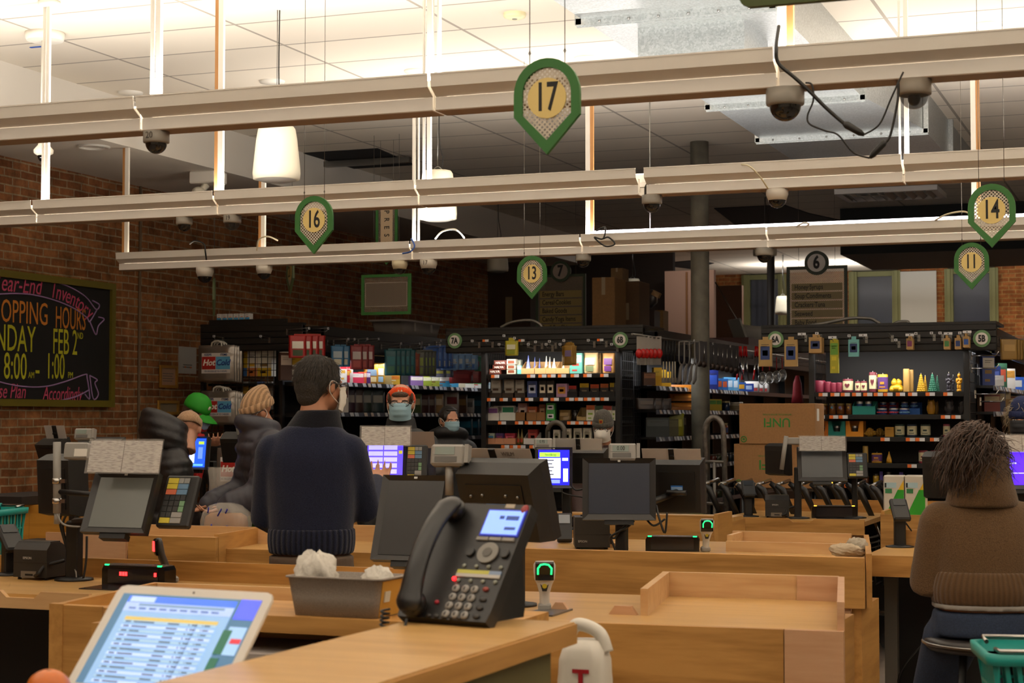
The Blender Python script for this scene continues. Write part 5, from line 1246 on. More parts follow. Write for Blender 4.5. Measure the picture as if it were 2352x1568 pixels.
b = MB(M_STEEL); zr = at_x(1480, 771, XU).z
b.cyl((XU, GY-.5, zr), (XU, 20.5, zr+.02), .008); solo(b, 'hanging_rail', 'long thin steel rail holding the kitchen utensils along the aisle side', 'rail')
for i in range(9):
    yy = GY+.9+i*.62; q = V((X6+.02, yy, 2.14)); hook(R6, q.x, q.y, q.z, .22, (.035,), dirv=(1, 0))
# right edge run
a5 = X5-.05
for i, (px, hp, w, c) in enumerate(((2268, 70, .1, ['#3f4f8a', '#c9c2b4', '#8a6a3a']), (2282, 46, .1, ['#24356e', '#4a5a9a']), (2275, 24, .2, ['#d4cfc6', '#dcd8d0']), (2300, 56, .08, ['#2f5a40', '#b04a2f']), (2314, 46, .12, ['#d9d3c8', '#c98f3a']), (2332, 30, .14, ['#2f5fc0', '#c9c9c4']), (2346, 30, .14, ['#88a08f', '#2f2f36']))):
    q = at_x(px, 885, a5); dd = depth(q); side(C, px, 885, a5, w, hp*dd/4000, c, 'printed box on the bright shelf at the right edge, %s from the left' % ORD[i], z=z51+.001, rz=radians(30), grp='boxes on the right edge run', style=2 if i % 2 else 0)
z52 = at_x(2290, 945, X5).z
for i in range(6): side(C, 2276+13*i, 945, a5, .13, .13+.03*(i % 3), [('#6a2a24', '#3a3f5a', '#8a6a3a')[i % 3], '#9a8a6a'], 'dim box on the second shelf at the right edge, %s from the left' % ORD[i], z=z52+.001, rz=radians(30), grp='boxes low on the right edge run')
for i in range(6):
    q = at_x(2318+i*7, 820, X5+.16); b = pouch(.14, .15, .02, ['#8a6a30', '#a5834a']); solo(b, 'hanging_pouch', 'tan pack hanging at the right edge, %s from the left' % ORD[i], 'bag', (q.x, q.y, at_x(2318+i*7, 826, X5+.16).z), radians(30), 'tan packs at the right edge')
for i in range(5): hook(R5, X5+.02, GY+.75+i*.22, 2.13, .3, (.03,), dirv=(1, 0))
for px, py, L in ((2228, 817, .2), (2228, 846, .2), (2240, 905, .17), (2252, 922, .17)):
    q = at_y(px, py, GY+.1); b = MB(M_CHROME); b.tube([(0, 0, 0), (L*.9, -.04, 0), (L, -.045, .03)], .005, n=6); b.box((0, .004, 0), (.012, .006, .06)); solo(b, 'display_hook', 'empty chrome hook on the side grid of the 5B display at height row %s' % ORD[[817, 846, 905, 922].index(py)], 'hook', (max(q.x, -1.405), q.y, q.z), group='chrome hooks at the 5B side')
# stuff on top of and behind the shelves
def crate(x0, x1, y0, y1, d, c, lab, dep=.3, txt=None, name='cardboard_box', tape=True, z0=None, yp=None):
    Yp = yp or d
    a = at_y(x0, y1, Yp); e = at_y(x1, y0, Yp); w = e.x-a.x; zb_ = a.z if z0 is None else z0; h = e.z-zb_
    t = thing(name, lab, 'box', ((a.x+e.x)/2, Yp+dep/2, zb_))
    b = MB(mat(c, .8, bump=.05, bscale=60, var=.12)); b.box((0, 0, h/2), (w, dep, h), bev=.004); b.build('body', t)
    b = MB(mat('#8d7a5c', .35)); b.box((0, -dep/2-.0008, h/2) if not tape else (0, -dep/2-.0008, h*.86), (w*.16, .001, h*.28)); b.box((0, 0, h+.0006), (w*.16, dep, .001)); b.build('packing_tape', t)
    if txt: b = MB(mat('#2a2420', .7)); b.text(txt, (0, -dep/2-.001, h*.25), h*.22, sx=.8); b.build('print', t)
    return t
TOP6 = 2.251
b = wb(M_SLAT, R6); b.span(-5.25, -4.45, GY+.56, 21.3, 2.23, 2.25); b.span(-5.25, -5.2, GY+.6, 21.3, .05, 2.23); b.build('far_side_panel', R6)
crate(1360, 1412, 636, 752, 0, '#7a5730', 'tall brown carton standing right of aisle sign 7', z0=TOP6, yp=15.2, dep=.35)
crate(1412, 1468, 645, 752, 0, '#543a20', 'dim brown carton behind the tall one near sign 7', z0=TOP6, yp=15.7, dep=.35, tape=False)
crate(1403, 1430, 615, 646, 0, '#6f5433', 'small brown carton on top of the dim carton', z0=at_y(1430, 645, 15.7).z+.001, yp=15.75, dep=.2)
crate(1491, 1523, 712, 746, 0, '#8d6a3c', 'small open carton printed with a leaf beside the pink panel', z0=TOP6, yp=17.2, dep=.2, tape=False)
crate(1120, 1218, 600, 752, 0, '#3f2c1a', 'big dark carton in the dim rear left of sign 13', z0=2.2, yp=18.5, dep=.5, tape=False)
t = thing('foil_parcel', 'crumpled grey foil parcel on the dim carton top', 'parcel', tuple(at_y(1487, 688, 16.4)))
b = MB(mat('#5a5550', .3, .5, bump=.6, bscale=18)); b.loft([[V((x*k+z*.2, y*k*.6, z)) for x, y in rrect(.2, .2, .05, 3)] for k, z in ((.6, -.08), (1, -.03), (.9, .06), (.3, .1))]); b.build('wrap', t)
b = MB(mat('#a8855a', .7)); b.box((.1, -.03, .05), (.08, .06, .05), rot=(0, .5, 0)); b.build('torn_end', t)
b = MB(mat('#3a2a22', .7)); q = at_y(1487, 700, 16.4); b.box((q.x, 16.5, (TOP6+q.z-.055)/2), (.14, .2, q.z-.055-TOP6)); solo(b, 'dark_carton', 'small dark carton under the foil parcel', 'box')
# pink wall panel and brown storeroom wall behind it
y0p = 21.6
q0, q1 = at_y(1527, 700, y0p), at_y(1640, 700, y0p)
b = MB(mat('#b48c76', .8)); b.span(q0.x, q1.x, y0p, y0p+.1, 0, 3.42); struct(b, 'wall_pantry')
b = MB(mat('#8a5a30', .7)); x_ = at_y(1578, 690, y0p).x; b.span(x_-.012, x_+.012, y0p-.02, y0p, 2.0, 3.4); struct(b, 'trim_6')
b = MB(mat('#2a1c12', .9)); b.span(WALLX, q0.x, 22.0, 22.1, 0, CEIL); struct(b, 'wall_storeroom')
b = MB(mat('#5a3a22', .8)); b.span(at_y(1636, 690, 24).x, at_y(1704, 690, 24).x, 24, 24.1, 0, 3.4); struct(b, 'wall_stair')
b = MB(mat('#47211a', .6)); b.span(-4.45, X6+.0, 16.9, 21.4, 2.252, 2.33)
o = solo(b, 'red_board', 'long dark red board lying along the top of the middle shelf run', 'board'); 
b = MB(mat('#8f857a', .3, .8)); b.tube([at_y(1643, 648, 19.0), at_y(1712, 768, 19.0)], .008, n=6); solo(b, 'metal_rod', 'thin slanting metal rod in front of the rear brown wall', 'rod')
b = MB(mat('#b8b5ac', .6)); q = at_y(1728, 752, 18.6); 
b.loft([[V((x, y, z)) for x, y in rrect(wd, .3, .03, 2)] for wd, z in ((.3, 0), (.34, .13), (.36, .2))]); o = solo(b, 'white_sack', 'creased white box standing on the red board right of the column', 'box', (q.x, 18.75, 2.331)); o.rotation_euler = (0, .12, .2)
b = MB(mat('#a8a69e', .6)); b.box((0, 0, .12), (.02, .34, .26), rot=(0, -.35, 0)); q = at_y(1690, 752, 17.9); solo(b, 'leaning_sheet', 'pale curved panel leaning beside the white box', 'panel', (q.x, 18.0, 2.331), .6)
# flexible conduits on the headers
for pts, lab in ([[(1150, 754), (1175, 742), (1215, 737), (1238, 745), (1247, 757)], 'grey flexible conduit arching over the 6B header'], [[(1850, 751), (1900, 743), (1950, 733), (1995, 733), (2015, 741), (2026, 751)], 'grey flexible conduit running along the top of the 5B header'], [[(2050, 748), (2065, 741), (2085, 741), (2086, 750)], 'small conduit elbow on top of the 5B header']):
    cable([at_y(x, y, GY+.12)+V((0, 0, .006)) for x, y in pts], .012, mat('#6f6a62', .4, .5), lab, name='conduit')
# cartons stacked before the 6A display
M_CARD = mat('#9a7044', .8, bump=.04, bscale=70, var=.1); M_PRINT = mat('#2f7a2c', .7)
def unfi(x0, x1, y0, y1, Y, lab, z0, dep=.3, full=True):
    a = at_y(x0, y1, Y); e = at_y(x1, y0, Y); w = e.x-a.x; h = e.z-z0
    t = thing('cardboard_carton', lab, 'box', ((a.x+e.x)/2, Y+dep/2, z0))
    b = MB(M_CARD); b.box((0, 0, h/2), (w, dep, h), bev=.004); b.build('body', t)
    b = MB(M_PRINT); yy = -dep/2-.0008
    b.text('UNFI', (.0, yy, h*.54), h*.31, rot=(pi/2, pi, 0), sx=1.0, bold=.0012); b.build('print', t); b = MB(M_PRINT); b.text('BETTER FOOD. BETTER FUTURE.', (0, yy, h*.73), h*.055, rot=(pi/2, pi, 0), sx=.9)
    b.build('print', t)
    if full:
        b = MB(M_PRINT); b.tube([(-w*.44+.02*cos(a_), yy, h*.12+.02*sin(a_)) for a_ in [2*pi*i/16 for i in range(16)]], .0035, n=4, closed=True); b.box((-w*.44, yy, h*.12), (.016, .001, .016))
        b.build('print', t)
    b = MB(M_PAPER); b.box((w/2+.0008, -dep*.2, h*.72), (.001, dep*.25, h*.3)); b.build('shipping_label', t)
    return t, a, e
YC = 12.42
zlow = at_y(1690, 1120, YC).z
t1, a1, e1 = unfi(1686, 1868, 1020, 1120, YC+.01, 'lower brown carton with upside down green print, behind the register', zlow, dep=.34)
z_t = at_y(1780, 1020, YC+.01).z
unfi(1698, 1872, 926, 1020, YC, 'upper brown carton with upside down green print at the 6A display', z_t+.001, dep=.34)
b = MB(mat('#3a2a1c', .7)); b.span(a1.x+.01, e1.x-.01, YC+.02, YC+.36, zlow-.02, zlow-.001); b.build('platform'); o = bpy.data.objects['platform']; tag(o, 'low dark cart platform holding the brown cartons', 'cart'); o.name = 'cart_platform'
for sx in (a1.x+.06, e1.x-.06):
    for sy in (YC+.06, YC+.32): b = MB(M_BLACK); b.cyl((sx, sy, 0), (sx, sy, zlow-.02), .015); b.build('leg', o)
# hand truck with a rounded top
YH = 12.25
def hp_(x, y): return at_y(x, y, YH)
t = thing('hand_truck', 'worn grey hand truck with a rounded top handle by the column', 'hand truck', (hp_(1642, 1000).x, YH, 0))
b = wb(mat('#75706a', .45, .6, var=.5, bscale=30), t)
xl_, xr_ = hp_(1619, 1000).x, hp_(1662, 1000).x; zt_ = hp_(1640, 958).z; R_ = (xr_-xl_)/2
b.tube([(xl_, YH+.12, .2)]+[(xl_, YH, zt_-R_*1.7)]+[((xl_+xr_)/2-R_*cos(pi*i/10), YH, zt_-R_*1.6+R_*1.6*sin(pi*i/10)) for i in range(11)]+[(xr_, YH, zt_-R_*1.7), (xr_, YH+.12, .2)], .02, n=10); b.build('frame', t)
for zz in (zt_-.32, zt_-.62, .5): b = wb(mat('#6a655f', .45, .6), t); b.cyl((xl_, YH, zz), (xr_, YH, zz), .012); b.build('cross_bar', t)
b = wb(mat('#6a655f', .45, .6), t); b.cyl(((xl_+xr_)/2, YH, .4), ((xl_+xr_)/2, YH, zt_-.32), .012); b.build('centre_bar', t)
b = wb(M_STEEL, t); b.span(xl_-.05, xr_+.05, YH-.25, YH+.05, .02, .03); b.build('toe_plate', t)
for x in (xl_, xr_): b = wb(M_BLACK, t); b.lathe([(.1, -.02), (.1, .02)], (x, YH+.12, .12), 20, ax='x'); b.build('wheel', t)
# second hooped handle behind the register display
YH2 = 11.4
def hq(x, y): return at_y(x, y, YH2)
b = MB(mat('#5a5650', .45, .5)); xl_, xr_ = hq(1258, 1000).x, hq(1296, 1000).x; zt_ = hq(1276, 970).z; R_ = (xr_-xl_)/2
b.tube([(xl_, YH2, .02), (xl_, YH2, zt_-R_)]+[((xl_+xr_)/2-R_*cos(pi*i/10), YH2, zt_-R_+R_*sin(pi*i/10)) for i in range(11)]+[(xr_, YH2, zt_-R_), (xr_, YH2, .02)], .018, n=10)
solo(b, 'hoop_handle', 'grey hooped cart handle rising behind the register display', 'handle')
# shopping carts nested in a row, only handles in view
cp = None
CART = [(1622, 1112), (1660, 1112), (1700, 1114), (1745, 1114), (1790, 1114), (1840, 1116), (1882, 1118), (1925, 1118), (1968, 1118), (2008, 1120)]
for i, (px, py) in enumerate(CART):
    Y = 11.75; q = at_y(px, py, Y)
    lab = 'nested shopping cart with black side arms, %s from the left of the row' % ORD[i]
    if cp is None:
        t = thing('shopping_cart', lab, 'shopping cart', (q.x, Y, 0), 0, 'nested shopping carts'); zt_ = q.z; cp = t
        b = MB(M_CHROME); b.cyl((-.02, -.0, zt_), (-.02, .42, zt_+.02), .013); b.build('handle', t)
        for y in (0, .42):
            b = MB(mat('#1b1a1a', .4)); b.tube([(-.02, y, zt_), (.02, y, zt_-.03), (.1, y, zt_-.2)], .022, n=10, rs=[.016, .024, .018]); b.build('side_arm', t)
            b = MB(M_CHROME); b.tube([(.1, y, zt_-.2), (.16, y, zt_-.34), (.2, y, .2)], .011, n=8); b.build('frame_tube', t)
        b = MB(M_STEEL)
        b.tube([(.18, 0, .25), (.62, .05, .22), (.62, .37, .22), (.18, .42, .25)], .01, n=6)
        for k in range(7): b.tube([(.16+.07*k, .01+.01*k, .62+.02*k), (.18+.06*k, .03, .42), (.18+.06*k, .39, .42), (.16+.07*k, .41-.01*k, .62+.02*k)], .004, n=4)
        b.tube([(.15, 0, .62), (.64, .07, .74), (.64, .35, .74), (.15, .42, .62)], .007, n=6); b.build('basket', t)
        for x, y in ((.2, 0), (.2, .42), (.6, .06), (.6, .36)): b = MB(M_BLACK); b.lathe([(.055, -.015), (.055, .015)], (x, y, .055), 16, ax='y'); b.cyl((x, y, .06), (x, y, .22), .008); b.build('wheel', t)
    else: dup(cp, (q.x, Y, 0), None, lab)
# ---------------------------------------------------------------- checkout counters
M_WD = wood('#be8c4c', '#96682f', 0); M_WDY = wood('#be8c4c', '#a3743a', 1); M_TOP = wood('#c59b5e', '#b2864a', 0, .33); M_PINK = wood('#c79c78', '#b88a64', 0); M_RIM = wood('#cfa877', '#bd9160', 0, .4)
M_OLIVEP = mat('#6a623a', .6, bump=.05, bscale=50)
def Z(px, py, z): return at_z(px, py, z)
def quadp(b, pts, z0, z1, m=None): return b.prism([(p[0], p[1]) for p in pts], z0, z1, 'z', m)
def line_board(b, p, q, th, z0, z1, m=None, side=1):
    """upright board along p-q, th thick to one side"""
    p = V((p[0], p[1])); q = V((q[0], q[1])); d = (q-p).normalized(); n = V((-d.y, d.x))*th*side
    return b.prism([tuple(p), tuple(q), tuple(q+n), tuple(p+n)], z0, z1, 'z', m)
# lane A: front right bagging counter
ZA = .90
fl, fr, bl, br = Z(1323, 1428, ZA), Z(1940, 1449, ZA), Z(1522, 1368, ZA), Z(1940, 1381, ZA)
lx = -2.3
t = thing('checkout_counter', 'front right wooden checkout counter with an empty bagging tray', 'counter', (-1.4, 5.6, 0), 0, 'wooden checkout counters')
b = wb(M_TOP, t); quadp(b, [(lx, fl.y-.04), (fr.x, fr.y), (br.x, br.y), (lx, bl.y-.02)], ZA-.03, ZA); b.build('worktop', t)
xs = Z(1800, 1445, ZA).x; f_ = lambda x: (x, fl.y-.04+(fr.y-fl.y+.04)*(x-lx)/(fr.x-lx))
b = wb(M_WD, t); line_board(b, f_(lx), f_(xs), .022, .18, ZA+.001, side=-1); b.build('front_panel', t)
b = wb(M_PINK, t); line_board(b, f_(xs+.003), f_(fr.x-.001), .024, .665, ZA+.001, side=-1); b.build('end_board', t)
b = wb(M_PINK, t); quadp(b, [(fr.x-.022, fr.y), (fr.x, fr.y), (br.x, br.y), (br.x-.022, br.y)], .665, ZA+.085); b.build('right_rim', t)
b = wb(M_RIM, t); line_board(b, Z(1520, 1368, ZA), (br.x-.022, br.y), .022, ZA, ZA+.085, side=1); b.build('back_rim', t)
b = wb(M_PINK, t); xk = Z(1835, 1376, ZA).x; line_board(b, (xk, bl.y+.026), (br.x-.022, br.y-.002), .008, ZA, ZA+.084, side=-1); b.build('rim_patch', t)
g0, g1 = Z(1471, 1413, ZA), Z(1522, 1368, ZA)
b = wb(M_RIM, t); line_board(b, g0, g1, .024, ZA, ZA+.085, side=-1); b.build('left_rim', t)
for x0, x1, y in ((1262, 1312, 1402), (1398, 1470, 1410)):
    p, q = Z(x0, y, ZA), Z(x1, y, ZA); b = wb(M_PINK, t); b.prism([(p.x, ZA), (q.x, ZA), (q.x-.02, ZA+.028), (p.x+.02, ZA+.028)], p.y, p.y+.02, 'y'); b.build('edge_lip', t)
b = wb(M_WDY, t); b.span(fr.x-.32, fr.x-.10, fr.y+.1, br.y-.1, 0, ZA-.03); b.build('pedestal', t)
b = wb(M_WD, t); b.span(lx, xs-.05, bl.y-.06, bl.y-.04, .1, ZA-.03); b.build('back_panel', t)
b = wb(M_WHITE, t); b.tube([(xs+.03, fr.y+.02, .7), (xs+.05, fr.y+.01, .45), (xs+.06, fr.y, .2)], .015); b.build('cable_sleeve', t)
# lane B
ZB = .95; yB = 7.33
p0, p1 = Z(1200, 1258, ZB), Z(1985, 1280, ZB)
t = thing('checkout_counter', 'middle wooden checkout counter with a wide plain front panel', 'counter', (-2, 7.6, 0), 0, 'wooden checkout counters')
xl = -3.3
b = wb(M_WD, t); b.span(xl, p1.x, yB, yB+.025, .735, ZB, bev=.003); b.build('front_panel', t)
b = wb(M_PINK, t); b.span(xl, p1.x-.06, yB+.02, yB+.04, .1, .735); b.build('lower_panel', t)
zs = ZB-.04; bt = Z(1693, 1258, zs); br_ = Z(1985, 1257, zs)
b = wb(M_TOP, t); p1b = Z(1984, 1252, zs); quadp(b, [(xl, yB+.025), (p1.x, yB+.025), (p1b.x, p1b.y), (xl, p1b.y)], zs-.03, zs); b.build('worktop', t)
tl = Z(1670, 1265, zs)
b = wb(M_RIM, t); b.span(tl.x, p1.x-.08, tl.y-.022, tl.y, zs, zs+.048); b.build('tray_front_rim', t)
b = wb(M_RIM, t); b.span(bt.x-.03, p1b.x, bt.y+.03, bt.y+.055, zs-.03, zs+.078); b.build('tray_back_rim', t)
b = wb(M_RIM, t); line_board(b, (tl.x, tl.y), (bt.x, bt.y+.03), .022, zs, zs+.075, side=-1); b.build('tray_left_rim', t)
b = wb(M_WDY, t); line_board(b, (p1.x, yB+.05), (p1b.x, p1b.y), .024, .735, ZB+.012, side=-1); b.build('right_rim', t)
b = wb(M_WDY, t); b.span(p1.x-.1, p1.x-.02, yB+.05, yB+.5, 0, .735); b.build('pedestal', t)
for x0, x1, y in ((1380, 1448, 1258),):
    p, q = Z(x0, y, zs), Z(x1, y, zs); b = wb(M_RIM, t); b.prism([(p.x, zs), (q.x, zs), (q.x-.03, zs+.022), (p.x, zs+.022)], tl.y, tl.y+.02, 'y'); b.build('edge_lip', t)
# lane C: panel behind B
p0, p1 = Z(1262, 1180, .95), Z(1640, 1184, .95)
t = thing('checkout_counter', 'rear wooden checkout counter whose plain panel stands behind the register pole', 'counter', (-3, p1.y, 0), 0, 'wooden checkout counters')
yC = p1.y
b = wb(M_WD, t); b.span(-5.0, p1.x, yC, yC+.025, .30, .95, bev=.003); b.build('front_panel', t)
b = wb(M_TOP, t); b.span(-5.0, p1.x, yC+.025, yC+.75, .89, .915); b.build('worktop', t)
b = wb(M_WDY, t); b.span(p1.x, p1.x+.025, yC, yC+.35, .74, .96); b.build('right_rim', t)
b = wb(M_WDY, t); b.span(p1.x-.06, p1.x, yC+.05, yC+.8, 0, .89); b.build('pedestal', t)
# lane D
zD = .88; f0, f1 = Z(1658, 1192, zD), Z(1985, 1198, zD); yD = f1.y; yDb = yD+1.1
x0, x1 = f0.x-.05, f1.x
t = thing('checkout_counter', 'far wooden checkout counter with a notched edge below the register screen', 'counter', ((x0+x1)/2, yD, 0), 0, 'wooden checkout counters')
n0, n1 = Z(1815, 1196, zD).x, Z(1858, 1196, zD).x
b = wb(M_TOP, t); b.span(x0, x1, yD+.02, yDb, zD-.03, zD); b.build('worktop', t)
b = wb(M_WD, t); b.prism([(x0, zD-.085), (x1, zD-.085), (x1, zD+.012), (n1+.03, zD+.012), (n1, zD-.012), (n0, zD-.012), (n0-.03, zD+.012), (x0, zD+.012)], yD, yD+.02, 'y'); b.build('front_edge', t)
b = wb(M_WD, t); b.span(x0, x1+.6, yDb, yDb+.025, zD-.1, zD+.085); b.build('back_rim', t)
for xx in (x0+.02, Z(1752, 1196, zD).x): b = wb(M_WDY, t); b.span(xx-.012, xx+.012, yD+.03, yDb-.05, 0, zD-.03); b.build('divider', t)
d0, d1 = Z(1845, 1196, zD).x, Z(1958, 1196, zD).x
for k in range(3):
    b = wb(M_WD, t); b.span(d0, d1, yD+.06, yD+.5, zD-.16-.13*k, zD-.09-.13*k+.02 if k == 0 else zD-.04-.13*k-.005); dr = b.build('drawer', t)
    if k == 0: b = wb(mat('#3f9a3a', .6), t); b.span(d1-.07, d1-.03, yD+.058, yD+.06, zD-.125, zD-.105); b.build('green_sticker', dr)
b = wb(M_BACKP, t); b.span(x0+.05, x1, yDb-.1, yDb-.08, 0, zD-.05); b.build('back_panel', t)
e0, e1 = Z(1988, 1192, .93), Z(2125, 1196, .93)
b = wb(M_WD, t); b.span(e0.x, e1.x+.6, yD-.03, yD-.005, .69, .93); b.build('end_board', t)
b = wb(M_TOP, t); b.span(e0.x, e1.x+.6, yD-.005, yDb, zD-.03, zD-.004); b.build('bagging_floor', t)
b = wb(M_WDY, t); b.span(e0.x, e0.x+.022, yD-.005, yDb, zD, .95); b.build('tray_left_rim', t)
# lane E: counter at the seated woman
zE = .89; f0, f1 = Z(1992, 1275, zE), Z(2110, 1279, zE); yE = f0.y
t = thing('checkout_counter', 'wooden counter in front of the seated woman with open knee space', 'counter', (f0.x, yE, 0), 0, 'wooden checkout counters')
b = wb(M_TOP, t); b.span(f0.x-.01, 1.3, yE, yE+.62, zE-.03, zE); b.build('worktop', t)
b = wb(M_WD, t); b.span(f0.x-.01, 1.3, yE-.02, yE, zE-.095, zE+.002); b.build('front_edge', t)
b = wb(M_WD, t); b.span(f0.x+.04, 1.3, yE+.62, yE+.645, zE-.3, zE+.085); b.build('back_rim', t)
b = wb(M_BACKP, t); b.span(f0.x, 1.3, yE+.6, yE+.615, 0, zE-.03); b.build('back_panel', t)
b = wb(mat('#6a645a', .5), t); b.span(f0.x+.03, f0.x+.09, yE+.3, yE+.36, .05, zE-.12); b.build('cable_trunking', t)
for k, (dx, a) in enumerate(((.22, .25), (.3, .2), (.36, .3), (.28, .12))):
    cable([(f0.x+dx, yE+.5, zE-.06), (f0.x+dx+.04, yE+.4, .6), (f0.x+dx-.06*k, yE+.3, .3), (f0.x+dx-.12, yE+.25+.04*k, .1), (f0.x+dx+a, yE+.2, .03), (f0.x+dx+a+.2, yE+.3, .02)], .006, M_CABB, 'black cable hanging in the dark knee space left of the seated woman, strand %s' % ORD[k])
# lane L: left front counter with register, bagging tray in front
zL = .90
t = thing('checkout_counter', 'left front wooden checkout counter carrying the register and red lit scanner', 'counter', (-3.4, 5.6, 0), 0, 'wooden checkout counters')
s0, s1 = Z(200, 1370, zL), Z(10, 1362, zL); yLf = s0.y; yLb = Z(300, 1332, zL).y+.05
b = wb(M_TOP, t); b.span(-4.9, -2.35, yLf, yLb, zL-.03, zL); b.build('worktop', t)
n0, n1 = Z(25, 1362, zL).x, Z(92, 1364, zL).x
b = wb(M_RIM, t); b.prism([(-4.9, zL-.05), (s0.x+.02, zL-.05), (s0.x+.02, zL+.012), (n1+.03, zL+.012), (n1, zL-.012), (n0, zL-.012), (n0-.03, zL+.012), (-4.9, zL+.012)], yLf-.02, yLf, 'y'); b.build('front_edge', t)
b = wb(M_WD, t); b.span(-4.9, -2.35, yLb, yLb+.022, zL-.2, zL+.075); b.build('back_rim', t)
b = wb(M_BACKP, t); b.span(-4.9, -3.2, yLb-.1, yLb-.09, 0, zL-.03); b.build('back_panel', t)
c0, c1 = Z(128, 1385, .95), Z(347, 1338, .95); xr_ = -2.36
zT = .86
b = wb(M_TOP, t); quadp(b, [(c0.x+.02, c0.y), (xr_, c0.y+.02), (xr_, c1.y), (c1.x, c1.y)], zT-.025, zT); b.build('tray_floor', t)
b = wb(M_WDY, t); line_board(b, c0, c1, .024, .80, .95, side=-1); b.build('tray_left_rim', t)
b = wb(M_RIM, t); line_board(b, c1, (xr_, c1.y+.02), .022, .80, .95, side=1); b.build('tray_back_rim', t)
b = wb(M_WD, t); b.span(c0.x, xr_, c0.y-.024, c0.y, .30, .95, bev=.002); b.build('tray_front_panel', t)
b = wb(M_WDY, t); b.span(c0.x-.004, c0.x+.045, c0.y-.028, c0.y-.0, .1, .952); b.build('corner_post', t)
w0 = Z(95, 1395, .88); b = wb(M_WD, t); b.span(c0.x-.13, c0.x-.004, c0.y+.2, c0.y+.24, .68, .86); b.build('support_block', t)
# lane F: behind L
zF = .95; f0, f1 = Z(183, 1230, zF), Z(497, 1233, zF); g = Z(583, 1217, zF)
t = thing('checkout_counter', 'left rear wooden counter whose tray holds the bagged bread', 'counter', (f1.x, f1.y, 0), 0, 'wooden checkout counters')
xk = Z(262, 1231, zF).x
b = wb(M_PINK, t); b.span(f0.x-.3, xk-.003, f1.y-.02, f1.y, .79, zF+.002); b.build('end_board', t)
b = wb(M_WD, t); b.span(xk, f1.x, f1.y-.005, f1.y+.02, .45, zF, bev=.003); b.build('front_panel', t)
b = wb(M_WDY, t); line_board(b, (f1.x-.024, f1.y+.02), g, .024, .74, zF+.012, side=-1); b.build('right_rim', t)
b = wb(M_TOP, t); quadp(b, [(f0.x-.3, f1.y+.02), (f1.x-.02, f1.y+.02), (g.x-.02, g.y), (f0.x-.3, g.y)], .845, .87); b.build('tray_floor', t)
b = wb(M_RIM, t); b.span(f0.x-.3, g.x+.3, g.y, g.y+.022, .80, .965); b.build('back_rim', t)
b = wb(M_BACKP, t); b.span(f0.x-.3, f1.x+.25, f1.y+.25, f1.y+.27, 0, .84); b.build('back_panel', t)
# its worktop carrying on behind the standing man
hA = Z(545, 1262, .88); hB = Z(870, 1245, .88)
b = wb(M_TOP, t); b.span(g.x+.0, -3.4, hA.y, hA.y+.75, .85, .88); b.build('worktop', t)
b = wb(M_WD, t); b.span(g.x+.0, -3.4, hA.y-.02, hA.y, .79, .885); b.build('front_edge', t)
b = wb(M_RIM, t); b.span(g.x+.3, -3.4, hA.y+.75, hA.y+.775, .8, .965); b.build('worktop_back_rim', t)
b = wb(M_WD, t); b.span(-3.9, -3.4, hA.y+.05, hA.y+.07, .3, .79); b.build('knee_panel', t)
# far left: yellow wood cabinet with a dark ledge under the chalkboard
k0, k1 = Z(-20, 1150, 1.02), Z(160, 1150, 1.02)
yG = at_d(80, 1200, 9.6).y
t = thing('wall_cabinet', 'low yellow wood cabinet with a dark ledge below the chalkboard', 'cabinet', (at_y(70, 1200, yG).x, yG, 0))
a_ = at_y(-60, 1155, yG); c_ = at_y(185, 1155, yG); m_ = at_y(68, 1155, yG)
b = wb(wood('#c48a35', '#b07a2a', 0), t); b.span(a_.x, m_.x-.002, yG, yG+.5, 0, a_.z); b.build('cabinet_body', t)
b = wb(wood('#bf8632', '#a97426', 0), t); b.span(m_.x, c_.x, yG+.0, yG+.5, 0, a_.z-.003); b.build('cabinet_side', t)
b = wb(mat('#1d1613', .6), t); b.span(a_.x, at_y(75, 1155, yG).x, yG-.1, yG+.5, a_.z, a_.z+.045); b.build('ledge', t)
b = wb(M_BLACK, t); q0, q1 = at_y(60, 1238, yG-.4), at_y(146, 1243, yG-.4); b.span(q0.x, q1.x, yG-.5, yG-.3, q0.z-.012, q0.z); b.build('shelf_plate', t)
# ---------------------------------------------------------------- service desk in front
zS = 1.07
tipx = Z(1320, 1428, zS); fx = Z(869, 1568, zS); bk = Z(906, 1473, zS); bk2 = Z(600, 1561, zS); tb = Z(1235, 1405, zS)
dsk = thing('service_desk', 'high narrow wooden service desk ledge with an olive side in the foreground', 'desk', (tipx.x, tipx.y, 0))
dirv = (V((fx.x, fx.y))-V((tipx.x, tipx.y))).normalized(); nrm = V((dirv.y, -dirv.x))
if nrm.x > 0: nrm = -nrm
wd_ = .36
A_ = V((tipx.x, tipx.y)); B_ = A_+dirv*2.6; C_ = B_+nrm*wd_; D_ = A_+nrm*wd_
b = wb(M_TOP, dsk); quadp(b, [A_, B_, C_, D_], zS-.045, zS); b.build('ledge_top', dsk)
b = wb(M_WDY, dsk); quadp(b, [A_+nrm*-.006, B_+nrm*-.006, B_+nrm*.004, A_+nrm*.004], zS-.048, zS-.004); b.build('edge_band', dsk)
b = wb(M_OLIVEP, dsk); E_ = A_+dirv*.06+nrm*.035; quadp(b, [E_, B_+nrm*.035, B_+nrm*.3, E_+nrm*.265], 0, zS-.045); b.build('side_panel', dsk)
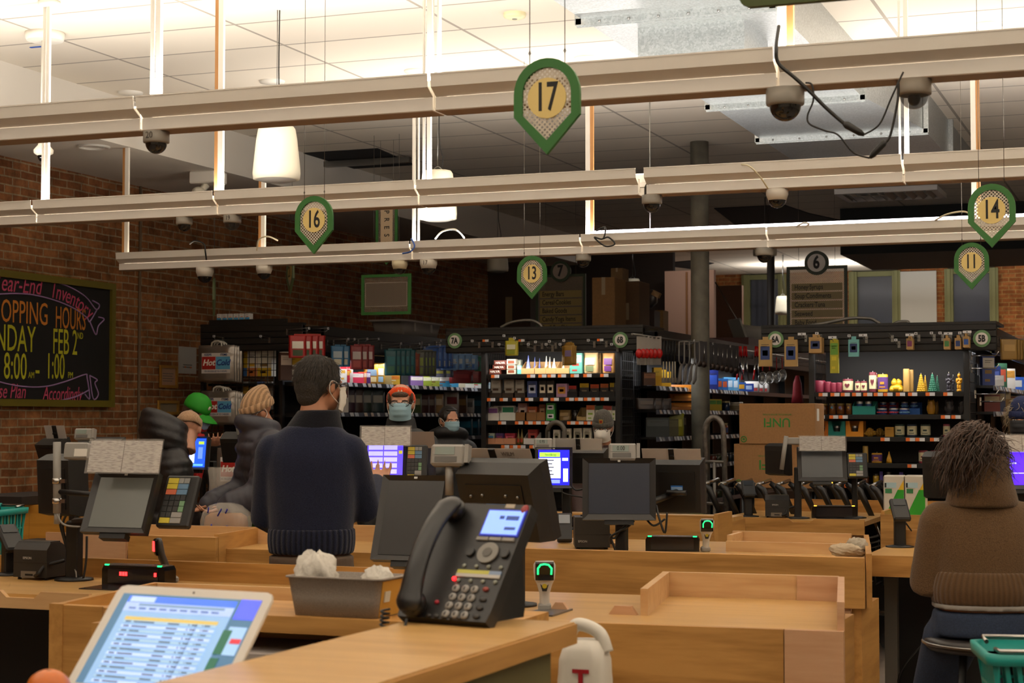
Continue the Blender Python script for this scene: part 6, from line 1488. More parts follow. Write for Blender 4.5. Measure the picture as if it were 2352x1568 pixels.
# lower shelf board with the bin, boxes beneath it
zH = 1.0
h0, h1 = Z(200, 1398, zH), Z(985, 1444, zH)
b = wb(M_WD, dsk); yh = Z(610, 1411, zH).y
b.prism([(h0.x, yh+.02), (h0.x+.03, yh-.015), (-1.62, yh-.02), (-1.62, yh+.34), (h0.x, yh+.34)], zH-.045, zH, 'z'); b.build('shelf_board', dsk)
b = wb(M_WD, dsk); b.span(h0.x+.15, -1.62, yh+.30, yh+.33, .45, zH-.045); b.build('shelf_back', dsk)
b = wb(M_WD, dsk); b.span(-2.9, -1.62, yh-.1, yh+.3, .60, .63); b.build('lower_shelf', dsk)
b = wb(M_WDY, dsk); b.span(-1.70, -1.66, yh-.05, yh+.32, 0, zH-.045); b.build('shelf_end', dsk)
for sx in (-2.85, -2.2): b = wb(M_WDY, dsk); b.span(sx-.015, sx+.015, yh, yh+.3, 0, zH-.045 if sx < -2.5 else .6); b.build('upright', dsk)
# worktop under the laptop
lid = at_d(436, 1386, 3.5); zW = lid.z-.185
b = wb(M_TOP, dsk); b.span(lid.x-.24, -1.56, 1.6, lid.y-.14, zW-.04, zW); b.build('worktop', dsk)
b = wb(M_WDY, dsk); b.span(lid.x-.23, lid.x-.2, 1.7, lid.y-.16, 0, zW-.04); b.build('worktop_end', dsk)
# ---------------------------------------------------------------- registers and counter devices
M_CASE = mat('#151413', .5, bump=.04, bscale=400); M_BEZ = mat('#24211f', .4)
M_SCREEN = mat('#3c4146', .12); M_SCRD = mat('#1a1512', .15); M_SCRG = mat('#6a6d69', .12)
M_GREYC = mat('#8f8b85', .45); M_LCD = mat('#7f8a83', .2); M_LED = mat('#18e06a', .3, emit=4); M_LASER = mat('#ff1a1a', .3, emit=8)
KEYS = [['y', 'y', 'w', 'w'], ['y', 'y', 'b', 'b'], ['o', 'o', 'b', 'b'], ['k', 'k', 'k', 'k'], ['k', 'k', 'k', 'g'], ['k', 'k', 'k', 'g'], ['k', 'k', 's', 's'], ['y', 'y', 's', 's']]
KC = {'y': '#c9b83a', 'w': '#8a8a86', 'b': '#5f7f9c', 'o': '#c9694a', 'k': '#2a2928', 'g': '#6a8f6a', 's': '#8f8c88'}
def scr_mat(c, e): return mat(c, .3, emit=e)
def paper_mat():
    m, n, l, b = new_mat('printed_sheet')
    tc = n.new('ShaderNodeTexCoord'); mp = n.new('ShaderNodeMapping'); mp.inputs['Scale'].default_value = (38, 1, 330)
    no = n.new('ShaderNodeTexNoise'); no.inputs['Scale'].default_value = 1; no.inputs['Detail'].default_value = 1
    l.new(tc.outputs['Object'], mp.inputs[0]); l.new(mp.outputs[0], no.inputs['Vector'])
    cr = n.new('ShaderNodeValToRGB'); cr.color_ramp.interpolation = 'LINEAR'
    cr.color_ramp.elements[0].position = .40; cr.color_ramp.elements[0].color = (*lin('#a39c97'), 1); cr.color_ramp.elements[1].position = .52; cr.color_ramp.elements[1].color = (*lin('#cdc6bf'), 1)
    l.new(no.outputs['Fac'], cr.inputs[0]); l.new(cr.outputs[0], b.inputs['Base Color']); b.inputs['Roughness'].default_value = .3
    return m
M_SHEET = paper_mat()
def RM(loc, tilt=0, rz=0): return Matrix.Translation(V(loc)) @ Matrix.Rotation(rz, 4, 'Z') @ Matrix.Rotation(tilt, 4, 'X')
def screen_head(t, c, w, h, tilt, smat, rz=0, dep=.045, logo=True, deco=None, name='screen_housing'):
    """monitor head: local x right, z up, screen on -y; tilt leans the top away"""
    Mx = RM(c, -tilt, rz)
    b = MB(M_CASE); b.M = Mx
    b.loft([[V((sx*w/2*k, y, sz*h/2*k)) for sx, sz in ((-1, -1), (1, -1), (1, 1), (-1, 1))] for k, y in ((1, 0), (1, .02), (.86, dep))][::-1], smooth=False)
    fr = .085*w
    for x0, x1, z0, z1 in ((-w/2, w/2, h/2-fr*.8, h/2), (-w/2, w/2, -h/2, -h/2+fr), (-w/2, -w/2+fr, -h/2, h/2), (w/2-fr, w/2, -h/2, h/2)): pass
    o_ = [(-w/2, h/2), (w/2, h/2), (w/2, -h/2), (-w/2, -h/2)]; i_ = [(-w/2+fr, h/2-fr*.8), (w/2-fr, h/2-fr*.8), (w/2-fr, -h/2+fr), (-w/2+fr, -h/2+fr)]
    n = 4; vs = [(x, -.012, z) for x, z in o_]+[(x, 0.0, z) for x, z in i_]+[(x, 0, z) for x, z in o_]
    b.add(vs, [(i, (i+1) % 4, 4+(i+1) % 4, 4+i) for i in range(4)]+[(i, 8+i, 8+(i+1) % 4, (i+1) % 4) for i in range(4)], M_BEZ)
    hd = b.build(name, t)
    b = MB(smat); b.M = Mx; b.span(-w/2+fr, w/2-fr, -.002, -.0005, -h/2+fr, h/2-fr*.8); s_ = b.build('screen', hd)
    if logo: b = MB(mat('#a8a49c', .3, .6)); b.M = Mx; b.span(-.006, .006, -.0135, -.012, h/2-fr*.62, h/2-fr*.3); b.build('maker_mark', hd)
    b = MB(M_CASE); b.M = Mx; b.span(-w*.2, w*.2, -.005, .03, -h/2-.02, -h/2); b.build('port_strip', hd)
    if deco: deco(s_, Mx, w-2*fr, h-1.8*fr)
    return hd, Mx
def keypad(t, c, w, h, tilt, rz=0):
    Mx = RM(c, -tilt, rz); b = MB(M_CASE); b.M = Mx; b.box((0, .014, 0), (w, .03, h), bev=.006); k = b.build('keypad', t)
    kw, kh = w*.66/4, h*.88/8
    for r in range(8):
        cdone = set()
        for q in range(4):
            if q in cdone: continue
            ch = KEYS[r][q]; span_ = 1
            if q+1 < 4 and KEYS[r][q+1] == ch and ch in 'ybos': span_ = 2; cdone.add(q+1)
            b = MB(mat(KC[ch], .5)); b.M = Mx; x0 = -w*.40+q*kw; z1 = h*.44-r*kh
            b.span(x0+.0012, x0+kw*span_-.0012, -.005, 0, z1-kh+.0012, z1-.0012); b.build('key', k)
    return k
def sheet(t, c, w, h, tilt, rz=0, m=None, name='paper_sign', clip=False, sleeve=True):
    Mx = RM(c, -tilt, rz); b = MB(m or M_SHEET); b.M = Mx; b.span(-w/2, w/2, 0, .0015, -h/2, h/2); p = b.build(name, t)
    if m is None:
        b = MB(mat('#7f7872', .6)); b.M = Mx
        b.tube([(-w*.02, -.001, -h*.48), (-w*.02, -.001, h*.48)], .0012, n=4); b.build('rule_line', p)
    if sleeve:
        b = MB(mat('#cfcac4', .08, alpha=.14)); b.M = Mx; b.span(-w/2-.008, w/2+.008, -.004, -.0035, -h/2-.006, h/2+.006); b.build('plastic_sleeve', p)
    if clip:
        b = MB(M_BLACK); b.M = Mx; b.span(-.012, .012, -.006, .004, -h*.45, h*.5); b.span(-.006, .012, -.02, -.006, -h*.1, 0); b.build('binder_clip', p)
    return p
def scale_display(t, c, w, rz=0, txt=None, pole_to=None, back=False):
    h = w*.62; Mx = RM(c, -radians(12), rz); b = MB(M_GREYC); b.M = Mx; b.box((0, .02, 0), (w, .045, h), bev=.008)
    if not back: b.span(w*.5, w*.62, 0, .04, -h*.35, h*.5)
    d_ = b.build('scale_display', t)
    if not back:
        b = MB(M_LCD); b.M = Mx; b.span(-w*.36, w*.22, -.0045, -.0035, -.0, h*.36); l_ = b.build('display_window', d_)
        b = MB(mat('#5f5c58', .5)); b.M = Mx; b.span(-w*.36, w*.3, -.0045, -.0035, -h*.34, -h*.08); b.build('button_strip', d_)
        if txt: b = MB(M_INK); b.M = Mx; b.text(txt, (-w*.06, -.006, h*.18), h*.34, sx=.8); b.build('digits', d_)
    if pole_to is not None: b = MB(M_GREYC); b.cyl((c[0], c[1]+.02, pole_to), (c[0], c[1]+.02, c[2]-h*.4), .014); b.build('display_pole', t)
    return d_
def base_pole(t, x, y, z0, z1, r=.024):
    b = MB(M_BLACK); b.box((x, y, (z0+z1)/2), (r*2, r*1.6, z1-z0), bev=.006); b.build('pole', t)
    b = MB(M_BLACK); b.lathe([(.075, z0), (.075, z0+.008), (.03, z0+.014)], (x, y, 0), 24); b.build('pole_base', t)
def tubes(t, lst, m=None, r=.005, name='cable'):
    for pts in lst: b = MB(m or M_CABB); b.tube(spline(pts, 6), r, n=6); b.build(name, t)
def rear_box(t, c, w, h, tilt, rz, dep=.10, screws=True, sticker=True):
    """back of a customer screen seen from behind"""
    Mx = RM(c, tilt, rz); b = MB(M_CASE); b.M = Mx
    b.loft([[V((sx*w/2*k, y, sz*h/2*kz)) for sx, sz in ((-1, -1), (1, -1), (1, 1), (-1, 1))] for k, kz, y in ((1, 1, dep), (1, 1, dep*.6), (.93, .86, 0))], smooth=False); b.build('rear_housing', t)
    b = MB(M_BLACK); b.M = Mx; b.span(-w*.36, w*.36, -.004, .002, -h*.36, h*.30); rp = b.build('rear_plate', t)
    if screws:
        for sx in (-.3, -.15, .15, .3): b = MB(M_STEEL); b.M = Mx; b.ell((sx*w, -.006, h*.18-abs(sx)*.1*h), .006, n=8, k=6); b.build('screw', rp)
    if sticker: b = MB(mat('#2a62a8', .4)); b.M = Mx; b.span(-w*.12, w*.12, -.0055, -.0045, -h*.12, h*.06); b.span(-w*.11, w*.11, -.006, -.0055, -h*.02, h*.035, mat('#8aa8cc', .5)); b.build('blue_sticker', rp)
    for k in range(9): b = MB(M_CASE); b.M = Mx; b.span(-w*.42, w*.42, dep*.25, dep*.27, h*.40-.004*k-.001, h*.40-.004*k)
    return Mx
def printer(p, lab, w=.145, rz=0, front=True, txt='EPSON', grp='receipt printers'):
    t = thing('receipt_printer', lab, 'printer', p, rz, grp); d = w*1.3; h = w*.92
    prof = [(-d/2, .01), (d/2, .01), (d/2, h*.62), (-d*.05, h), (-d*.38, h), (-d/2, h*.82)] if front else [(-d/2, .01), (d/2, .01), (d/2, h*.9), (d*.4, h), (-d/2, h)]
    b = MB(mat('#262422', .45)); b.prism(prof, -w/2, w/2, 'x'); b.build('body', t)
    b = MB(M_BLACK); b.span(-w/2-.001, w/2+.001, -d/2-.001, d/2, h*.46, h*.475); b.build('seam', t)
    b = MB(mat('#2b2927', .35)); 
    if front: b.prism([(-d*.38, h), (-d*.05, h), (-d*.05, h+.006), (-d*.36, h+.006)], -w*.48, w*.48, 'x')
    else: b.span(-w*.32, w*.28, -d*.1, -d*.02, h, h+.008); b.span(w*.3, w*.45, -d*.3, d*.1, h, h+.003)
    b.build('cover', t)
    b = MB(mat('#b5b1ab', .5)); zz = h*.66 if front else h*.28; b.text(txt, (-w*.08 if front else -w*.28, -d/2-.002 if front else -d/2-.001, zz*.9), w*.085, sx=1); b.build('lettering', t)
    if front:
        b = MB(mat('#6f675c', .45)); b.span(-w*.26, w*.2, -d/2-.004, -d/2, h*.06, h*.24); b.span(-w*.12, w*.1, -d/2-.006, -d/2-.004, h*.12, h*.17, M_BLACK); b.build('port_panel', t)
        b = MB(M_CABB); b.tube(spline([(w*.2, -d/2-.01, h*.12), (w*.36, -d/2-.02, h*.2), (w*.42, -d*.45, h*.4), (w*.75, -d*.2, h*.52)], 6), .007); b.build('cable', t)
    for sx in (-1, 1):
        for sy in (-1, 1): b = MB(M_BLACK); b.cyl((sx*w*.4, sy*d*.4, 0), (sx*w*.4, sy*d*.4, .011), .008); b.build('foot', t)
    return t
def flatbed(p, lab, w, rz=0, lit='#ff1a1a', led=True, grp='counter scanners', plate=True):
    t = thing('barcode_scanner', lab, 'scanner', p, rz, grp)
    h = w*.27
    b = MB(mat('#141213', .18)); b.prism([(-w/2, 0), (w/2, 0), (w/2, h*.8), (w*.47, h), (-w*.47, h), (-w/2, h*.8)], -.02, .06, 'y'); b.build('tower', t)
    b = MB(mat('#2a2729', .05)); b.span(-w*.4, w*.4, -.0225, -.021, h*.12, h*.86); b.build('window', t)
    if plate: b = MB(mat('#4a4648', .12, .5)); b.span(-w*.42, w*.5, -.20, -.02, 0, .004); b.build('glass_plate', t)
    if lit:
        for x, n_ in ((-w*.19, 3), (w*.36, 1)):
            for k in range(n_): b = MB(mat(lit, .3, emit=12)); b.box((x+k*.012, -.024, h*.6), (.009, .002, .014)); b.build('laser_spot', t)
    b = MB(mat('#8a8482', .2, .5)); b.span(-w*.47, w*.47, -.02, .05, h, h+.003); b.build('top_trim', t)
    if led:
        for sx in (-1, 1): b = MB(M_LED if led is True else mat('#ffb030', .3, emit=5)); b.box((sx*w*.42, -.018, h+.002), (.018, .006, .005)); b.build('status_light', t)
    return t
def handheld(p, lab, h=.26, rz=0, grip=M_GREYC, head='white', red=False, grp='handheld scanners', s=1.0):
    t = thing('handheld_scanner', lab, 'scanner', p, rz, grp)
    b = MB(mat('#c6c1ba', .35) if head == 'white' else mat('#4a4542', .4))
    R = []
    for z, w_, y, d_ in ((0, .024, .01, .018), (.1, .022, .012, .018), (.35, .024, .004, .02), (.52, .034, -.012, .022), (.64, .046, -.022, .02), (.8, .05, -.03, .02), (.93, .05, -.034, .018), (1, .04, -.034, .012)):
        R.append([V((w_*s*cos(a), y*s+d_*s*sin(a), z*h)) for a in [2*pi*i/16 for i in range(16)]])
    b.loft(R); b.build('body', t)
    b = MB(mat('#121011', .2)); b.loft([[V((x*s, y*s, z*h)) for x in (-.042, .042)]+[V((x*s, (y-.01)*s, z*h)) for x in (.03, -.03)] for z, y in ((.62, -.04), (.7, -.047), (.95, -.049), (.985, -.042))], smooth=False); f = b.build('scan_face', t)
    if red: b = MB(mat('#ff2a2a', .3, emit=5)); b.box((0, -.060*s, h*.82), (.05*s, .004, .05*s)); b.build('laser_window', f)
    else:
        for pts in ([(-.03, .74), (-.03, .86), (-.018, .93), (0, .945)], [(.03, .74), (.032, .86), (.018, .93), (.0, .945)]):
            b = MB(mat('#20e070', .3, emit=2.5)); b.tube([(x*s, -.060*s, z*h) for x, z in pts], .0042*s, n=6); b.build('light_bar', f)
        b = MB(mat('#2c2410', .15)); b.span(-.024*s, .024*s, -.0595*s, -.058*s, .74*h, .9*h); b.build('scan_glass', f)
        b = MB(mat('#1a1816', .4)); b.prism([(-.02*s, .55*h), (.02*s, .55*h), (.01*s, .40*h), (-.01*s, .40*h)], -.032*s, -.018*s, 'y'); k_ = b.build('button_panel', t)
        b = MB(mat('#b5a01e', .4)); b.lathe([(.011*s, -.036*s), (.011*s, -.031*s)], (0, 0, .505*h), 14, ax='y'); b.build('trigger_button', k_)
    b = MB(M_GREYC); b.box((0, .02, .012), (.06*s, .08*s, .024), bev=.006); b.build('cradle', t)
    return t
def reader(p, lab, h=.2, rz=0, grp='card reader stands'):
    t = thing('card_reader', lab, 'card reader', p, rz, grp)
    b = MB(M_BLACK); b.lathe([(.07, 0), (.07, .006), (.03, .012)], n=24); b.build('base_plate', t)
    b = MB(M_BLACK); b.box((0, 0, h*.42), (.055, .04, h*.82), bev=.006); b.build('stand', t)
    b = MB(M_CASE); Mx = RM((0, -.01, h*.92), radians(-50), 0); b.M = Mx; b.box((0, 0, 0), (.085, .03, .15), bev=.008); b.box((0, -.016, .04), (.06, .003, .045), mat('#1f2428', .15)); b.build('terminal', t)
    return t
def zfl(p, z): return (p.x, p.y, z)
RG = 'checkout register terminals'
DF = 4000*cos(TH)                  # pixels per metre at 1 m for things facing the store front
# --- register 1: left front
d1 = 6.35
c = at_d(278, 1155, d1); wS = 160*d1/DF
t = thing('register_terminal', 'nearest left register with tilted grey screen, keypad and sleeved paper sheet on top', 'register', (c.x, c.y, 0), 0, RG)
def L_(v): return (v.x-c.x, v.y-c.y, v.z)
screen_head(t, (0, 0, c.z), wS, .235, radians(24), M_SCRG)
k = at_d(407, 1150, d1-.02); keypad(t, L_(k), 80*d1/DF, .20, radians(24))
p_ = at_d(286, 1048, d1-.03); sheet(t, L_(p_), 178*d1/DF, .118, radians(14))
b = at_z(170, 1332, zL); base_pole(t, b.x-c.x, b.y-c.y, zL, c.z-.09, .028); by = b.y-c.y
b = MB(M_BLACK); b.tube([(at_z(170, 1332, zL).x-c.x, by, c.z-.10), (0, .06, c.z-.06)], .02); b.build('mount_arm', t)
q = at_d(131, 1015, d1+.1); e = at_d(131, 1178, d1+.1)
b = MB(M_GREYC); b.cyl(L_(q), L_(e), .0145, n=16); b.cyl((L_(e)[0], L_(e)[1], L_(e)[2]+.02), (L_(e)[0], L_(e)[1], L_(e)[2]-.04), .011); pl = b.build('display_pole', t)
for yy in (1104, 1150): r_ = at_d(131, yy, d1+.1); b = MB(M_CHROME); b.M = Matrix.Translation(V(L_(r_))); b.lathe([(.0175, -.01), (.0175, .01)], n=18); b.box((.028, 0, .0), (.02, .012, .014)); b.build('pole_clamp', pl)
r_ = at_d(131, 1110, d1+.1)
b = MB(M_BLACK); b.cyl((L_(r_)[0], L_(r_)[1], L_(r_)[2]-.03), (0, .06, L_(r_)[2]-.05), .01); b.build('cross_arm', t)
r_ = at_d(175, 1035, d1+.08); b = MB(M_GREYC); b.M = RM(L_(r_), -radians(10)); b.box((0, .01, 0), (.10, .04, .062), bev=.006); b.box((.028, -.011, -.008), (.055, .002, .028), M_PAPER); b.build('scale_display', t)
r_ = at_d(122, 1118, d1+.25); rear_box(t, L_(r_), .17, .235, radians(4), radians(-8), screws=False, sticker=False)
bx = at_z(170, 1332, zL).x-c.x
by -= .03; tubes(t, [[(x, y+by, z) for x, y, z in l_] for l_ in [[(bx-.02, .03, c.z-.02), (bx-.06, .02, c.z-.08), (bx-.05, .03, c.z-.16), (bx+.01, .03, zL+.01)], [(bx, .02, c.z-.03), (bx-.04, .01, c.z-.1), (bx-.02, .02, c.z-.2), (bx+.03, .02, zL+.01)], [(bx+.05, .04, c.z-.15), (bx+.055, .03, zL+.08), (bx+.05, .02, zL+.01)]]])
tubes(t, [[(L_(e)[0], L_(e)[1]-.01, L_(e)[2]+.01), (L_(e)[0]+.03, -.0, L_(e)[2]-.04), (L_(e)[0]+.09, .02, L_(e)[2]-.05)], [(bx-.025, .03+by, zL+.18), (bx-.015, .02+by, zL+.1), (bx+.02, .01+by, zL+.04), (bx+.025, .01+by, zL+.01)]], mat('#8a8680', .5), .0035, 'grey_cable')
p = at_z(98, 1330, zL); printer((p.x-.03, p.y+.06, zL), 'black receipt printer beside the left register with EPSON on its cover', .155, 0)
p = at_z(22, 1323, zL); reader((p.x-.04, p.y+.05, zL), 'black card reader on a stand at the left edge behind the printer', .16, radians(60))
p = at_z(300, 1345, zL); flatbed((p.x+.01, p.y+.02, zL), 'black counter scanner glowing with red lights in front of the left register', .275)
p = at_z(382, 1335, zL); handheld((p.x+.02, p.y-.04, zL), 'grey handheld scanner with red window standing beside the red lit scanner', .17, radians(-50), head='grey', red=True, s=.75)
# --- register 2: behind the desk phone
d2 = 5.9
c = at_d(945, 1190, d2); wS = 158*d2/DF
t = thing('register_terminal', 'black register behind the desk phone with dark brown screen and grey scale display', 'register', (c.x, c.y, 0), 0, RG)
screen_head(t, (0, 0, c.z), wS, .30, radians(20), M_SCRD)
q = at_d(1142, 1166, 5.75); Mx = rear_box(t, L_(q), .315, .27, radians(18), radians(-14), .11)
r_ = at_d(1135, 1052, 5.9); sheet(t, L_(r_), .30, .075, radians(-30), radians(-10), mat('#b3a598', .7), 'paper_sheet', clip=True, sleeve=False)
b = MB(mat('#6a5c52', .8)); b.M = RM(L_(r_), radians(30), radians(-10)); b.text('WILM', (.06, -.002, .018), .02); b.text('scanned 300 ok', (.06, -.002, -.002), .016, sx=.8); b.build('handwriting', t)
r_ = at_d(1027, 1044, 5.85); scale_display(t, L_(r_), .118, radians(6), pole_to=c.z+.08)
base_pole(t, L_(at_d(1215, 1200, 6.0))[0], .1, ZA, c.z-.05, .03)
b = MB(M_BLACK); b.tube([(0, .05, c.z-.05), (.2, .1, c.z-.08), (L_(at_d(1215, 1200, 6.0))[0], .1, c.z-.06)], .022); b.build('mount_arm', t)
p = at_z(1246, 1404, ZA); handheld((p.x, p.y+.02, ZA), 'white handheld scanner with green light right of the desk phone', .165, radians(20), s=.72)
p = at_z(1290, 1412, ZA); b = MB(mat('#5f5c5a', .3, .4)); b.box((0, 0, .003), (.10, .2, .006)); solo(b, 'scanner_plate', 'grey glass scanner plate in the worktop right of the desk phone', 'scanner', (p.x-.06, p.y+.04, ZA))
# --- register 3: middle lane
d3 = 7.75
c = at_d(1422, 1123, d3); wS = 168*d3/DF
t = thing('register_terminal', 'middle register with blank slate screen facing the camera and 0.00 scale display', 'register', (c.x, c.y, 0), 0, RG)
rz3 = TH*.8
screen_head(t, (0, 0, c.z), 168*d3/4000, .275, radians(8), mat('#2e3340', .14), rz=rz3)
q = at_d(1555, 1122, d3+.15); rear_box(t, L_(q), .23, .255, radians(8), radians(4), .1, screws=False)
r_ = at_d(1542, 1043, d3+.12); sheet(t, L_(r_), .27, .055, radians(-25), radians(4), mat('#aa9f96', .7), 'paper_sheet', clip=True, sleeve=False)
r_ = at_d(1430, 1037, d3+.02); scale_display(t, L_(r_), .125, rz3, '0.00', pole_to=c.z)
base_pole(t, L_(at_d(1420, 1230, d3))[0], .06, ZB-.04, c.z-.08, .026)
x_ = L_(at_d(1420, 1230, d3))[0]
b = MB(M_BLACK); b.tube([(x_, .06, c.z-.05), (.12, .1, c.z-.06), (L_(q)[0], L_(q)[1], c.z-.02)], .016); b.cyl((L_(q)[0]-.03, L_(q)[1]-.06, c.z-.02), (L_(q)[0]+.06, L_(q)[1]-.06, c.z-.02), .012); b.build('mount_arm', t)
tubes(t, [[(.05, .02, c.z-.14), (.0, .03, c.z-.18), (-.03, .02, c.z-.22), (-.05, .02, zs+.1), (-.02, .02, zs+.02)], [(.06, .03, c.z-.14), (.03, .02, c.z-.17), (-.04, .01, c.z-.21), (-.045, .02, zs+.06)], [(.1, .05, c.z-.12), (.15, .03, c.z-.16), (.2, .04, c.z-.13)], [(.16, .04, c.z-.07), (.18, .02, c.z-.13), (.205, .02, c.z-.19), (.215, .02, c.z-.1)]])
p = at_z(1340, 1262, zs); printer((p.x, p.y+.12, zs), 'black receipt printer left of the middle register pole, seen square on', .165, TH, front=False)
p = at_z(1545, 1268, zs); flatbed((p.x-.02, p.y+.07, zs), 'low black counter scanner with a green light on the middle counter', .25, TH*.6, lit=None, plate=False)
p = at_z(1612, 1270, zs); handheld((p.x, p.y+.08, zs), 'white handheld scanner with green light on the middle counter', .155, radians(24), s=.68)
p = at_z(1278, 1250, zs); b = MB(M_CASE); b.M = RM((0, 0, .075), radians(-35)); b.box((0, 0, 0), (.075, .03, .16), bev=.006); b.box((0, -.017, .04), (.055, .003, .05), mat('#8d9298', .15)); b.M = Matrix(); b.box((0, .05, .03), (.05, .05, .06)); solo(b, 'pin_pad', 'small card terminal with grey screen behind the phone handset side', 'card reader', (p.x, p.y+.12, zs), TH)
# --- register 4: blue lit screen
d4 = 9.6
c = at_d(1272, 1074, d4)
def deco_list(s_, Mx, w, h):
    def r(x0, x1, z0, z1, cc, e=1.6, nm='panel'): b = MB(mat(cc, .4, emit=e)); b.M = Mx; b.span(x0*w, x1*w, -.004, -.0025, z0*h, z1*h); b.build(nm, s_)
    r(-.48, .22, -.3, .28, '#dfe6ff', 1.5); r(-.46, .2, .31, .44, '#a6e04a', 1.3, 'green_note'); r(.27, .46, .2, .28, '#e8ecff', 1.4); r(.3, .46, -.4, -.02, '#c9d4ff', 1.2, 'total_box'); r(-.1, .2, -.44, -.34, '#8fa8ff', 1)
    b = MB(M_INK); b.M = Mx; b.text('food&cap', (-.1*w, -.0045, .37*h), .018, sx=.9); b.build('note_text', s_)
    b = MB(mat('#3a3f5a', .6)); b.M = Mx
    for k in range(5): b.span(-.42*w, (.0-.05*(k % 2))*w, -.0046, -.004, (.2-.1*k)*h, (.225-.1*k)*h)
    b.build('text_lines', s_)
t = thing('register_terminal', 'rear register with bright blue screen and green note before the beanie wearer', 'register', (c.x, c.y, 0), 0, RG)
screen_head(t, (0, 0, c.z), 86*d4/4000, .225, radians(6), scr_mat('#1a18e8', 1.6), rz=TH*.8, deco=deco_list)
q = at_d(1350, 1075, d4+.15); rear_box(t, L_(q), .20, .20, radians(8), radians(4), .1, screws=False)
r_ = at_d(1328, 1020, d4+.1); sheet(t, L_(r_), .27, .065, radians(-15), radians(4), mat('#aaa29b', .5), 'paper_sheet', clip=True, sleeve=True)
r_ = at_d(1248, 1019, d4+.02); scale_display(t, L_(r_), .105, TH*.8, '0.95', pole_to=c.z)
base_pole(t, .05, .08, .915, c.z-.05)
tubes(t, [[(.08, .02, c.z-.06), (.12, .02, c.z-.12), (.2, .03, c.z-.1)], [(.02, .02, c.z-.1), (.06, .0, c.z-.14), (.16, .03, c.z-.16)]])
p = at_d(1310, 1172, d4+.3); flatbed((p.x, p.y, .915), 'dark counter scanner with green light on the rear panel counter', .2, TH, lit=None, plate=False)
# --- register 5: far right lane
d5 = 11.25
c = at_d(1888, 1066, d5); wS = 112*d5/4000
t = thing('register_terminal', 'far register with grey screen and keypad in front of the cartons', 'register', (c.x, c.y, 0), 0, RG)
r5 = TH*.85
screen_head(t, (0, 0, c.z), wS, .225, radians(14), mat('#4b4f52', .14), rz=r5, logo=False)
k = at_d(1969, 1068, d5-.02); keypad(t, L_(k), 48*d5/4000, .165, radians(14), r5)
r_ = at_d(1889, 1018, d5-.05); sheet(t, L_(r_), 104*d5/4000, .092, radians(4), r5)
q = at_d(1778, 1056, d5+.1); rear_box(t, L_(q), .15, .21, radians(2), radians(-20), screws=False, sticker=False)
q, e = at_d(1806, 1001, d5), at_d(1795, 1078, d5); b = MB(M_GREYC); b.cyl(L_(q), L_(e), .0145); b.build('display_pole', t)
r_ = at_d(1822, 1012, d5); b = MB(M_GREYC); b.M = RM(L_(r_), -.1, r5); b.box((0, .02, 0), (.09, .03, .045), bev=.005); b.build('scale_display', t)
base_pole(t, L_(at_d(1829, 1150, d5))[0], L_(at_d(1829, 1150, d5))[1]+.05, zD, c.z-.02, .022); base_pole(t, L_(at_d(1957, 1120, d5))[0], L_(at_d(1957, 1120, d5))[1]+.1, zD, c.z-.05, .018)
b = MB(M_BLACK); b.tube([(L_(at_d(1829, 1150, d5))[0], L_(at_d(1829, 1150, d5))[1]+.05, c.z-.04), (0, .1, c.z-.04), (L_(at_d(1957, 1120, d5))[0], L_(at_d(1957, 1120, d5))[1]+.1, c.z-.06)], .014); b.build('mount_arm', t)
b = MB(mat('#ffb030', .3, emit=5)); b.M = RM((0, 0, c.z), -radians(14), r5); b.box((.06, -.008, -.122), (.006, .004, .006)); b.build('power_light', t)
p = at_z(1785, 1187, zD); printer((p.x, p.y, zD), 'small black receipt printer on the far counter left of the register pole', .155, TH*.6, txt='EPSON')
p = at_z(1719, 1186, zD); reader((p.x, p.y, zD), 'black card reader on a stand on the far counter', .2, TH)
p = at_z(1914, 1190, zD); flatbed((p.x, p.y+.03, zD), 'black counter scanner with amber light on the far counter', .29, TH*.7, lit=None, led='amber')
# --- register 6: the standing man's lit screen
d6 = 8.9
c = at_d(884, 1062, d6)
def deco_list2(s_, Mx, w, h):
    for q_, x0, x1 in ((0, -.46, -.06), (1, -.03, .34)):
        for k in range(6): b = MB(mat('#b9b4ff', .4, emit=1.1)); b.M = Mx; b.span(x0*w, x1*w, -.004, -.0025, (.32-.15*k)*h, (.43-.15*k)*h); b.build('list_row', s_)
    b = MB(mat('#c9c03a', .4, emit=.8)); b.M = Mx; b.span(.38*w, .48*w, -.004, -.0025, .22*h, .3*h); b.build('yellow_button', s_)
t = thing('register_terminal', 'register with lit violet list screen in front of the standing man', 'register', (c.x, c.y, 0), 0, RG)
screen_head(t, (0, 0, c.z), 100*d6/4000, .24, radians(12), scr_mat('#5a44e0', 1.2), rz=TH*.8, deco=deco_list2)
k = at_d(956, 1062, d6-.02); keypad(t, L_(k), 50*d6/4000, .185, radians(12), TH*.8)
r_ = at_d(886, 1001, d6-.05); sheet(t, L_(r_), 112*d6/4000, .095, radians(8), TH*.8)
r_ = at_d(962, 1010, d6+.2); sheet(t, L_(r_), .17, .09, radians(-18), TH*.3, mat('#8d8078', .7), 'paper_sheet', sleeve=False)
q = at_d(940, 1060, d6+.25); rear_box(t, L_(q), .22, .2, radians(8), radians(4), .1, screws=False, sticker=False)
base_pole(t, .0, .1, .88, c.z-.05)
p = at_z(848, 1237, .88); flatbed((p.x+.1, p.y+.05, .88), 'counter scanner with red glow half hidden by the standing man', .24, 0)
